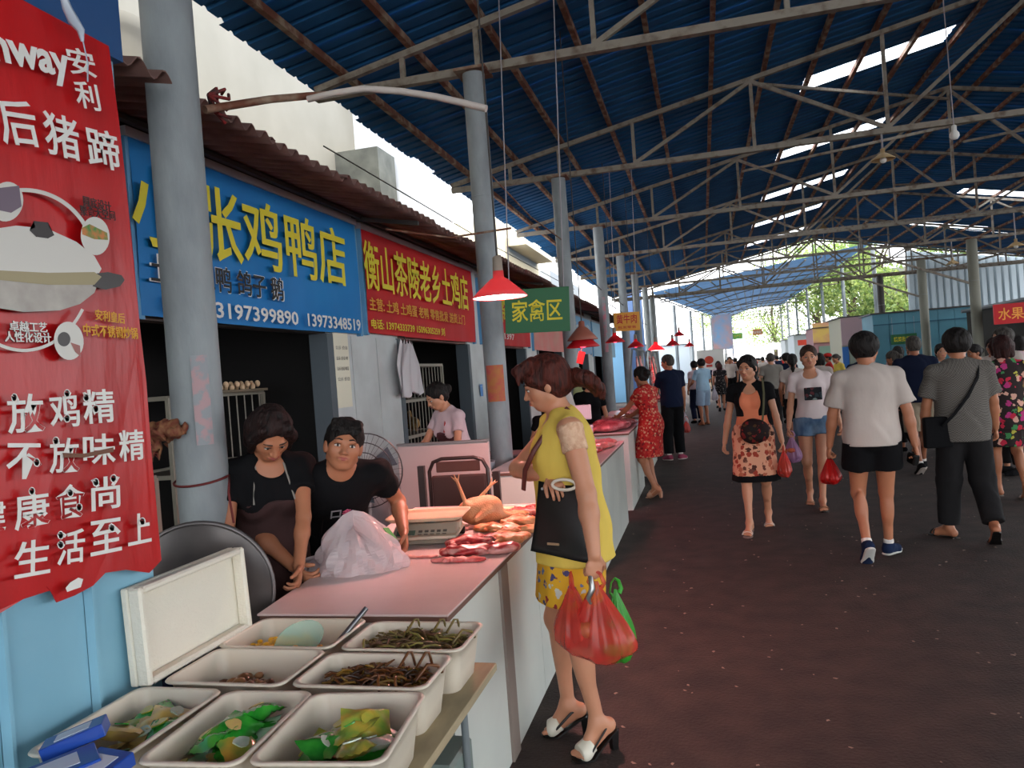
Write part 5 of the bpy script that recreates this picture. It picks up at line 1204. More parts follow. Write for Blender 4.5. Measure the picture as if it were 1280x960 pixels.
m_pyel = mat('packet_yellow', (0.78, 0.66, 0.25), 0.3, col2=(0.45, 0.62, 0.25), scale=20, coat=0.4); m_pred = mat('patch_red', (0.75, 0.22, 0.15), 0.4); m_ptan = mat('packet_tan', (0.70, 0.60, 0.42), 0.3, col2=(0.82, 0.72, 0.35), scale=18, coat=0.4)
m_cl = mat('patch_blue', (0.35, 0.60, 0.70), 0.4); m_pu = mat('patch_purple', (0.45, 0.12, 0.35), 0.4)
rnd = random.Random(11)
desc = ['green', 'white and green', 'yellow', 'tan']
def fill(cx, cy, w, d, specs, where, grp, seed):
    rnd = random.Random(seed)
    specs = specs+[((k+1+i) % 3 if k != 3 else 3, -px*.9+.05, -py*.8+.04, hh+.02) for i, (k, px, py, hh) in enumerate(specs[:5])]
    for i, (k, px, py, hh) in enumerate(specs):
        m = (m_pgrn, m_pwht, m_pyel, m_ptan)[k]; m2 = (m_pwht, m_pgrn, m_ptan, m_pwht, m_pyel)[(i+seed) % 5]
        packet('', (cx+px*w, cy+py*d, SZ+0.065+hh*1.2), 0.088, 0.115, m, (rnd.uniform(-.45, .45), rnd.uniform(-.45, .45), rnd.uniform(0, 6)), i+seed*3, grp, m2)['label'] = specs_label(k, px, py, where, i)
used_lab = set()
def specs_label(k, px, py, where, i):
    pos = ('left' if px < -.1 else 'right' if px > .1 else 'middle')+' '+('front' if py < -.1 else 'back' if py > .1 else 'centre')
    l = '%s snack packet at the %s of %s' % (desc[k], pos, where); q = l
    if l in used_lab: q = l.replace('snack packet', 'crumpled snack packet')
    if q in used_lab: q = l.replace('snack packet', 'topmost snack packet')
    if q in used_lab: q = l.replace('snack packet', 'half buried snack packet')
    used_lab.add(q); return q
fill(-0.85, 1.56, 0.24, 0.28, [(2, -.22, .10, 0.0), (1, .2, .16, 0.01), (2, .12, -.18, 0.0), (1, -.18, .30, .02), (0, -.12, -.12, .03), (2, .05, .05, .045), (0, -.05, -.36, 0), (1, .3, -.05, .03), (0, .22, -.38, 0)], 'the right front box', 'snack packets in the right front box', 1)
fill(-1.13, 1.55, 0.20, 0.28, [(0, -.1, -.2, 0), (0, .2, -.1, .01), (0, 0, .1, .03), (1, -.2, .25, .01), (1, .25, .22, .02), (0, .1, .28, .05), (0, -.2, 0, .03), (1, -.35, -.3, 0)], 'the middle front box', 'green packets in the middle front box', 2)
fill(-1.41, 1.55, 0.20, 0.28, [(3, -.1, 0, 0), (3, .15, .15, .02), (2, .1, -.2, 0), (3, -.2, -.25, 0), (1, .2, -.35, .01), (3, .25, .32, .03), (0, .3, .1, .03)], 'the left front box', 'tan packets in the left front box', 3)
# blue snack cartons at the bottom left
def carton(label, c, sz, rz, rx, m=None):
    r = empty('snack_carton', c, rz, label, 'carton', 'blue snack cartons at the board corner'); r.rotation_euler = (rx, 0, rz)
    mb = MB(); mb.cbox((0, 0, sz[2]/2), sz); mb.build('carton_body', mat('carton_blue', (0.06, 0.25, 0.60), 0.35, coat=0.3), r, bevel=0.002)
    mb = MB(); mb.cbox((0, 0, sz[2]+0.0006), (sz[0]*0.62, sz[1]*0.55, 0.001)); mb.build('white_panel', mat('carton_white', (0.78, 0.82, 0.88), 0.4), r)
    return r
p = onz(90, 952, .86); carton('dark blue carton lying flat at the bottom left corner', (p[0]-.02, p[1]-.02, SZ+.13), (0.10, 0.16, 0.03), -0.7, 0.1)
p = onz(60, 940, .86); carton('blue carton leaning over the left front box rim', (p[0]+.03, p[1]+.05, SZ+.155), (0.06, 0.13, 0.03), -1.0, 0.25)
p = onz(128, 950, .86); carton('blue carton with a white label nearest the middle front box', (p[0], p[1]-.01, SZ+.13), (0.10, 0.10, 0.03), -0.15, 0.15)
# white foam box lid standing on edge behind the boxes
fl = empty('foam_lid', (-1.545, 1.96, SZ+0.13), 0, 'thick white foam box lid standing on edge against the blue wall', 'lid'); m_foam = mat('foam', (0.88, 0.86, 0.80), 0.85, bump=0.25, bscale=120)
fl.rotation_euler = (0, -0.04, 0.0)
mb = MB(); mb.box((-0.035, -0.22, 0), (-0.012, 0.27, 0.27)); mb.build('panel', m_foam, fl, bevel=0.004)
for a, b in (((-0.012, -0.22, 0), (0.03, -0.20, 0.27)), ((-0.012, 0.25, 0), (0.03, 0.27, 0.27)), ((-0.012, -0.20, 0.25), (0.03, 0.25, 0.27)), ((-0.012, -0.20, 0), (0.03, 0.25, 0.02))):
    mb = MB(); mb.box(a, b); mb.build('rim', m_foam, fl, bevel=0.006)
# round smoky plastic disc (fly guard) behind it
dk = empty('round_disc', (-1.85, 2.41, 0.89), 0, 'large round smoky grey disc standing behind the foam lid', 'disc'); dk.rotation_euler = (math.radians(90), 0, math.radians(26))
mb = MB(); mb.lathe([(0, 0.0), (0.12, 0.004), (0.25, 0.012), (0.262, 0.006), (0.262, 0.0), (0.25, -0.003), (0.0, -0.008)], n=48); mb.build('plate', mat('smoky', (0.22, 0.20, 0.20), 0.28, col2=(0.34, 0.31, 0.30), scale=4, metal=0.2, alpha=0.86), dk)
mb = MB(); mb.lathe([(0.258, -0.006), (0.268, -0.004), (0.268, 0.012), (0.258, 0.012)], n=48); mb.build('rim', mat('steel_dark', (0.40, 0.38, 0.38), 0.4, metal=0.6), dk)
# blue barrel behind, under the column
mb = MB(); mb.lathe([(0, 0), (0.20, 0), (0.235, 0.08), (0.24, 0.3), (0.225, 0.32), (0.24, 0.35), (0.24, 0.6), (0.2, 0.74), (0, 0.75)], (-2.25, 2.40, 0), 28); tag(mb.build('barrel', mat('barrel_navy', (0.10, 0.12, 0.24), 0.5)), 'dark navy plastic barrel behind the foam lid, next to the nearest column', 'barrel')
# ---------------------------------------------------------------- things lying on the nearest counter
m_film = mat('bag_white', (0.90, 0.85, 0.86), 0.22, alpha=0.62, transl=0.3, spec=0.6)
bg_ = empty('plastic_bag', (-1.47, 2.98, CT), 0, 'crumpled white plastic bag with a green print on the counter', 'bag')
def crumple(cx, cy, w, d, h, seed, name, m, parent, peak=(0, 0)):
    rnd = random.Random(seed); n = 44; k = 16; vs = []; ph = [rnd.uniform(0, 6.28) for _ in range(10)]
    for i in range(k+1):
        v = i/k
        for j in range(n):
            t = 2*PI*j/n; rr = (math.cos(v*PI/2))**0.55*(1+0.10*math.sin(3*t+ph[0]+v*3)+0.09*abs(math.sin(5*t+ph[1]+v*6))+0.08*math.sin(9*t+ph[2]-v*5)+0.04*math.sin(17*t+ph[3]+v*9))
            zz = h*v*(1+0.18*math.sin(2*t+ph[4])+0.08*math.sin(6*t+ph[5]))
            vs.append((cx+w/2*rr*math.cos(t)+peak[0]*v*v, cy+d/2*rr*math.sin(t)+peak[1]*v*v, max(0.0, zz)))
    fs = [(i*n+j, i*n+(j+1) % n, (i+1)*n+(j+1) % n, (i+1)*n+j) for i in range(k) for j in range(n)]
    return meshobj(name, vs, fs, m, parent, smooth=False)
crumple(0, 0, 0.34, 0.30, 0.20, 4, 'film', m_film, bg_, (-.03, 0)); crumple(-0.20, -0.03, 0.22, 0.20, 0.05, 6, 'flap', m_film, bg_); crumple(0.01, 0.0, 0.24, 0.2, 0.11, 8, 'contents', mat('bag_inside', (0.80, 0.70, 0.70), 0.6), bg_)
mb = MB(); mb.prism([(-.03, -.02), (.03, -.03), (.04, .015), (-.02, .02)], 0, 0.002, Matrix.Translation((0.11, 0.05, 0.135)) @ Matrix.Rotation(0.9, 4, 'Y')); mb.build('print', mat('print_green', (0.2, 0.6, 0.25), 0.5), bg_)
# digital scale with a plastic tray
sc = empty('weighing_scale', (-1.36, 3.50, CT), 0.12, 'beige electronic weighing scale with a flat tray on the counter', 'scale'); m_sc = mat('scale_beige', (0.80, 0.74, 0.66), 0.45)
mb = MB(); mb.prism([(-0.17, -0.16), (0.17, -0.16), (0.15, 0.14), (-0.15, 0.14)], 0.03, 0.045); mb.prism([(-.16, 0.0), (.16, 0), (.14, 0.14), (-.14, .14)], 0.045, 0.08); mb.build('housing', m_sc, sc, bevel=0.004)
mb = MB(); mb.add([(-0.165, -0.155, 0.012), (0.165, -0.155, 0.012), (0.15, -0.04, 0.085), (-0.15, -0.04, 0.085), (-.165, -.12, .0), (.165, -.12, 0), (.15, 0, .06), (-.15, 0, .06)], [(0, 1, 2, 3), (4, 7, 6, 5), (0, 4, 5, 1), (3, 2, 6, 7), (0, 3, 7, 4), (1, 5, 6, 2)]); mb.build('key_panel', mat('scale_panel', (0.66, 0.62, 0.56), 0.4), sc)
mb = MB()
for i in range(5):
    for j in range(3): mb.cbox((-0.02+0.03*i, -0.132+0.022*j+0.0, 0.030+0.0135*j), (0.018, 0.012, 0.004), rx=0.57)
mb.build('keys', mat('keys', (0.35, 0.33, 0.31), 0.5), sc)
mb = MB(); mb.cbox((-0.09, -0.10, 0.052), (0.09, 0.035, 0.004), rx=0.57); mb.build('display', mat('display', (0.35, 0.42, 0.38), 0.2), sc)
for sx in (-.14, .14):
    for sy in (-.13, .11): mb = MB(); mb.lathe([(0.015, -0.0), (0.018, 0.03)], (sx, sy, 0), 10); mb.build('foot', m_black, sc)
mb = MB(); mb.lathe([(0.03, 0.08), (0.03, 0.105)], (0, 0.03, 0), 12); mb.build('post', m_grey, sc)
mb = MB(); pts = rrect(0, 0, 0.38, 0.28, 0.04); n = len(pts); seq = [[(x*.9, y*.9+.02, 0.105) for x, y in pts], [(x, y+.02, 0.118) for x, y in pts], [(x*1.01, y*1.01+.02, 0.125) for x, y in pts], [(x*.97, y*.97+.02, 0.118) for x, y in pts], [(x*.88, y*.88+.02, 0.109) for x, y in pts]]
mb.add([p for s_ in seq for p in s_], [(i*n+j, i*n+(j+1) % n, (i+1)*n+(j+1) % n, (i+1)*n+j) for i in range(4) for j in range(n)], True); mb.add(seq[0], [tuple(range(n))[::-1]]); mb.add(seq[-1], [tuple(range(n))]); mb.build('weighing_tray', mat('tray_cream', (0.86, 0.74, 0.62), 0.4), sc)
# meat
m_meat = mat('meat_red', (0.62, 0.13, 0.15), 0.38, col2=(0.80, 0.55, 0.52), scale=28, contrast=(0.48, 0.60), stretch=(0.4, 1, 1), coat=0.15, sss=0)
m_meat2 = mat('meat_pink', (0.86, 0.50, 0.48), 0.35, col2=(0.75, 0.22, 0.22), scale=14, contrast=(0.45, 0.7), coat=0.3)
m_chick = mat('chicken_piece', (0.78, 0.42, 0.24), 0.42, col2=(0.80, 0.62, 0.44), scale=26, contrast=(0.42, 0.6), coat=0.1)
m_plucked = mat('chicken_skin', (0.85, 0.62, 0.44), 0.45, col2=(0.80, 0.48, 0.32), scale=9, contrast=(0.4, 0.7), bump=0.25, bscale=160)
m_fat = mat('meat_fat', (0.88, 0.70, 0.64), 0.35, col2=(0.80, 0.42, 0.40), scale=12)
def cutmeat(label, px, py, L, w, h, m, a, seed, name='meat_cut', cat='meat', grp=None, z=CT, base=None):
    rnd = random.Random(seed); S = SDF(); pts = [V(-L/2, 0, h*.4)]
    for i in range(1, 5): pts.append(V(-L/2+L*i/4, rnd.uniform(-.3, .3)*w, h*rnd.uniform(.35, .6)))
    for i in range(4): S.cone(pts[i], pts[i+1], w*rnd.uniform(.35, .5), w*rnd.uniform(.35, .5), 0.02, flat=(V(0, 0, 1), h/w))
    for i in range(9): S.ell(V(rnd.uniform(-.45, .45)*L, rnd.uniform(-.48, .48)*w, h*rnd.uniform(.2, .75)), V(L*rnd.uniform(.08, .2), w*rnd.uniform(.15, .34), h*rnd.uniform(.2, .4)), rotm((0, 0, 1), rnd.uniform(0, 3)) @ rotm((1, 0, 0), rnd.uniform(-.5, .5)), 0.005)
    S.noise = (0.0045 if w > .04 else .002, 75, 130, 110, seed*1.3); S.cut((0, 0, -1), V(0, 0, 0.0)); o = S.build(name, 0.006, m)
    p = base if base is not None else onz(px, py, z+h*.4); o.location = (p[0], p[1], z); o.rotation_euler.z = a
    return tag(o, label, cat, grp)
G1 = 'meat laid out on the nearest counter'
cutmeat('long marbled red meat cut, the largest near the counter edge', 598, 688, 0.28, 0.10, 0.05, m_meat, 0.12, 1, grp=G1)
cutmeat('darker marbled red meat lying behind the largest cut', 600, 676, 0.25, 0.09, 0.045, m_meat, 0.3, 2, grp=G1)
cutmeat('pale pink meat strip in front of the largest red cut', 573, 700, 0.22, 0.035, 0.022, m_meat2, 0.05, 3, grp=G1)
cutmeat('thin pale strip of meat pointing at the scale', 528, 696, 0.13, 0.02, 0.014, m_fat, 0.05, 4, grp=G1)
for i, (px, py, a, lb) in enumerate(((633, 674, .3, 'orange chicken piece nearest the red meat cuts'), (648, 664, .5, 'orange chicken piece, second from the red meat, at the counter edge'), (620, 660, .1, 'pale orange chicken piece behind the front ones'), (650, 652, .2, 'orange chicken piece touching the black handbag'), (636, 645, .6, 'orange red chicken piece at the back of the row'))):
    cutmeat(lb, px, py, 0.15, 0.10, 0.042, m_chick, a*2-.4, 20+i, 'chicken_piece', 'meat', 'orange chicken pieces on the nearest counter')
cutmeat('reddish meat pieces at the far back of the nearest counter', 655, 640, 0.3, 0.09, 0.045, m_meat, .15, 31, grp=G1)
cutmeat('thin chicken foot strip between scale and red meat', 590, 660, 0.16, 0.025, 0.018, m_fat, .3, 32, 'meat_strip', grp=G1)
cutmeat('small pale meat scrap behind the red cuts', 565, 655, 0.10, 0.03, 0.02, m_fat, .9, 33, 'meat_strip', grp=G1)
# plucked chicken lying on its back, feet in the air
S = SDF(); S.ell((0, 0, 0.075), (0.12, 0.085, 0.075)); S.ell((0.05, 0, 0.10), (0.07, 0.06, 0.055)); S.cone((0.10, 0, 0.05), (0.20, 0.02, 0.025), 0.028, 0.014, 0.03); S.ell((0.215, 0.02, 0.024), (0.022, 0.016, 0.016)); S.cone((0.23, .02, .022), (0.25, .02, .018), .006, .002)
for sy, tip in ((-1, V(-.10, -.03, .235)), (1, V(0.05, .09, 0.19))):
    kn = V(-0.055, sy*0.055, 0.115) if sy < 0 else V(-.03, .06, .11)
    S.cone((-0.03, sy*0.05, 0.07), kn, 0.040, 0.022, 0.02); S.cone(kn, tip, 0.012, 0.008, 0.008)
    for da in (-0.7, 0, 0.7): d = nrm(nrm(tip-kn)+V(math.sin(da)*.9, math.cos(da)*.25*sy, 0)); S.cone(tip, tip+d*0.045, 0.0055, 0.0035, 0.004)
    S.cone((0.06, sy*0.06, 0.08), (0.0, sy*0.11, 0.05), 0.022, 0.014, 0.02)
S.cut((0, 0, -1), V(0, 0, 0)); o = S.build('plucked_chicken', 0.005, m_plucked); p = onz(592, 655, CT+.03); o.location = (p[0], p[1]+.12, CT); o.rotation_euler.z = 0.1; tag(o, 'whole plucked chicken with its yellow feet in the air behind the scale', 'chicken')
mb = MB(); p = onz(640, 636, CT); mb.prism([(-.16, -.06), (.14, -.07), (.16, .05), (-.12, .07)], 0, 0.003); o = mb.build('cleaning_cloth', mat('cloth_green', (0.45, 0.72, 0.42), 0.8, col2=(0.75, 0.8, 0.75), scale=20)); o.location = (p[0], p[1], CT); tag(o, 'flat green and white plastic sheet at the far end of the nearest counter', 'sheet')
# ---------------------------------------------------------------- behind the counters
# standing fan with a round cage
fn = empty('standing_fan', (-2.12, 4.45, 0), 0, 'black caged standing fan behind the crouching man', 'fan'); m_fan = mat('fan_black', (0.10, 0.10, 0.11), 0.4)
mb = MB(); mb.lathe([(0, 0), (0.18, 0), (0.18, 0.02), (0.03, 0.05), (0, 0.05)], n=20); mb.build('base', m_fan, fn)
mb = MB(); mb.tube([(0, 0, 0.04), (0, 0, 1.0)], 0.014, 8); mb.build('pole', m_grey, fn)
FM = Matrix.Translation((0.02, -0.06, 1.08)) @ Matrix.Rotation(math.radians(12), 4, 'Z') @ Matrix.Rotation(math.radians(90), 4, 'X')
mb = MB(); mb.ball((0, 0, 0), (0.06, 0.06, 0.09), 12); o = mb.build('motor', m_fan, fn); o.matrix_local = FM @ Matrix.Translation((0, 0, -0.09))
mb = MB()
for rr, dz in ((0.235, 0), (0.235, 0.012), (0.18, 0.045), (0.12, 0.06), (0.06, 0.066)):
    mb.tube([(rr*math.cos(t), rr*math.sin(t), dz) for t in np.linspace(0, 2*PI, 33)], 0.0035, 4, caps=False)
for i in range(40):
    t = 2*PI*i/40; mb.tube([(0.235*math.cos(t), 0.235*math.sin(t), 0.0), (0.14*math.cos(t), 0.14*math.sin(t), 0.056), (0.03*math.cos(t), 0.03*math.sin(t), 0.07)], 0.0013, 3, caps=False)
o = mb.build('cage', m_fan, fn); o.matrix_local = FM
for i in range(3):
    mb = MB(); a = 2*PI*i/3; mb.add([(0.03*math.cos(a), 0.03*math.sin(a), -.02), (0.20*math.cos(a+.1), 0.20*math.sin(a+.1), -.03), (0.21*math.cos(a+.75), 0.21*math.sin(a+.75), .02), (0.03*math.cos(a+1.2), 0.03*math.sin(a+1.2), .02)], [(0, 1, 2, 3)]); o = mb.build('blade', mat('fan_blade', (0.35, 0.38, 0.42), 0.4), fn); o.matrix_local = FM
# brown padded folding chair seen from the back
ch = empty('folding_chair', (-1.62, 4.78, 0), 0.05, 'dark brown padded chair with a tubular frame behind the far end of the nearest counter', 'chair'); m_br = mat('chair_brown', (0.17, 0.09, 0.075), 0.5); m_cf = mat('chair_frame', (0.12, 0.08, 0.075), 0.35)
CHS = 1.09
mb = MB(); mb.tube([(-0.20, 0, 0.55), (-0.20, 0, CHS-0.08), (-0.17, 0, CHS-0.02), (-0.11, 0, CHS), (0.11, 0, CHS), (0.17, 0, CHS-0.02), (0.20, 0, CHS-0.08), (0.20, 0, 0.55)], 0.013, 8); mb.build('back_frame', m_cf, ch)
mb = MB(); mb.cbox((0, 0, 0.80), (0.37, 0.03, 0.36)); mb.build('backrest', m_br, ch, bevel=0.012, seg=2)
mb = MB(); mb.cbox((0, 0, CHS-0.055), (0.30, 0.012, 0.07)); mb.build('top_slat', mat('chair_tan', (0.22, 0.12, 0.09), 0.5), ch, bevel=0.004)
mb = MB(); mb.cbox((0, 0.22, 0.56), (0.42, 0.40, 0.05)); mb.build('seat', m_br, ch, bevel=0.015, seg=2)
for sx in (-.255, .255):
    mb = MB(); mb.beam((sx, 0.0, 0), (sx, 0, 0.99 if sx > 0 else 1.05), 0.045, 0.035, up=(0, 1, 0)); mb.build('leg', m_cf, ch); mb = MB(); mb.beam((sx*.9, 0.42, 0), (sx*.9, 0.38, 0.55), 0.03, up=(0, 1, 0)); mb.build('leg', m_cf, ch)
# grey partition in front of the pink seller
pa = empty('stall_partition', (-2.0, 5.48, 0), 0, 'grey painted partition panel between the first and second stall', 'partition')
mb = MB(); mb.box((-0.34, 0, 0), (0.395, 0.03, 1.13)); mb.build('panel', mat('partition', (0.66, 0.62, 0.62), 0.6), pa, bevel=0.003)
mb = MB(); mb.box((-0.34, -0.012, 1.13), (0.395, 0.04, 1.145)); mb.build('rail', m_grey, pa)
# stall odds and ends by the second column
mb = MB(); mb.cbox((-2.15, 7.8, 0.40), (0.5, 0.5, 0.8)); tag(mb.build('stove_block', mat('block_grey', (0.42, 0.42, 0.41), 0.8), bevel=0.01), 'low grey cement block behind the second column', 'block')
mb = MB(); mb.lathe([(0, 0), (0.16, 0), (0.19, 0.22), (0.195, 0.23), (0.18, 0.23), (0.15, 0.03), (0, 0.03)], (-1.98, 6.25, 0.66), 20); tag(mb.build('basin', mat('basin_grey', (0.55, 0.58, 0.62), 0.4)), 'grey basin standing left of the second column', 'basin')
mb = MB(); mb.cbox((-1.98, 6.25, 0.33), (0.36, 0.36, 0.66)); tag(mb.build('basin_stand', m_darksteel, bevel=0.01), 'dark stand under the grey basin', 'stand')
mb = MB(); mb.cbox((-1.93, 5.98, 0.93), (0.22, 0.12, 0.16), 0.3); tag(mb.build('dark_bag', mat('bag_navy', (0.07, 0.07, 0.10), 0.7), bevel=0.03, seg=3), 'small dark cloth bag on the basin by the partition', 'bag')
# notice and ties on the columns
def wrap(label, k, z, h, a0, a1, m, r=0.108, name='column_notice', txt=None):
    mb = MB(); n = 10; vs = []; R0 = r
    for rr in (R0, R0+0.002):
        for i in range(n+1):
            t = a0+(a1-a0)*i/n
            for zz in (z, z+h): vs.append((CX[k]+rr*math.cos(t), YK[k]+rr*math.sin(t), zz))
    fs = [(2*i, 2*i+2, 2*i+3, 2*i+1) for i in range(n)]; o_ = 2*(n+1); fs += [(o_+2*i, o_+2*i+1, o_+2*i+3, o_+2*i+2) for i in range(n)]
    mb.add(vs, fs); tag(mb.build(name, m), label, 'notice')
wrap('torn pink paper remains pasted on the nearest column', 0, 1.42, 0.36, -1.05, -0.45, mat('torn_pink', (0.70, 0.58, 0.59), 0.8, col2=(0.58, 0.60, 0.62), scale=22, contrast=(0.46, 0.56)))
wrap('faded orange notice wrapped round the second column', 1, 1.38, 0.34, -2.2, -0.6, mat('notice_orange', (0.68, 0.42, 0.22), 0.7, col2=(0.70, 0.30, 0.28), scale=14), r=0.110)
wrap('faint pink advertisement printed up the fourth column', 3, 1.95, 1.1, -1.7, -1.1, mat('pink_print', (0.78, 0.50, 0.55), 0.7, col2=(0.60, 0.62, 0.64), scale=9, contrast=(0.4, 0.6)), r=0.108)
mb = MB(); mb.tube([(CX[0]+0.112*math.cos(t), YK[0]+0.112*math.sin(t), 1.28+0.02*math.sin(t)) for t in np.linspace(-3.2, 0.2, 16)]+[(CX[0]+.15, YK[0]-.05, 1.22), (CX[0]+.17, YK[0]-.06, 1.10)], 0.005, 5); tag(mb.build('tie_string', mat('string_red', (0.40, 0.12, 0.12), 0.8)), 'red string tied round the nearest column', 'string')
S = SDF(); S.ell((0, 0, 0), (0.07, 0.05, 0.035)); S.ell((0.05, 0, 0.0), (0.05, 0.04, 0.03)); S.cone((-.05, 0, 0), (-.06, 0, -.10), .03, .015, .03); S.noise = (0.012, 90, 80, 70, 1); o = S.build('net_bundle', 0.007, mat('net_bundle', (0.42, 0.15, 0.12), 0.8, col2=(0.55, 0.38, 0.25), scale=45)); p = ony(208, 538, 2.62); o.location = tuple(p); tag(o, 'small bundle of reddish netting tied left of the nearest column', 'bundle')
# meat and trays on the farther counters
def mound(label, x, y, z, w, d, h, m, seed, grp='meat heaped on the farther counters', name='meat_heap'):
    o = cutmeat(label, 0, 0, d, w, h, m, PI/2, seed, name, 'meat', grp, z, base=V(x, y, 0)); return o
m_meatd = mat('meat_dark', (0.50, 0.16, 0.20), 0.35, col2=(0.70, 0.40, 0.42), scale=14)
k = 0
for (x, y, z, w, d, h, m, lb) in ((-1.02, 7.45, .85, .22, .42, .07, m_meat2, 'pink meat at the far edge of the second counter'), (-1.25, 7.7, .85, .25, .3, .09, m_fat, 'pale meat heap in the far corner of the second counter'), (-1.05, 7.0, .85, .14, .2, .04, m_meat, 'small red meat cut on the second counter behind the yellow blouse'),
        (-1.12, 8.95, .88, .36, .5, .14, m_meatd, 'dark purple meat heap at the near end of the third counter'), (-1.08, 9.6, .88, .3, .4, .10, m_meatd, 'dark purple meat heap beside the red dress'), (-1.3, 10.0, .88, .3, .4, .1, m_meat2, 'pink meat at the far end of the third counter'),
        (-1.1, 11.8, .88, .3, .5, .08, m_meat, 'red meat on the fourth counter'), (-1.2, 12.7, .88, .3, .5, .08, m_meat2, 'pink meat at the far end of the fourth counter'), (-1.1, 17.3, .85, .35, .7, .12, m_meat, 'red meat on the far counter under the racks'), (-1.0, 18.6, .85, .3, .7, .12, m_meat2, 'pink meat at the end of the far counter')):
    k += 1; mound(lb, x, y, z, w, d, h, m, 40+k)
def table_scale(label, x, y, z):
    r = empty('weighing_scale', (x, y, z), 0.1, label, 'scale'); mb = MB(); mb.cbox((0, 0, 0.05), (0.28, 0.22, 0.10)); mb.build('housing', mat('scale_white', (0.75, 0.76, 0.78), 0.4), r, bevel=0.01)
    mb = MB(); mb.cbox((0, -0.03, 0.25), (0.26, 0.04, 0.17)); mb.build('display_head', mat('scale_white', (0, 0, 0)), r, bevel=0.008); mb = MB(); mb.tube([(0, .02, .1), (0, -.01, .2)], 0.015, 8); mb.build('neck', m_grey, r)
table_scale('white weighing scale with a raised display on the third counter', -1.42, 8.72, 0.88)
# meat racks with hooks
def rack(label, x, y, L, seed):
    rnd = random.Random(seed); r = empty('meat_rack', (x, y, 0), 0, label, 'rack', 'meat racks over the far stalls')
    for yy in (0, L):
        for s_ in (-1, 1): mb = MB(); mb.beam((0.30*s_, yy, 0), (0.04*s_, yy, 1.95), 0.03, up=(0, 1, 0)); mb.build('post', m_grey, r)
    mb = MB(); mb.tube([(0, -0.1, 1.95), (0, L+.1, 1.95)], 0.018, 8); mb.build('hook_rail', m_grey, r)
    for i in range(int(L/0.28)):
        yy = 0.1+i*0.28; mb = MB(); mb.tube([(0, yy, 1.97), (0.01, yy, 1.93), (0.0, yy, 1.80), (0.02, yy, 1.77), (0.03, yy, 1.80)], 0.005, 5); mb.build('hook', m_grey, r)
    for i in range(int(L/0.28)):
        if rnd.random() < .2: continue
        yy = 0.1+i*0.28; S = SDF(); l = rnd.uniform(.3, .6); S.cone((0, 0, 0), (0, 0, -l), 0.035, 0.075, 0.03, flat=(V(1, 0, 0), 0.5)); S.ell((0.01, .02, -l*.7), (.04, .07, .12)); S.noise = (0.006, 40, 30, 30, i); o = S.build('hanging_meat', 0.014, (m_meat, m_meat2, m_fat)[i % 3]); o.location = (x, y+yy, 1.80)
        tag(o, 'strip of red and pink meat hanging from the rack hooks over the far stalls', 'meat', 'meat hanging from the racks')
    return r
rack('steel meat rack hung with cuts behind the navy shirted man', -1.25, 14.6, 1.9, 1); rack('steel meat rack hung with cuts near the light blue shirted man', -1.15, 17.0, 2.2, 2)
for i, (px, py, yy, c) in enumerate(((708, 500, 9.4, (0.85, 0.84, 0.82)), (738, 505, 10.5, (0.80, 0.82, 0.60)))):
    p = ony(px, py, yy); S = SDF(); S.cone((0, 0, 0.22), (0, 0, -0.2), 0.03, 0.13, 0.02, flat=(V(0, 1, 0), 0.4)); S.noise = (0.008, 30, 30, 8, i); o = S.build('hanging_bags', 0.012, mat('hang_%d' % i, c, 0.6, transl=.2)); o.location = tuple(p) if i == 0 else (CX[2]+.13, YK[2]-.14, 1.42)
    tag(o, ['white plastic bags hanging on the column behind the yellow woman', 'pale yellowish bags hanging on the third column'][i], 'bags')
# ---------------------------------------------------------------- booths on the right and the far end
def booth(label, x0, x1, y0, y1, h, m, group='booths on the far right side', boards=0):
    r = empty('market_booth', ((x0+x1)/2, (y0+y1)/2, 0), 0, label, 'booth', group); w, d = x1-x0, y1-y0
    mb = MB(); mb.box((-w/2, -d/2, 0), (w/2, d/2, h)); mb.build('body', m, r)
    mb = MB(); mb.box((-w/2-0.1, -d/2-0.15, h), (w/2+0.1, d/2+0.1, h+0.05)); mb.build('roof', m_darksteel, r)
    for i in range(boards): mb = MB(); a = w/boards; mb.box((-w/2+i*a+.01, -d/2-0.03, 0.55), (-w/2+(i+1)*a-.01, -d/2, h-0.02)); mb.build('panel', m, r)
    return r
b1 = booth('long light blue painted booth behind the right columns', 6.05, 9.25, 30, 31.9, 2.86, m_boothblue, boards=6)
mb = MB(); mb.box((-1.6, -1.02, 0), (1.6, -0.96, 0.55)); mb.build('plinth', mat('plinth', (0.50, 0.48, 0.42), 0.9), b1)
mb = MB(); mb.box((-1.6, -1.02, 2.45), (1.6, -0.97, 2.49)); mb.build('seam_strip', mat('seam', (0.12, 0.33, 0.42), 0.6), b1)
hang_sign('small dark green sign hung on the blue booth wall', (7.03, 29.93, 1.90), 0.86, 0.36, m_sgreen, '蔬菜批发区', m_yel, 2.7)
b2 = booth('booth with a pinkish grey sign board left of the blue booth', 5.62, 6.9, 34, 37, 3.0, mat('booth_cream', (0.66, 0.64, 0.56), 0.8))
mb = MB(); mb.box((-0.64, -1.58, 1.85), (0.64, -1.52, 3.0)); mb.build('sign_board', mat('faded_pink', (0.72, 0.60, 0.62), 0.6), b2)
mb = MB(); mb.box((-0.64, -1.56, 0), (-0.40, -1.5, 1.8)); mb.build('door', mat('door_blue', (0.20, 0.42, 0.70), 0.6), b2)
for i in range(9): mb = MB(); mb.box((-0.38, -1.56, 0.75+i*.12), (0.62, -1.52, 0.85+i*.12)); mb.build('shutter_slat', mat('shutter', (0.62, 0.64, 0.58), 0.6), b2)
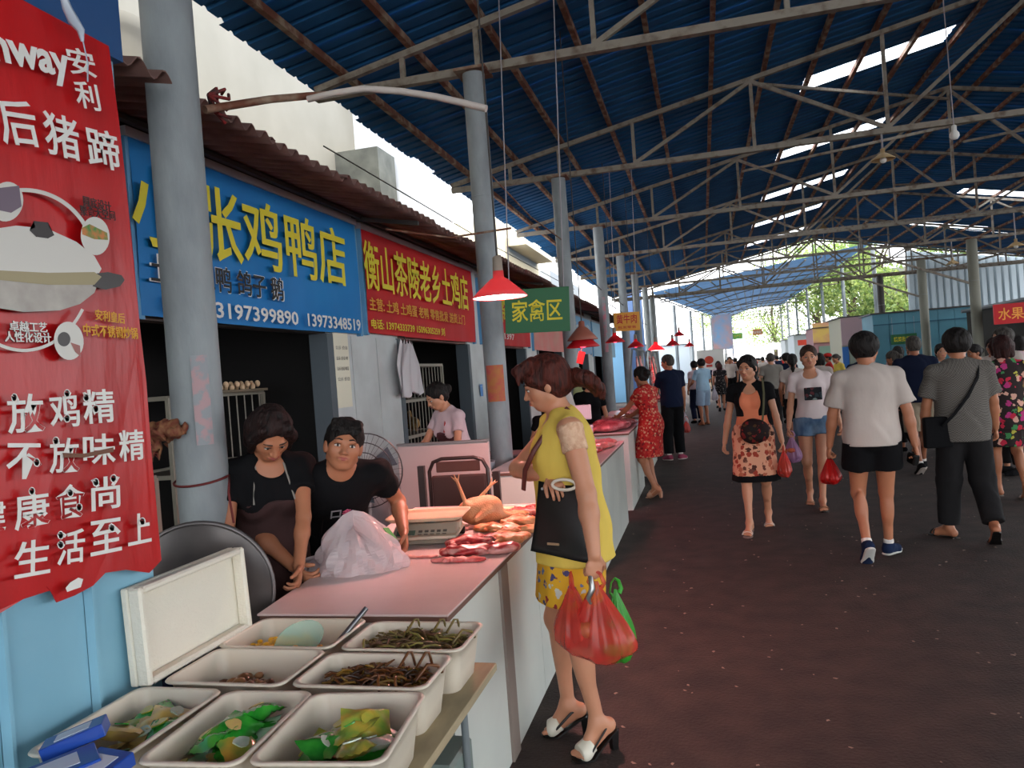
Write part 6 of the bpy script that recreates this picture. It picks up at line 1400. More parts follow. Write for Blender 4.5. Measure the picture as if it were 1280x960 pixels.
b3 = booth('booth with a faded orange sign board further down the right side', 6.0, 7.2, 45, 48, 3.0, mat('booth_pinkish', (0.66, 0.48, 0.48), 0.8))
mb = MB(); mb.box((-0.62, -1.60, 2.2), (0.5, -1.5, 3.3)); mb.build('sign_board', mat('faded_orange', (0.80, 0.55, 0.45), 0.6, col2=(0.85, 0.7, 0.35), scale=1.5), b3)
mb = MB(); mb.box((-0.35, -1.56, 0), (0.35, -1.5, 2.0)); mb.build('door', mat('door_green', (0.45, 0.55, 0.48), 0.6), b3)
booth('pale booth with a white awning far down the right side', 6.2, 7.6, 56, 60, 3.0, mat('booth_white', (0.78, 0.80, 0.80), 0.8)); booth('farthest pale booth on the right side', 7.0, 8.6, 70, 74, 3.0, mat('booth_white', (0, 0, 0)))
b4 = booth('dark booth at the right edge under the red sign', 8.2, 12.5, 22.5, 27, 2.55, mat('booth_dark', (0.20, 0.19, 0.17), 0.9))
mb = MB(); mb.prism([(-2.2, 2.56), (2.6, 2.75), (2.6, 2.85), (-2.2, 2.66)], -2.6, 2.4, Matrix.Rotation(math.radians(90), 4, 'X')); mb.build('roof_slab', m_grey, b4)
rs = empty('shop_sign', (8.75, 22.3, 2.0), 0, 'red board with orange yellow characters at the right edge', 'sign')
mb = MB(); mb.box((-0.55, 0, 0), (1.2, 0.05, 0.52)); mb.build('board', m_sred, rs); text('水果批发', 1.2, 0.32, mat('letter_orange', (0.95, 0.60, 0.15), 0.5), V(0.15, -0.01, 0.26), R_SOUTH, rs, 0.04)
rs.location = tuple(ony(1272, 391, 22.3)-V(0, 0, .26))
# grey ribbed metal gable wall beyond the blue roof
gw = empty('gable_wall', (8.2, 33.6, 2.7), 0, 'grey ribbed sheet metal wall above the blue booth', 'wall')
for i in range(26):
    x = i*0.26; zt = 2.75-0.168*x
    if zt < 0.3: break
    mb = MB(); mb.prism([(x, 0.2), (x, 0.15), (x+0.06, 0.09), (x+0.2, 0.09), (x+0.25, 0.15), (x+.25, 0.2)], 0, zt); mb.build('sheet', mat('gable_metal', (0.62, 0.67, 0.70), 0.45, metal=0.2), gw)
# second roof: lower, further off, curving to the right as the lane bends
r2 = empty('far_roof', (0, 0, 0), 0, 'farther pale blue roof over the lane beyond the first one', 'roof', kind='structure')
m_roof2 = mat('roof_blue_pale', (0.36, 0.52, 0.70), 0.6, col2=(0.42, 0.58, 0.74), scale=1, transl=0.12)
P2A, P2B = ony(812, 366, 34.5), ony(1090, 303, 34.5)
def P2(u, v):   # u across, v away
    a0, b0 = P2A, P2B; a1, b1_ = V(2.4, 84, 5.9), V(8.2, 84, 6.9)
    p = (a0*(1-u)+b0*u)*(1-v)+(a1*(1-u)+b1_*u)*v; p[2] += 0.5*math.sin(PI*u)*min(1, v*3); return p
NU, NV = 14, 22
for j in range(NV):
    vs = [tuple(P2(i/NU, j/NV)) for i in range(NU+1)]+[tuple(P2(i/NU, (j+1.02)/NV)) for i in range(NU+1)]
    meshobj('roof_sheet', vs, [(i, i+1, i+2+NU, i+1+NU) for i in range(NU)], m_roof2, r2)
for i in range(0, NU+1): mb = MB(); mb.tube([tuple(P2(i/NU, v)-V(0, 0, 0.10)) for v in np.linspace(0, 1, 9)], 0.035, 5); mb.build('purlin', m_steel, r2)
for j in range(7):
    v = (j+.4)/7; mb = MB(); mb.tube([tuple(P2(u, v)-V(0, 0, 0.22)) for u in np.linspace(0, 1, 9)], 0.03, 5); a, b = P2(0, v), P2(1, v); mb.tube([tuple(a-V(0, 0, .3)), tuple(b-V(0, 0, .9))], 0.03, 5); mb.build('arched_truss', m_steel, r2)
for j in range(7):
    v = j/6
    for u, lb in ((0.0, 'slim post holding the left side of the far roof'), (1.0, 'slim post holding the right side of the far roof')):
        p = P2(u, v); mb = MB(); mb.tube([(p[0], p[1], 0), (p[0], p[1], p[2]-.2)], 0.09, 8); tag(mb.build('steel_post', m_colpaint), lb, 'post', 'posts of the far roof at '+('left' if u < .5 else 'right'))
mb = MB(); mb.cbox((-3.0, 37, 3.3), (0.7, 0.5, 6.6)); tag(mb.build('blue_pillar', mat('pillar_blue', (0.35, 0.45, 0.62), 0.7)), 'wide blue painted pillar in the bright gap beyond the stall columns', 'pillar')
# left side beyond the first roof: shop row and blue wall with poster
booth('light blue walled stalls beyond the left columns', -6.5, -3.6, 36, 62, 3.0, mat('far_blue', (0.50, 0.70, 0.85), 0.8), group='far left stalls'); booth('pale far stalls where the lane bends', -5.0, -1.0, 64, 90, 3.2, mat('far_pale', (0.75, 0.78, 0.80), 0.8), group='far left stalls')
def zfar(x, y):
    v = (y-34.5)/49.5; a, b = P2(0, v), P2(1, v); return float(P2((x-a[0])/(b[0]-a[0]), v)[2])-.02
p = ony(922, 420, 44); hang_sign('tiny light green hanging sign far down the lane', tuple(p), 0.52, 0.34, mat('sign_lgreen', (0.45, 0.72, 0.35), 0.5), '水产区', m_yel, zfar(p[0], 44))
p = ony(947, 415, 48); hang_sign('tiny orange hanging sign far down the lane', tuple(p), 0.55, 0.34, mat('sign_orange2', (0.80, 0.50, 0.25), 0.5), '豆制品', m_lw, zfar(p[0], 48))
p = ony(903, 415, 44); mb = MB(); mb.cbox(tuple(p), (0.95, 0.05, 1.95)); mb.beam((p[0]+.5, p[1], 0), (p[0]+.5, p[1], p[2]+.9), .07, up=(0, 1, 0)); mb.beam((p[0]-.5, p[1], 0), (p[0]-.5, p[1], p[2]+.9), .07, up=(0, 1, 0)); o = mb.build('advert_board', mat('far_ad', (0.55, 0.72, 0.86), 0.6, col2=(0.85, 0.68, 0.66), scale=1.5)); mb2 = None; tag(o, 'tall faded blue and pink advert board on the far left stalls', 'board')
p = ony(888, 448, 27); sb = empty('stall_board', tuple(p-V(0, 0, .4)), 0, 'white board with a round red emblem over a far left stall', 'board'); mb = MB(); mb.box((-.45, 0, 0), (.45, .04, .7)); mb.build('board', m_lw, sb)
mb = MB(); mb.ball((-.05, -.02, .35), (.15, .02, .14), 14); mb.build('emblem', mat('emblem', (.75, .25, .15), .6), sb); mb = MB(); mb.cbox((-.05, -.03, .15), (.2, .02, .08)); mb.build('emblem_ribbon', m_pred, sb)
# back row: sunlit umbrellas at the open end of the lane
m_umb = mat('umbrella_white', (0.92, 0.92, 0.92), 0.8, transl=0.4)
rnd = random.Random(8)
for i, (x, y, c, lb) in enumerate(((4.2, 92, None, 'large sunlit white umbrella at the bright end of the lane'), (7.6, 88, None, 'white umbrella just left of the far right booths'), (9.6, 97, None, 'far white umbrella behind the others'), (6.3, 104, (0.85, 0.75, 0.78), 'pinkish far umbrella at the bright end'), (3.0, 99, None, 'white umbrella nearest the far left stalls'))):
    u = empty('market_umbrella', (x, y, 0), 0, lb, 'umbrella', 'umbrellas at the bright end'); mb = MB(); mb.lathe([(1.7, 2.5), (1.0, 2.95), (0.0, 3.25)], n=8); mb.build('canopy', m_umb if c is None else mat('umb_pink', c, 0.8), u); mb = MB(); mb.tube([(0, 0, 0), (0, 0, 3.2)], 0.03, 6); mb.build('pole', m_alu, u)
p = ony(1005, 428, 52); mb = MB(); mb.cbox(tuple(p), (0.75, 0.05, 0.35)); tag(mb.build('red_sign', mat('far_red', (0.85, 0.25, 0.15), 0.6)), 'small red orange sign far down the right side', 'sign')
# trees beyond the roofs
m_leaf = [mat('leaf_a', (0.50, 0.58, 0.30), 0.7, transl=0.5), mat('leaf_b', (0.62, 0.68, 0.40), 0.7, transl=0.5), mat('leaf_c', (0.42, 0.52, 0.30), 0.7, transl=0.4)]
m_bark = mat('bark', (0.30, 0.26, 0.20), 0.9)
def tree(label, x, y, h, r, seed, n=2300):
    rg = np.random.RandomState(seed); T = empty('tree', (x, y, 0), 0, label, 'tree', 'trees beyond the market'); mb = MB(); mb.tube([(0, 0, 0), (0.1, 0, h*.3), (-.1, .1, h*.6), (0, 0, h*.85)], [0.32, 0.24, 0.16, 0.05], 8)
    cs = []
    for i in range(13):
        a = rg.uniform(0, 6.28); q = r*rg.uniform(.2, .75); c = V(q*math.cos(a), q*math.sin(a), h*rg.uniform(.35, .92)); cs.append((c, r*rg.uniform(.3, .5))); mb.tube([(0, 0, h*.35), tuple(c*V(.5, .5, .8)), tuple(c)], [0.09, 0.06, 0.02], 5)
    mb.build('trunk', m_bark, T)
    for k in range(3):
        vs = []
        for i in range(n):
            c, rr = cs[rg.randint(len(cs))]; d = nrm(rg.normal(size=3)); p = c+d*rr*rg.uniform(.5, 1.05)*V(1, 1, .8); s = rg.uniform(.14, .32); a = nrm(rg.normal(size=3)); b = nrm(np.cross(a, d)); a = np.cross(b, d)*.4+a*.6
            vs += [p-a*s, p+b*s*.45, p+a*s, p-b*s*.45]
        V_ = np.array(vs); o = arr_mesh('foliage', [(V_, np.arange(len(V_)).reshape(-1, 4))], m_leaf[k], T, smooth=False); o['kind'] = 'stuff'
tree('leafy tree right behind the dark brown column', 10.6, 43, 8.5, 3.4, 1); tree('tall leafy tree between the far roof and the grey gable wall', 10.4, 52, 11, 4.5, 2); tree('pale green tree beyond the far right booths', 12.0, 66, 12, 5.0, 3)
tree('tree behind the far booths, above the orange sign board', 11.5, 82, 13, 6, 4); tree('distant tree over the bright end of the lane', 9.5, 108, 12, 6.5, 5); tree('distant tree left of the bright end', 3.5, 125, 11, 6, 6, 1500)
tree('broad tree behind the grey gable wall', 20.5, 45, 9.0, 5, 7)
# hazy building at the very end and grey wall behind the trees
mb = MB(); mb.box((-20, 150, 0), (60, 152, 5)); mb.build('wall_far', mat('far_wall', (0.80, 0.80, 0.78), 0.9))['kind'] = 'structure'
mb = MB(); mb.box((12, 56, 0), (40, 57, 7)); mb.build('wall_estate', mat('estate_wall', (0.55, 0.56, 0.52), 0.9))['kind'] = 'structure'
# fruit and vegetable stall in the middle distance
fs_ = empty('produce_table', (3.1, 19.6, 0), 0, 'low table heaped with fruit and vegetables behind the white tee woman', 'table')
mb = MB(); mb.box((-0.7, -1.2, 0.86), (1.6, 1.4, 0.92)); mb.build('tabletop', m_grey, fs_)
for x in (-.6, 1.5):
    for y in (-1.1, 1.3): mb = MB(); mb.beam((x, y, 0), (x, y, .86), .05, up=(0, 1, 0)); mb.build('leg', m_grey, fs_)
rnd = random.Random(4); e = {}
for i in range(110):
    k = i % 4; c = ((0.72, 0.74, 0.25), (0.88, 0.66, 0.18), (0.45, 0.60, 0.22), (0.82, 0.80, 0.45))[k]; nm = ('melon', 'orange', 'cabbage', 'pomelo')[k]; r = (0.075, 0.05, 0.085, 0.07)[k]
    if k not in e: mb = MB(); mb.ball((0, 0, 0), (r, r*.92, r*.9), 10); o = mb.build(nm, mat('fruit_'+nm, c, 0.5)); e[k] = o
    else: o = e[k].copy(); link(o)
    q = k; x = 2.55+(q % 2)*0.95+rnd.uniform(0, .85); y = 18.6+(q//2)*1.0+rnd.uniform(0, .9); o.location = (x, y, 0.92+r*.9)
    tag(o, ('pale green melon', 'orange fruit', 'green cabbage', 'pale yellow pomelo')[k]+' in the heap on the produce table', 'fruit' if k != 2 else 'vegetable', nm+' heap on the produce table')
# ---------------------------------------------------------------- people: materials
def skinm(n, c): return mat('skin_'+n, c, 0.48, spec=0.4, col2=tuple(x*0.93 for x in c), scale=6, sss=0)
sk1, sk2, sk3 = skinm('light', (0.77, 0.54, 0.42)), skinm('mid', (0.69, 0.45, 0.33)), skinm('tan', (0.61, 0.38, 0.27))
hb_, hr_, hg_ = HAIRM('hair_black', (0.055, 0.042, 0.040), (0.10, 0.075, 0.065)), HAIRM('hair_auburn', (0.17, 0.075, 0.06), (0.33, 0.13, 0.09)), HAIRM('hair_grey', (0.16, 0.14, 0.13), (0.30, 0.28, 0.26))
def cloth(n, c, c2=None, **k): k.setdefault('stretch', (1, 1, 0.45)); return mat('cloth_'+n, c, 0.9, spec=0.15, col2=c2 or tuple(x*0.88 for x in c), scale=k.pop('scale', 3), bump=0.6, bscale=8, **k)
c_black = cloth('black', (0.06, 0.06, 0.07)); c_navy = cloth('navy', (0.08, 0.11, 0.20)); c_white = cloth('white', (0.76, 0.71, 0.68)); c_yellow = cloth('yellow', (0.89, 0.77, 0.36))
c_lb = cloth('lightblue', (0.62, 0.75, 0.84)); c_den = cloth('denim', (0.28, 0.38, 0.50), (0.42, 0.52, 0.62), scale=14); c_pink = cloth('pinkwhite', (0.84, 0.74, 0.76)); c_peach = cloth('peach', (0.90, 0.52, 0.38)); c_beige = cloth('beige', (0.62, 0.56, 0.48)); c_grey = cloth('grey', (0.55, 0.53, 0.50))
c_trou = cloth('trousers', (0.13, 0.125, 0.13)); c_red = cloth('red', (0.70, 0.16, 0.14))
c_check = mat('cloth_check', (0.43, 0.41, 0.39), 0.9, col2=(0.31, 0.295, 0.28), tex='checker', scale=110, spec=0.15, bump=0.25, bscale=8)
f_red = floral('cloth_red_floral', (0.66, 0.13, 0.13), [(0.74, 0.48, 0.38), (0.45, 0.10, 0.12), (0.70, 0.25, 0.2), (0.76, 0.58, 0.46)], 32, 0.45)
f_yel = floral('cloth_yellow_floral', (0.86, 0.66, 0.18), [(0.30, 0.28, 0.45), (0.78, 0.78, 0.74), (0.55, 0.20, 0.22), (0.40, 0.45, 0.60)], 26, 0.34)
f_skirt = floral('cloth_skirt_floral', (0.86, 0.62, 0.50), [(0.62, 0.24, 0.18), (0.30, 0.17, 0.14), (0.72, 0.40, 0.30), (0.42, 0.24, 0.20)], 19, 0.46)
f_multi = floral('cloth_multi_floral', (0.16, 0.12, 0.12), [(0.72, 0.15, 0.25), (0.70, 0.66, 0.28), (0.25, 0.50, 0.30), (0.82, 0.62, 0.55), (0.68, 0.20, 0.45)], 15, 0.46)
f_dark = floral('cloth_dark_dots', (0.09, 0.09, 0.10), [(0.75, 0.74, 0.70), (0.55, 0.50, 0.48)], 24, 0.22)
def W2L(at, face, p):   # a world point in a person's own frame
    a = math.radians(face-90); d = V(p[0]-at[0], p[1]-at[1], 0); c_, s_ = math.cos(a), math.sin(a); return V(d[0]*c_+d[1]*s_, -d[0]*s_+d[1]*c_, p[2])
def toworld(S, p): q = S.M @ Vector([float(x) for x in p]); return V(*q)
m_bagred = mat('film_red', (0.92, 0.33, 0.29), 0.2, alpha=0.4, transl=0.25, spec=0.6); m_bagred2 = mat('film_deep_red', (0.75, 0.10, 0.10), 0.3, alpha=0.85, transl=0.3); m_bagwhite = mat('film_white', (0.85, 0.83, 0.86), 0.3, alpha=0.6, transl=0.35); m_bagpur = mat('film_purple', (0.72, 0.55, 0.72), 0.3, alpha=0.7, transl=0.3); m_baggreen = mat('film_green', (0.25, 0.68, 0.22), 0.3, alpha=0.85, transl=0.3)
m_leather = mat('black_leather', (0.03, 0.03, 0.033), 0.42, spec=0.5)
LEG = {'R': (0.10, 0.02, 0.085), 'L': (-0.10, -0.02, 0.085)}
# ---- the woman in yellow, foreground
AT, FA = (-0.565, 3.22), 200
lh = W2L(AT, FA, ony(743, 690, 2.90)); rh = W2L(AT, FA, onx(700, 598, -0.72))
S = person('woman', 'woman in a yellow blouse and floral skirt holding red bags at the counter', None, AT, FA, 1.60, 'f', sk1, 'wave', hr_,
    [tee(c_yellow, hem=-0.15, sleeve=0, inf=0.022, neck='scoop', flare=0.05, name='blouse', depth=0.05, noise=0.007, box=0.01), skirt(f_yel, top=-0.10, hem=-0.33, flare=0.0, inf=0.012, pleats=5, noise=0.004)],
    res=0.008, ankles={'R': (0.10, 0.09, 0.135), 'L': (-0.10, 0.0, 0.135)}, feet={'R': ((0.25, 1, 0), 0.50, 0.42), 'L': ((-0.35, 1, 0), 0.50, 0.42)}, lean=0.05, pelvis=(0, 0.03, 0.05),
    wrists={'L': (lh[0], lh[1], lh[2]-0.02), 'R': W2L(AT, FA, ony(690, 596, 3.09))}, epole={'L': (-0.3, -1, 0), 'R': (0.7, 1, -0.35)}, head=(0.22, 0.24), shoe=('heel', m_leather, mat('vamp_white', (0.84, 0.82, 0.76), 0.4)),
    hands={'L': dict(hd=(0.05, 0.10, -1), pn=(1, 0.1, 0), curl=0.85), 'R': dict(hd=(-0.9, -0.1, -0.35), pn=(-0.2, -0.2, -1), curl=0.5)}, width=1.12, vol=0.006, arm=1.2)
# cap sleeves of pale lace
for k in 'LR':
    G = SDF(); sh, el = S.sh[k], S.el[k]; G.cone(sh+S.u*.012, sh+(el-sh)*0.34, 0.052, 0.054, 0.02, ends=True); G.cone(sh-S.r*(0.04 if k == 'R' else -0.04)+S.u*.01, sh+S.u*.008, 0.046, 0.050, 0.02); G.build('cap_sleeve', 0.006, mat('lace_cream', (0.88, 0.74, 0.62), 0.9, bump=0.5, bscale=120, col2=(0.80, 0.62, 0.5), scale=40), S.root)
YW = S
# embroidered flower outline on the blouse
for j in range(3):
    c0 = S.mid+S.R@V(-0.11+0.03*j, 0.0, -0.01-0.02*j); mb = MB()
# brown shoulder strap running across the blouse to the handbag
bagc = toworld(S, S.wr['R'])
m_strap = mat('strap_brown', (0.34, 0.13, 0.10), 0.5)
sp = [S.neck+S.R@V(-.085, -.075, -.055), S.neck+S.R@V(-0.085, -0.01, 0.018), S.neck+S.R@V(-0.098, 0.065, -0.04), S.mid+S.R@V(-0.120, 0.142, 0.20), S.mid+S.R@V(-0.085, 0.185, 0.12), S.mid+S.R@V(-0.02, 0.195, 0.03)]
mb = MB(); mb.tube([tuple(toworld(S, p)) for p in sp], 0.011, 8, flat=0.35); o = mb.build('bag_strap', m_strap)
hbg = empty('handbag', (0, 0, 0), 0, 'black leather tote bag with white loop handle hanging in front of the woman in yellow', 'handbag')
o.parent = hbg
# bag plane: corners taken where the bag hangs, slightly in front of the body
bc = [V(-0.955, 3.16, 0), V(-0.60, 3.00, 0)]
zt, zb = 1.165, 0.805
e0_, e1_, b0_, b1_2 = ony(672, 601, 3.06), ony(738, 606, 2.975), ony(661, 688, 3.04), ony(742, 708, 2.955); zt, zb = (e0_[2]+e1_[2])/2+.005, b0_[2]-.005
for q in (e0_, e1_, b0_, b1_2): q[2] = 0
nb = nrm(V(-(e1_-e0_)[1], (e1_-e0_)[0], 0)); vs = []; n = 12
for side in (0, 1):
    for i in range(n+1):
        for j in range(n+1):
            u, v = i/n, j/n; p = (b0_*(1-u)+b1_2*u)*(1-v)+(e0_*(1-u)+e1_*u)*v; th = 0.05*(math.sin(PI*u)**.5)*(1-v*.85)*(0.35+0.65*math.sin(PI*min(1, (1-v)*1.0+.08))); z = zb*(1-v)+zt*v-0.035*u*(1-v)-0.012*math.sin(PI*u)*v-.01*u*v
            q = p+nb*(0.012+th*(1 if side else -1)*.55+0.006*math.sin(5*u+4*v)); vs.append((q[0], q[1], z))
N_ = (n+1)**2; fs = [(i*(n+1)+j, (i+1)*(n+1)+j, (i+1)*(n+1)+j+1, i*(n+1)+j+1) for i in range(n) for j in range(n)]; fs += [tuple(q+N_ for q in f[::-1]) for f in fs]
for i in range(n):
    for a in (0, n): fs += [(i*(n+1)+a, (i+1)*(n+1)+a, (i+1)*(n+1)+a+N_, i*(n+1)+a+N_), (a*(n+1)+i, a*(n+1)+i+1, a*(n+1)+i+1+N_, a*(n+1)+i+N_)]
meshobj('bag_body', vs, fs, m_leather, hbg)
hcn = e0_*.42+e1_*.58-nb*0.03; ax = nrm(e1_-e0_); mb = MB(); mb.tube([tuple(V(hcn[0], hcn[1], zt-0.008)+ax*math.cos(t)*0.055+V(0, 0, math.sin(t)*0.021)) for t in np.linspace(0, 2*PI, 21)], 0.0065, 8, caps=False); mb.build('loop_handle', mat('handle_white', (0.86, 0.82, 0.76), 0.5), hbg)
for t in (0.10, 0.92): q = e0_*(1-t)+e1_*t-nb*.008; mb = MB(); mb.ball((q[0], q[1], zt-.03), 0.006, 8); mb.build('rivet', m_alu, hbg)
q = (b0_*.55+b1_2*.45)*.86+(e0_*.5+e1_*.5)*.14-nb*0.035; mb = MB(); mb.cbox((q[0], q[1], zb+.045), (0.055, 0.004, 0.009), math.atan2(ax[1], ax[0])); mb.build('name_plate', mat('plate_gold', (0.75, 0.68, 0.55), 0.3, metal=0.8), hbg)
g = toworld(S, S.hand['L'][0]+S.hand['L'][1]*0.02)
m_meatin = mat('bag_meat', (0.78, 0.42, 0.24), 0.5, col2=(0.62, 0.18, 0.16), scale=20)
carry_bag('large red translucent bag of food hanging from the hand of the woman in yellow', (g[0]+.02, g[1]-.03, g[2]-.01), 0.27, 0.30, None, 'red carrier bags', hand=1, m=m_bagred, contents=(m_meatin, 10, 0.04), seed=2)
carry_bag('smaller red translucent bag behind, on the left of the large one', (g[0]-.085, g[1]+.02, g[2]-.03), 0.23, 0.24, None, 'red carrier bags', hand=1, m=m_bagred, contents=(m_meatin, 8, 0.035), seed=5)
carry_bag('bright green bag peeking out below the large red bag', (g[0]+.08, g[1]+.07, g[2]-.07), 0.15, 0.28, None, None, m=m_baggreen, contents=(mat('veg', (.3, .6, .2), .6), 5, .03), seed=7)
mb = MB(); mb.tube([tuple(g+V(.0, -.03, .02)), tuple(g+V(.01, -.06, -.03)), tuple(g+V(-.01, -.055, -.07)), tuple(g+V(.0, -.06, -.09))], [.008, .013, .010, .004], 7); tag(mb.build('key_ring', mat('keys_metal', (.6, .6, .6), .3, metal=.9)), 'bunch of keys dangling over the red bag knots', 'keys')
# ---- sellers
sp_ = onx(322, 545, -1.80); AT, FA = (-1.92, 3.0), -60
S = person('seller', 'woman seller in a black tee and dark apron bent over the counter', None, (-1.93, 2.99), -45, 1.58, 'f', sk2, 'bob', HAIRM('hair_dark', (0.06, 0.04, 0.04), (0.15, 0.07, 0.06)),
    [tee(c_black, hem=-0.05, sleeve=0.50, neck='scoop', name='shirt', inf=0.018, depth=-0.01), shorts(c_trou, hem=1.85, top=-0.02)], res=0.0095, lean=0.33, head=(0.0, 0.60), shoe=('dress', c_black, None),
    ankles=LEG, wrists={'L': (-0.02, 0.42, 0.87), 'R': (0.22, 0.36, 0.88)}, epole={'L': (-1, -0.4, 0.1), 'R': (0.15, -1, -0.2)}, width=1.0)
def apron(S, m, res=0.009, top=0.17, strap=c_grey, w=0.10):
    G = SDF(); s = S.s; torso(G, S, 0.027); G.cone(S.pel, S.pel+V(0, 0.03, -0.42), 0.18, 0.20, 0.04, flat=(V(0, 1, 0), 0.75)); G.cut(-S.f, S.mid+S.f*0.03); G.cut(S.u, S.mid+S.u*top); G.cut((0, 0, -1), S.pel+V(0, 0, -0.36)); G.noise = (0.003, 20, 20, 15, 1)
    a = G.build('apron', res, m, S.root); mb = MB()
    for sg in (-1, 1): mb.tube([tuple(S.mid+S.R@V(sg*0.085, 0.135, top)), tuple(S.neck+S.R@V(sg*0.06, 0.055, -0.03)), tuple(S.neck+S.R@V(sg*0.055, -0.03, 0.005))], 0.009, 6, flat=0.4)
    mb.build('apron_strap', strap, S.root)
apron(S, cloth('apron_brown', (0.24, 0.17, 0.17), (0.30, 0.20, 0.19)))
S = person('seller', 'man seller in a black printed tee leaning forward and looking at the viewer', None, (-1.70, 3.22), -54, 1.64, 'm', sk2, 'short', hb_,
    [tee(c_black, hem=-0.04, sleeve=0.48, name='shirt', inf=0.020, loose=0.022), shorts(c_trou, hem=1.85, top=-0.02)], res=0.0095, lean=0.88, head=(0.10, -0.52), hroll=-0.18, shoe=('dress', c_black, None),
    ankles={'R': (0.12, 0.05, 0.085), 'L': (-0.12, -0.1, 0.085)}, pelvis=(0, -0.16, -0.03), wrists={'L': (-0.27, 0.16, 0.93), 'R': (0.24, 0.30, 0.88)}, epole={'L': (-0.35, -1, 0), 'R': (1, -0.6, 0.1)}, hands={'L': dict(hd=(0.15, 0.6, -0.8), curl=0.35)})
apron(S, c_black, top=-0.02, strap=c_black)
for ch, off, m_ in (('多', -0.02, mat('print_pink', (0.85, 0.35, 0.50), 0.6)), ('口', 0.03, m_alu)):
    c0 = S.mid+S.R@V(off, 0.148, 0.215); text(ch, 0.045, 0.062, m_, c0, S.R @ np.array([[-1, 0, 0], [0, 0, 1], [0, 1, 0]]), S.root, 0.02, name='shirt_print')
S = person('seller', 'woman seller in a pale pink tee behind the grey partition, in profile', None, (-2.12, 6.35), -128, 1.60, 'f', sk1, 'bun', hb_,
    [tee(c_pink, hem=-0.05, sleeve=0.55, name='shirt'), shorts(c_trou, hem=1.8, top=-.02)], res=0.012, lean=0.30, head=(0.15, 0.30), shoe=('dress', c_black, None), ankles=LEG, wrists={'R': (0.12, 0.45, 0.98), 'L': (-0.2, 0.38, 0.95)})
apron(S, cloth('apron_plum', (0.40, 0.24, 0.26)), 0.012, strap=c_red)
BK = dict(shoe=('dress', c_black, None))
def ppl(label, px, foot, face, H, sex, skin, hair, hc, gs, grp=None, res=0.013, at=None, **kw):
    a = onz(px, foot, 0) if at is None else at; return person('x', label, grp, (float(a[0]), float(a[1])), face, H, sex, skin, hair, hc, gs, res=res, **kw)
def walk(d=0.22, lift=0.06, lead='R', s=1.0):
    o = 'L' if lead == 'R' else 'R'; sg = {'R': 1, 'L': -1}
    return dict(ankles={lead: (sg[lead]*0.075, d, 0.09), o: (sg[o]*0.075, -d*1.1, 0.09+lift)}, feet={lead: ((sg[lead]*0.12, 1, 0), -0.05, 0.0), o: ((sg[o]*0.12, 1, 0), 0.55, 0.45)})
ppl('seller woman in black at the far column beyond the second counter', 0, 0, -70, 1.55, 'f', sk1, 'bob', hb_, [tee(c_black, name='shirt'), shorts(c_trou, hem=1.8)], at=tuple(ony(738, 520, 9.9)[:2]), lean=0.1, **BK)
ppl('crouched seller with only dark hair showing by the third counter', 0, 0, -60, 1.45, 'f', sk1, 'bob', hb_, [tee(c_black, name='shirt'), shorts(c_trou, hem=1.8)], at=(-1.95, 9.3), lean=0.75, head=(0, .3), pelvis=(0, -.15, -.08), **BK)
# ---- shoppers, near to far
S = ppl('man in a white tee and black shorts walking away holding a red bag', 1100, 700, 88, 1.70, 'm', sk2, 'full', hb_,
    [tee(c_white, hem=-0.075, sleeve=0.78, name='shirt', inf=0.022, loose=0.038, box=0.028), shorts(c_black, hem=0.52, loose=0.045, top=-0.05, inf=0.018)], res=0.009, lean=0.02, head=(0.55, 0.0),
    shoe=('trainer', cloth('shoe_navy', (0.10, 0.15, 0.26)), mat('sole_white', (0.75, 0.74, 0.72), 0.6)), ankles={'R': (0.09, 0.13, 0.085), 'L': (-0.10, -0.13, 0.15)}, feet={'R': ((0.6, 1, 0), -0.0, 0), 'L': ((-0.1, 1, 0), 0.75, 0.5)},
    wrists={'L': (-0.30, 0.10, 0.82), 'R': (0.30, -0.02, 0.83)}, epole={'L': (-1, -.6, 0), 'R': (1, -.6, 0)}, hands={'R': dict(curl=0.75), 'L': dict(curl=0.9)}, width=1.05)
g = toworld(S, S.hand['L'][0]); carry_bag('deep red bag carried in the left hand of the white tee man', (g[0]-.02, g[1]+.04, g[2]+0.0), 0.22, 0.22, None, None, m=m_bagred2, seed=9)
g = toworld(S, S.hand['R'][0]); mb = MB(); mb.cbox(tuple(g-V(0, 0, .02)), (0.05, 0.09, 0.085), 0.4, 0.3); tag(mb.build('wallet', m_leather, bevel=0.01), 'small black wallet in the right hand of the white tee man', 'wallet')
S = ppl('man in a grey checked shirt and dark trousers walking away', 1213, 676, 86, 1.68, 'm', sk2, 'full', hb_,
    [tee(c_check, hem=-0.13, sleeve=0.75, name='shirt', inf=0.024, loose=0.034, neck='polo', box=0.03), shorts(c_trou, hem=1.92, loose=0.032, top=-0.09, inf=0.014)], res=0.009, vol=0.006,
    shoe=('sandal', m_leather, m_leather), ankles={'L': (-0.12, 0.12, 0.085), 'R': (0.14, -0.16, 0.15)}, feet={'L': ((-0.9, 1, 0), 0, 0), 'R': ((0.1, 1, 0), 0.7, 0.4)}, wrists={'L': (-0.27, 0.10, 0.84), 'R': (0.28, 0.18, 0.86)}, epole={'L': (-1, -.6, 0), 'R': (1, -.6, 0)}, width=1.04)
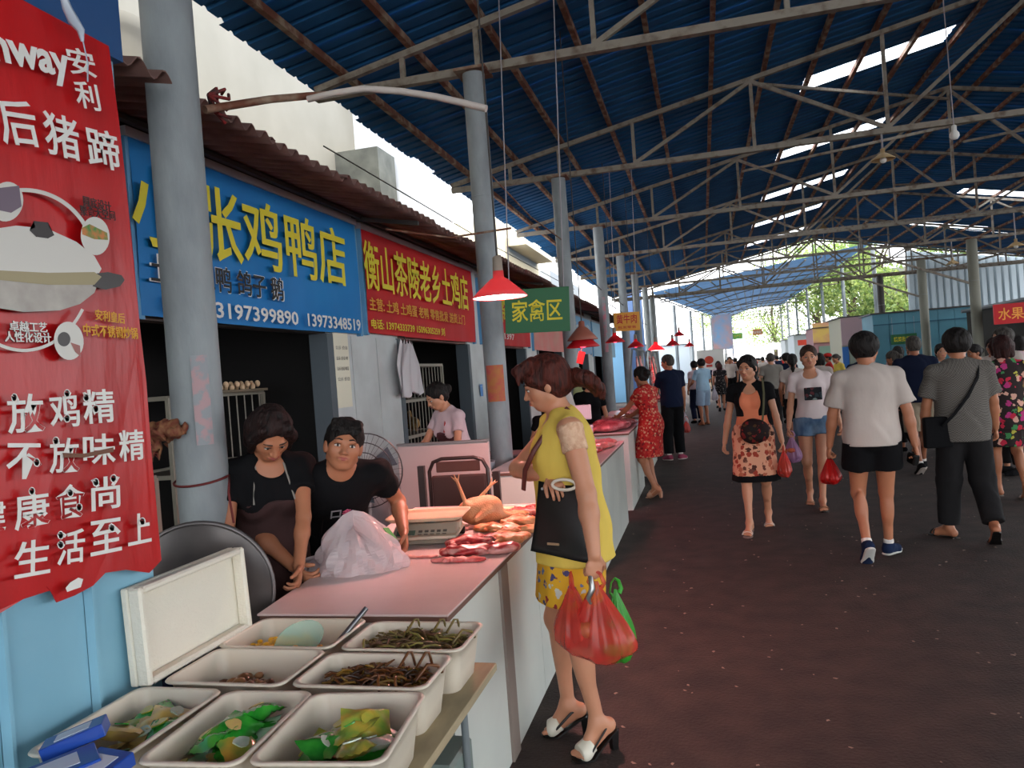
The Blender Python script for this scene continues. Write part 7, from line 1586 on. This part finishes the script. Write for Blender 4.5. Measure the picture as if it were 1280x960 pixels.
# collar and shoulder bag
mb = MB(); mb.lathe([(0.064, 0), (0.070, 0.022), (0.060, 0.040), (0.055, 0.036)], n=20); o = mb.build('collar', c_check, S.root); o.location = tuple(S.neck+V(0, 0.012, -0.005))
sb_ = empty('shoulder_bag', tuple(toworld(S, (-0.20, -0.10, 0.78))), 0.1, 'flat black shoulder bag hanging at the left hip of the checked shirt man', 'bag')
mb = MB(); mb.cbox((0, 0, 0.12), (0.21, 0.07, 0.25)); mb.build('bag_body', c_black, sb_, bevel=0.02, seg=3)
L0 = Vector(sb_.location); pts = [(-.17, -.14, .95), (-.08, -.165, 1.05), (0.02, -.155, 1.18), (0.10, -.13, 1.32), (0.135, -.07, 1.40), (0.135, 0.0, 1.415)]
mb = MB(); mb.tube([tuple((Matrix.Rotation(-0.1, 4, 'Z') @ (Vector(toworld(S, p))-L0))) for p in pts], 0.026, 8, flat=0.2); mb.build('strap', c_black, sb_)
S = ppl('woman in a black cropped jacket, peach top and floral skirt walking towards the viewer', 950, 662, 262, 1.605, 'f', sk1, 'pony', hb_,
    [tee(c_peach, hem=0.02, sleeve=0, name='top', neck='scoop', depth=0.02, inf=0.012), skirt(f_skirt, top=0.16, hem=-0.40, flare=0.05, inf=0.014, pleats=6), skirt(c_black, top=-0.36, hem=-0.455, flare=0.062, inf=0.012, name='hem_band', pleats=6)], res=0.0095,
    shoe=('sandal', mat('sandal_sole', (0.55, 0.45, 0.42), 0.6), mat('sandal_white', (0.82, 0.78, 0.74), 0.4)), ankles={'R': (0.07, 0.20, 0.10), 'L': (-0.07, -0.20, 0.13)}, feet={'R': ((0.1, 1, 0), 0.1, 0), 'L': ((-0.1, 1, 0), 0.6, 0.5)}, head=(0.30, 0.10),
    wrists={'R': (0.27, -0.02, 0.80), 'L': (-0.26, 0.04, 0.78)}, hands={'L': dict(curl=0.8)})
G = SDF(); torso(G, S, 0.022, hips=False)
for k in 'RL': G.cone(S.sh[k], S.sh[k]+(S.el[k]-S.sh[k])*.42, 0.056, 0.055, 0.02, ends=True)
G.cone(S.mid+S.R@V(0, 0.145, 0.37), S.mid+S.R@V(0, 0.175, -0.06), 0.095, 0.105, 0.008, op='-'); neckhole(G, S, 'round'); G.cut((0, 0, -1), S.mid+V(0, 0, 0.02)); G.build('jacket', 0.009, c_black, S.root)
g = toworld(S, S.hand['L'][0]); carry_bag('small red bag in the hand of the woman in the black jacket', (g[0]+.02, g[1]-.03, g[2]+.0), 0.19, 0.24, None, 'red carrier bags', m=m_bagred, contents=(m_meatin, 5, .04), seed=12)
cb = empty('crossbody_bag', tuple(toworld(S, (-0.03, 0.20, 0.83))), 0.0, 'round dark floral handbag worn across the front of the black jacket woman', 'bag')
S3 = SDF(); S3.ell((0, 0, 0.11), (0.13, 0.055, 0.12)); S3.noise = (0.004, 40, 30, 40, 1); o = S3.build('bag_body', 0.009, floral('cloth_bag', (0.13, 0.07, 0.07), [(0.45, 0.12, 0.12), (0.3, 0.2, 0.12), (0.1, 0.1, 0.1)], 22, 0.4), cb)
L0 = Vector(cb.location); mb = MB(); mb.tube([tuple(Vector(toworld(S, p))-L0) for p in ((-.10, .17, 1.0), (-.12, .15, 1.15), (-.13, .13, 1.28), (-.12, .04, 1.40), (-.11, -.03, 1.41))], 0.014, 8, flat=0.3); mb.build('strap', cloth('strap_green', (0.35, 0.34, 0.25)), cb)
S = ppl('woman in a white striped tee and denim shorts walking towards the viewer', 1024, 634, 266, 1.66, 'f', sk1, 'bun', HAIRM('hair_brown', (0.14, 0.09, 0.07), (0.25, 0.16, 0.12)),
    [tee(mat('cloth_stripe', (0.86, 0.80, 0.80), 0.9, col2=(0.76, 0.62, 0.66), tex='wave', scale=14, stretch=(0.01, 0.01, 1), contrast=(0.4, 0.8)), hem=0.0, sleeve=0.55, name='shirt', neck='scoop', inf=0.016), shorts(c_den, hem=0.36, loose=0.03, top=0.04)], res=0.010,
    shoe=('sandal', m_leather, mat('strap_tan', (0.45, 0.3, 0.2), 0.6)), ankles={'R': (0.07, -0.20, 0.14), 'L': (-0.03, 0.14, 0.09)}, feet={'L': ((0.0, 1, 0), 0, 0), 'R': ((0.1, 1, 0), 0.6, 0.4)}, wrists={'R': (0.25, 0.08, 0.82), 'L': (-0.25, 0.10, 0.86)}, head=(0.0, 0.0))
mb = MB(); c0 = S.mid+S.R@V(-0.01, 0.155, 0.11); mb.cbox((c0[0], c0[1], c0[2]), (0.17, 0.02, 0.13), rx=0.0); mb.build('photo_print', floral('print_photo', (0.12, 0.12, 0.14), [(0.55, 0.62, 0.6), (0.4, 0.2, 0.22), (0.2, 0.25, 0.28)], 20, 0.4), S.root, bevel=0.006)
g = toworld(S, S.hand['R'][0]); carry_bag('purple tinted bag in the hand of the white tee woman', (g[0], g[1]-.02, g[2]), 0.17, 0.28, None, None, m=m_bagpur, contents=(m_meatin, 4, .04), seed=15)
S = ppl('man in a navy tee and khaki shorts standing between the two nearer men', 1153, 590, 92, 1.70, 'm', sk3, 'crop', hg_, [tee(c_navy, hem=-0.06, sleeve=0.7, name='shirt', inf=0.022, box=0.02), shorts(c_beige, hem=0.95, loose=0.04, top=-0.03)], res=0.012,
    shoe=('trainer', c_black, c_white), width=1.1, belly=0.02, **{k: v for k, v in walk(0.2, 0.03).items()})
S = ppl('woman in a bright multicoloured floral dress cut by the right edge', 1266, 622, 95, 1.62, 'f', sk2, 'bob', HAIRM('hair_maroon', (0.12, 0.05, 0.05), (0.22, 0.09, 0.08)), [tee(f_multi, hem=-0.22, sleeve=0.5, name='dress', inf=0.02, flare=0.04), skirt(f_multi, top=-0.10, hem=-0.40, flare=0.04)], res=0.012,
    shoe=('sandal', c_grey, c_white), **walk(0.12, 0.03, 'L'))
# ---- by the stalls
S = ppl('woman in a red floral dress and beige heels facing the third counter', 820, 621, 148, 1.58, 'f', sk2, 'bun', hb_, [tee(f_red, hem=-0.12, sleeve=0.5, name='dress', inf=0.016), skirt(f_red, top=0.10, hem=-0.42, flare=0.055, pleats=9)], res=0.010,
    shoe=('heel', mat('heel_beige', (0.72, 0.52, 0.42), 0.5), mat('heel_beige2', (0.75, 0.55, 0.45), 0.5)), ankles={'R': (0.08, 0.05, 0.125), 'L': (-0.07, -0.05, 0.125)}, feet={'R': ((0.2, 1, 0), 0.45, 0.4), 'L': ((-0.2, 1, 0), 0.45, 0.4)}, wrists={'L': (-0.10, 0.42, 1.00), 'R': (0.12, 0.40, 0.98)}, lean=0.12, head=(0.1, 0.2))
S = ppl('man in a navy polo shirt and dark trousers holding a white bag', 845, 575, 118, 1.74, 'm', sk2, 'crop', hg_, [tee(c_navy, hem=-0.08, sleeve=0.7, name='shirt', neck='polo', inf=0.022, box=0.02), shorts(c_black, hem=1.92, loose=0.03, top=-0.04)], res=0.012, head=(-0.7, 0.1),
    shoe=('trainer', cloth('shoe_pink', (0.60, 0.25, 0.35)), c_white), wrists={'R': (0.26, 0.08, 0.86), 'L': (-0.2, 0.3, 0.95)}, ankles={'R': (0.10, 0.0, 0.085), 'L': (-0.1, 0.02, 0.085)}, feet={'R': ((1.0, 0.8, 0), 0, 0)})
g = toworld(S, S.hand['R'][0]); carry_bag('small white bag in the hand of the navy polo man', (g[0]+.02, g[1]-.02, g[2]), 0.13, 0.22, None, None, m=m_bagwhite, seed=20); carry_bag('small red bag below the white one at the navy polo man', (g[0]+.05, g[1]-.05, g[2]-.14), 0.13, 0.22, None, None, m=m_bagred, seed=21)
S = ppl('man in a light blue tee and light denim shorts standing at the far meat stall', 882, 531, 128, 1.66, 'm', sk2, 'full', hb_, [tee(c_lb, hem=-0.06, sleeve=0.75, name='shirt', inf=0.024, box=0.02), shorts(cloth('palejean', (0.60, 0.70, 0.80)), hem=0.95, loose=0.045, top=-0.03)], res=0.014, shoe=('sandal', c_black, c_black), wrists={'R': (0.2, 0.28, 1.05), 'L': (-0.2, 0.3, 1.0)}, ankles=LEG)
g = toworld(S, (0.28, -0.1, 0.95)); carry_bag('pale bag hanging beside the light blue tee man', tuple(g), 0.2, 0.34, None, None, m=m_bagwhite, seed=24)
ppl('woman in a black and white patterned dress walking away down the lane', 903, 514, 92, 1.52, 'f', sk2, 'bob', HAIRM('hair_red', (0.2, 0.08, 0.07), (0.3, 0.12, 0.1)), [tee(f_dark, hem=-0.1, sleeve=0.5, name='dress', inf=0.03), skirt(f_dark, top=0.0, hem=-0.36, flare=0.03)], res=0.014, shoe=('dress', c_black, None), **walk(0.12, .03))
ppl('man in a white shirt and black trousers coming down the far lane', 916, 505, 268, 1.70, 'm', sk2, 'crop', hg_, [tee(c_white, hem=0.0, sleeve=0.7, name='shirt', neck='polo'), shorts(c_black, hem=1.92, top=0.04)], res=0.016, shoe=('dress', c_black, None), **walk(0.15, .03))
ppl('dark dressed shopper half hidden behind the light blue tee man', 873, 529, 118, 1.62, 'f', sk2, 'full', hb_, [tee(c_pink, name='shirt'), shorts(c_navy, hem=1.9, top=0.0)], res=0.016, **BK)
BG = [  # label, px, horizon depth, facing, height, sex, hair, shirt, lower, lower hem
 ('man in a grey shirt and dark trousers walking away in the middle of the lane', 963, 17.5, 88, 1.66, 'm', 'crop', c_grey, c_trou, 1.9),
 ('man in a dark top beside the grey shirted man down the lane', 983, 19, 92, 1.64, 'm', 'full', c_navy, c_black, 1.9),
 ('woman in a white tee with long hair just behind the denim shorts woman', 990, 13.5, 85, 1.60, 'f', 'pony', c_white, c_black, 0.9),
 ('person in white seen behind the right shoulder of the white tee woman', 1024, 15, 80, 1.58, 'f', 'bob', c_white, c_trou, 1.8),
 ('woman in a yellow top bending at the produce table', 1052, 21.0, 200, 1.55, 'f', 'bun', c_yellow, c_trou, 1.8),
 ('person with a red cap behind the produce table', 1036, 22, 180, 1.55, 'f', 'crop', c_red, c_trou, 1.8),
 ('person in navy behind the left shoulder of the white tee man', 1075, 14.5, 95, 1.60, 'm', 'full', c_navy, c_black, 1.8),
 ('woman in a striped top at the fruit stalls between the two near men', 1122, 15.5, 60, 1.60, 'f', 'bob', c_pink, c_trou, 1.8),
 ('person in white beyond the navy tee man, bending left', 1130, 12.5, 150, 1.55, 'f', 'bun', c_white, c_trou, 1.8),
 ('shopper in a pale tee with a round emblem behind the checked shirt man', 1176, 12.5, 270, 1.58, 'f', 'pony', c_lb, c_trou, 1.8),
 ('woman in a white blouse bending right of the checked shirt man', 1232, 11.8, 200, 1.56, 'f', 'bun', c_white, c_trou, 1.8),
 ('man in a dark cap looking down near the right column', 1243, 12.2, 230, 1.60, 'm', 'full', c_white, c_trou, 1.8),
 ('tall man in a white shirt near the right edge looking down', 1258, 10.2, 190, 1.71, 'm', 'full', c_white, c_trou, 1.9),
 ('person in a white vest left of the navy tee man', 1140, 16.5, 95, 1.60, 'm', 'crop', c_white, c_trou, 1.8),
 ('dark haired person next to the tall white shirted man', 1275, 13, 100, 1.62, 'f', 'bob', c_pink, c_trou, 1.8),
 ('small pinkish shopper far down the left of the lane', 897, 27, 95, 1.58, 'f', 'bob', c_pink, c_trou, 1.8),
 ('person in a grey top waiting by the far left stalls', 909, 30, 250, 1.60, 'f', 'full', c_grey, c_trou, 1.8),
 ('dark shirted man far off beside the slim posts', 936, 28, 92, 1.66, 'm', 'full', c_navy, c_trou, 1.9)]
for i, (lb, px, yy, fa, H, sx, hr, sh, lo, hem) in enumerate(BG):
    d = ray(px, 447); at = (float(d[0]/d[1]*yy), yy); kw = walk(0.12, .03, 'RL'[i % 2]) if i % 3 else dict(ankles=LEG)
    S = ppl(lb, 0, 0, fa, H, sx, (sk1, sk2, sk3)[i % 3], hr, hb_ if i % 4 else hg_, [tee(sh, name='shirt', sleeve=0.6, inf=0.02, hem=-.03), shorts(lo, hem=hem, top=-0.01)], at=at, res=0.016, lean=(0.3 if 'bending' in lb else 0.03), faceparts=yy < 17, **kw, shoe=('dress', c_black, None))
    if 'red cap' in lb:
        mb = MB(); c0 = S.hc; mb.ball(tuple(c0+V(0, -.01, .06)), (.1, .115, .07), 10); mb.cbox(tuple(c0+V(0, .12, .045)), (.13, .1, .01)); mb.build('cap', c_red, S.root)
    if 'emblem' in lb:
        c0 = S.mid+S.R@V(0, 0.15, 0.17); mb = MB(); mb.ball(tuple(c0), (0.085, 0.012, 0.085), 14); mb.build('emblem', m_lw, S.root); mb = MB(); mb.ball(tuple(c0+V(0, .01, 0)), (0.035, 0.012, 0.03), 12); mb.build('emblem_dot', m_lb, S.root)
# far crowd at the bright end: three figures, copied, each standing on its own spot
rnd = random.Random(21); protos = []
for i, (sx, hr, sh, lo) in enumerate((('m', 'crop', c_white, c_trou), ('f', 'bob', c_pink, c_den), ('m', 'full', c_navy, c_trou), ('f', 'bun', c_red, c_black), ('m', 'full', c_grey, c_beige))):
    at = (2.6+i*0.5, 36+i*2.2); S = ppl('distant shopper in the crowd at the bright end of the lane', 0, 0, (90, 270)[i % 2], 1.62, sx, sk2, hr, hb_, [tee(sh, name='shirt', inf=0.02), shorts(lo, hem=1.8 if i % 2 == 0 else .9, top=0)], at=at, res=0.03, faceparts=False, grp='distant crowd at the bright end', **BK, **walk(0.12, .03))
    protos.append(S.root)
for i in range(34):
    y = 38+rnd.random()*50; x = 1.6+(y-38)*0.07+rnd.uniform(-1.6, 2.4)
    c_ = copy_tree(protos[i % 5], None, (x, y, 0), rnd.uniform(-.4, .4)+(0 if rnd.random() < .6 else PI)); s_ = rnd.uniform(.94, 1.05); c_.scale = (s_, s_, s_)
scene.cycles.use_denoising = True
scene.cycles.max_bounces = 10; scene.cycles.diffuse_bounces = 5; scene.cycles.transparent_max_bounces = 12
scene.cycles.sample_clamp_indirect = 6.0; scene.cycles.caustics_reflective = False; scene.cycles.caustics_refractive = False
print('script time', round(time.time()-T0, 1), 'objects', len(bpy.data.objects), 'tris', sum(len(o.data.polygons)*2 for o in bpy.data.objects if o.type == 'MESH'))
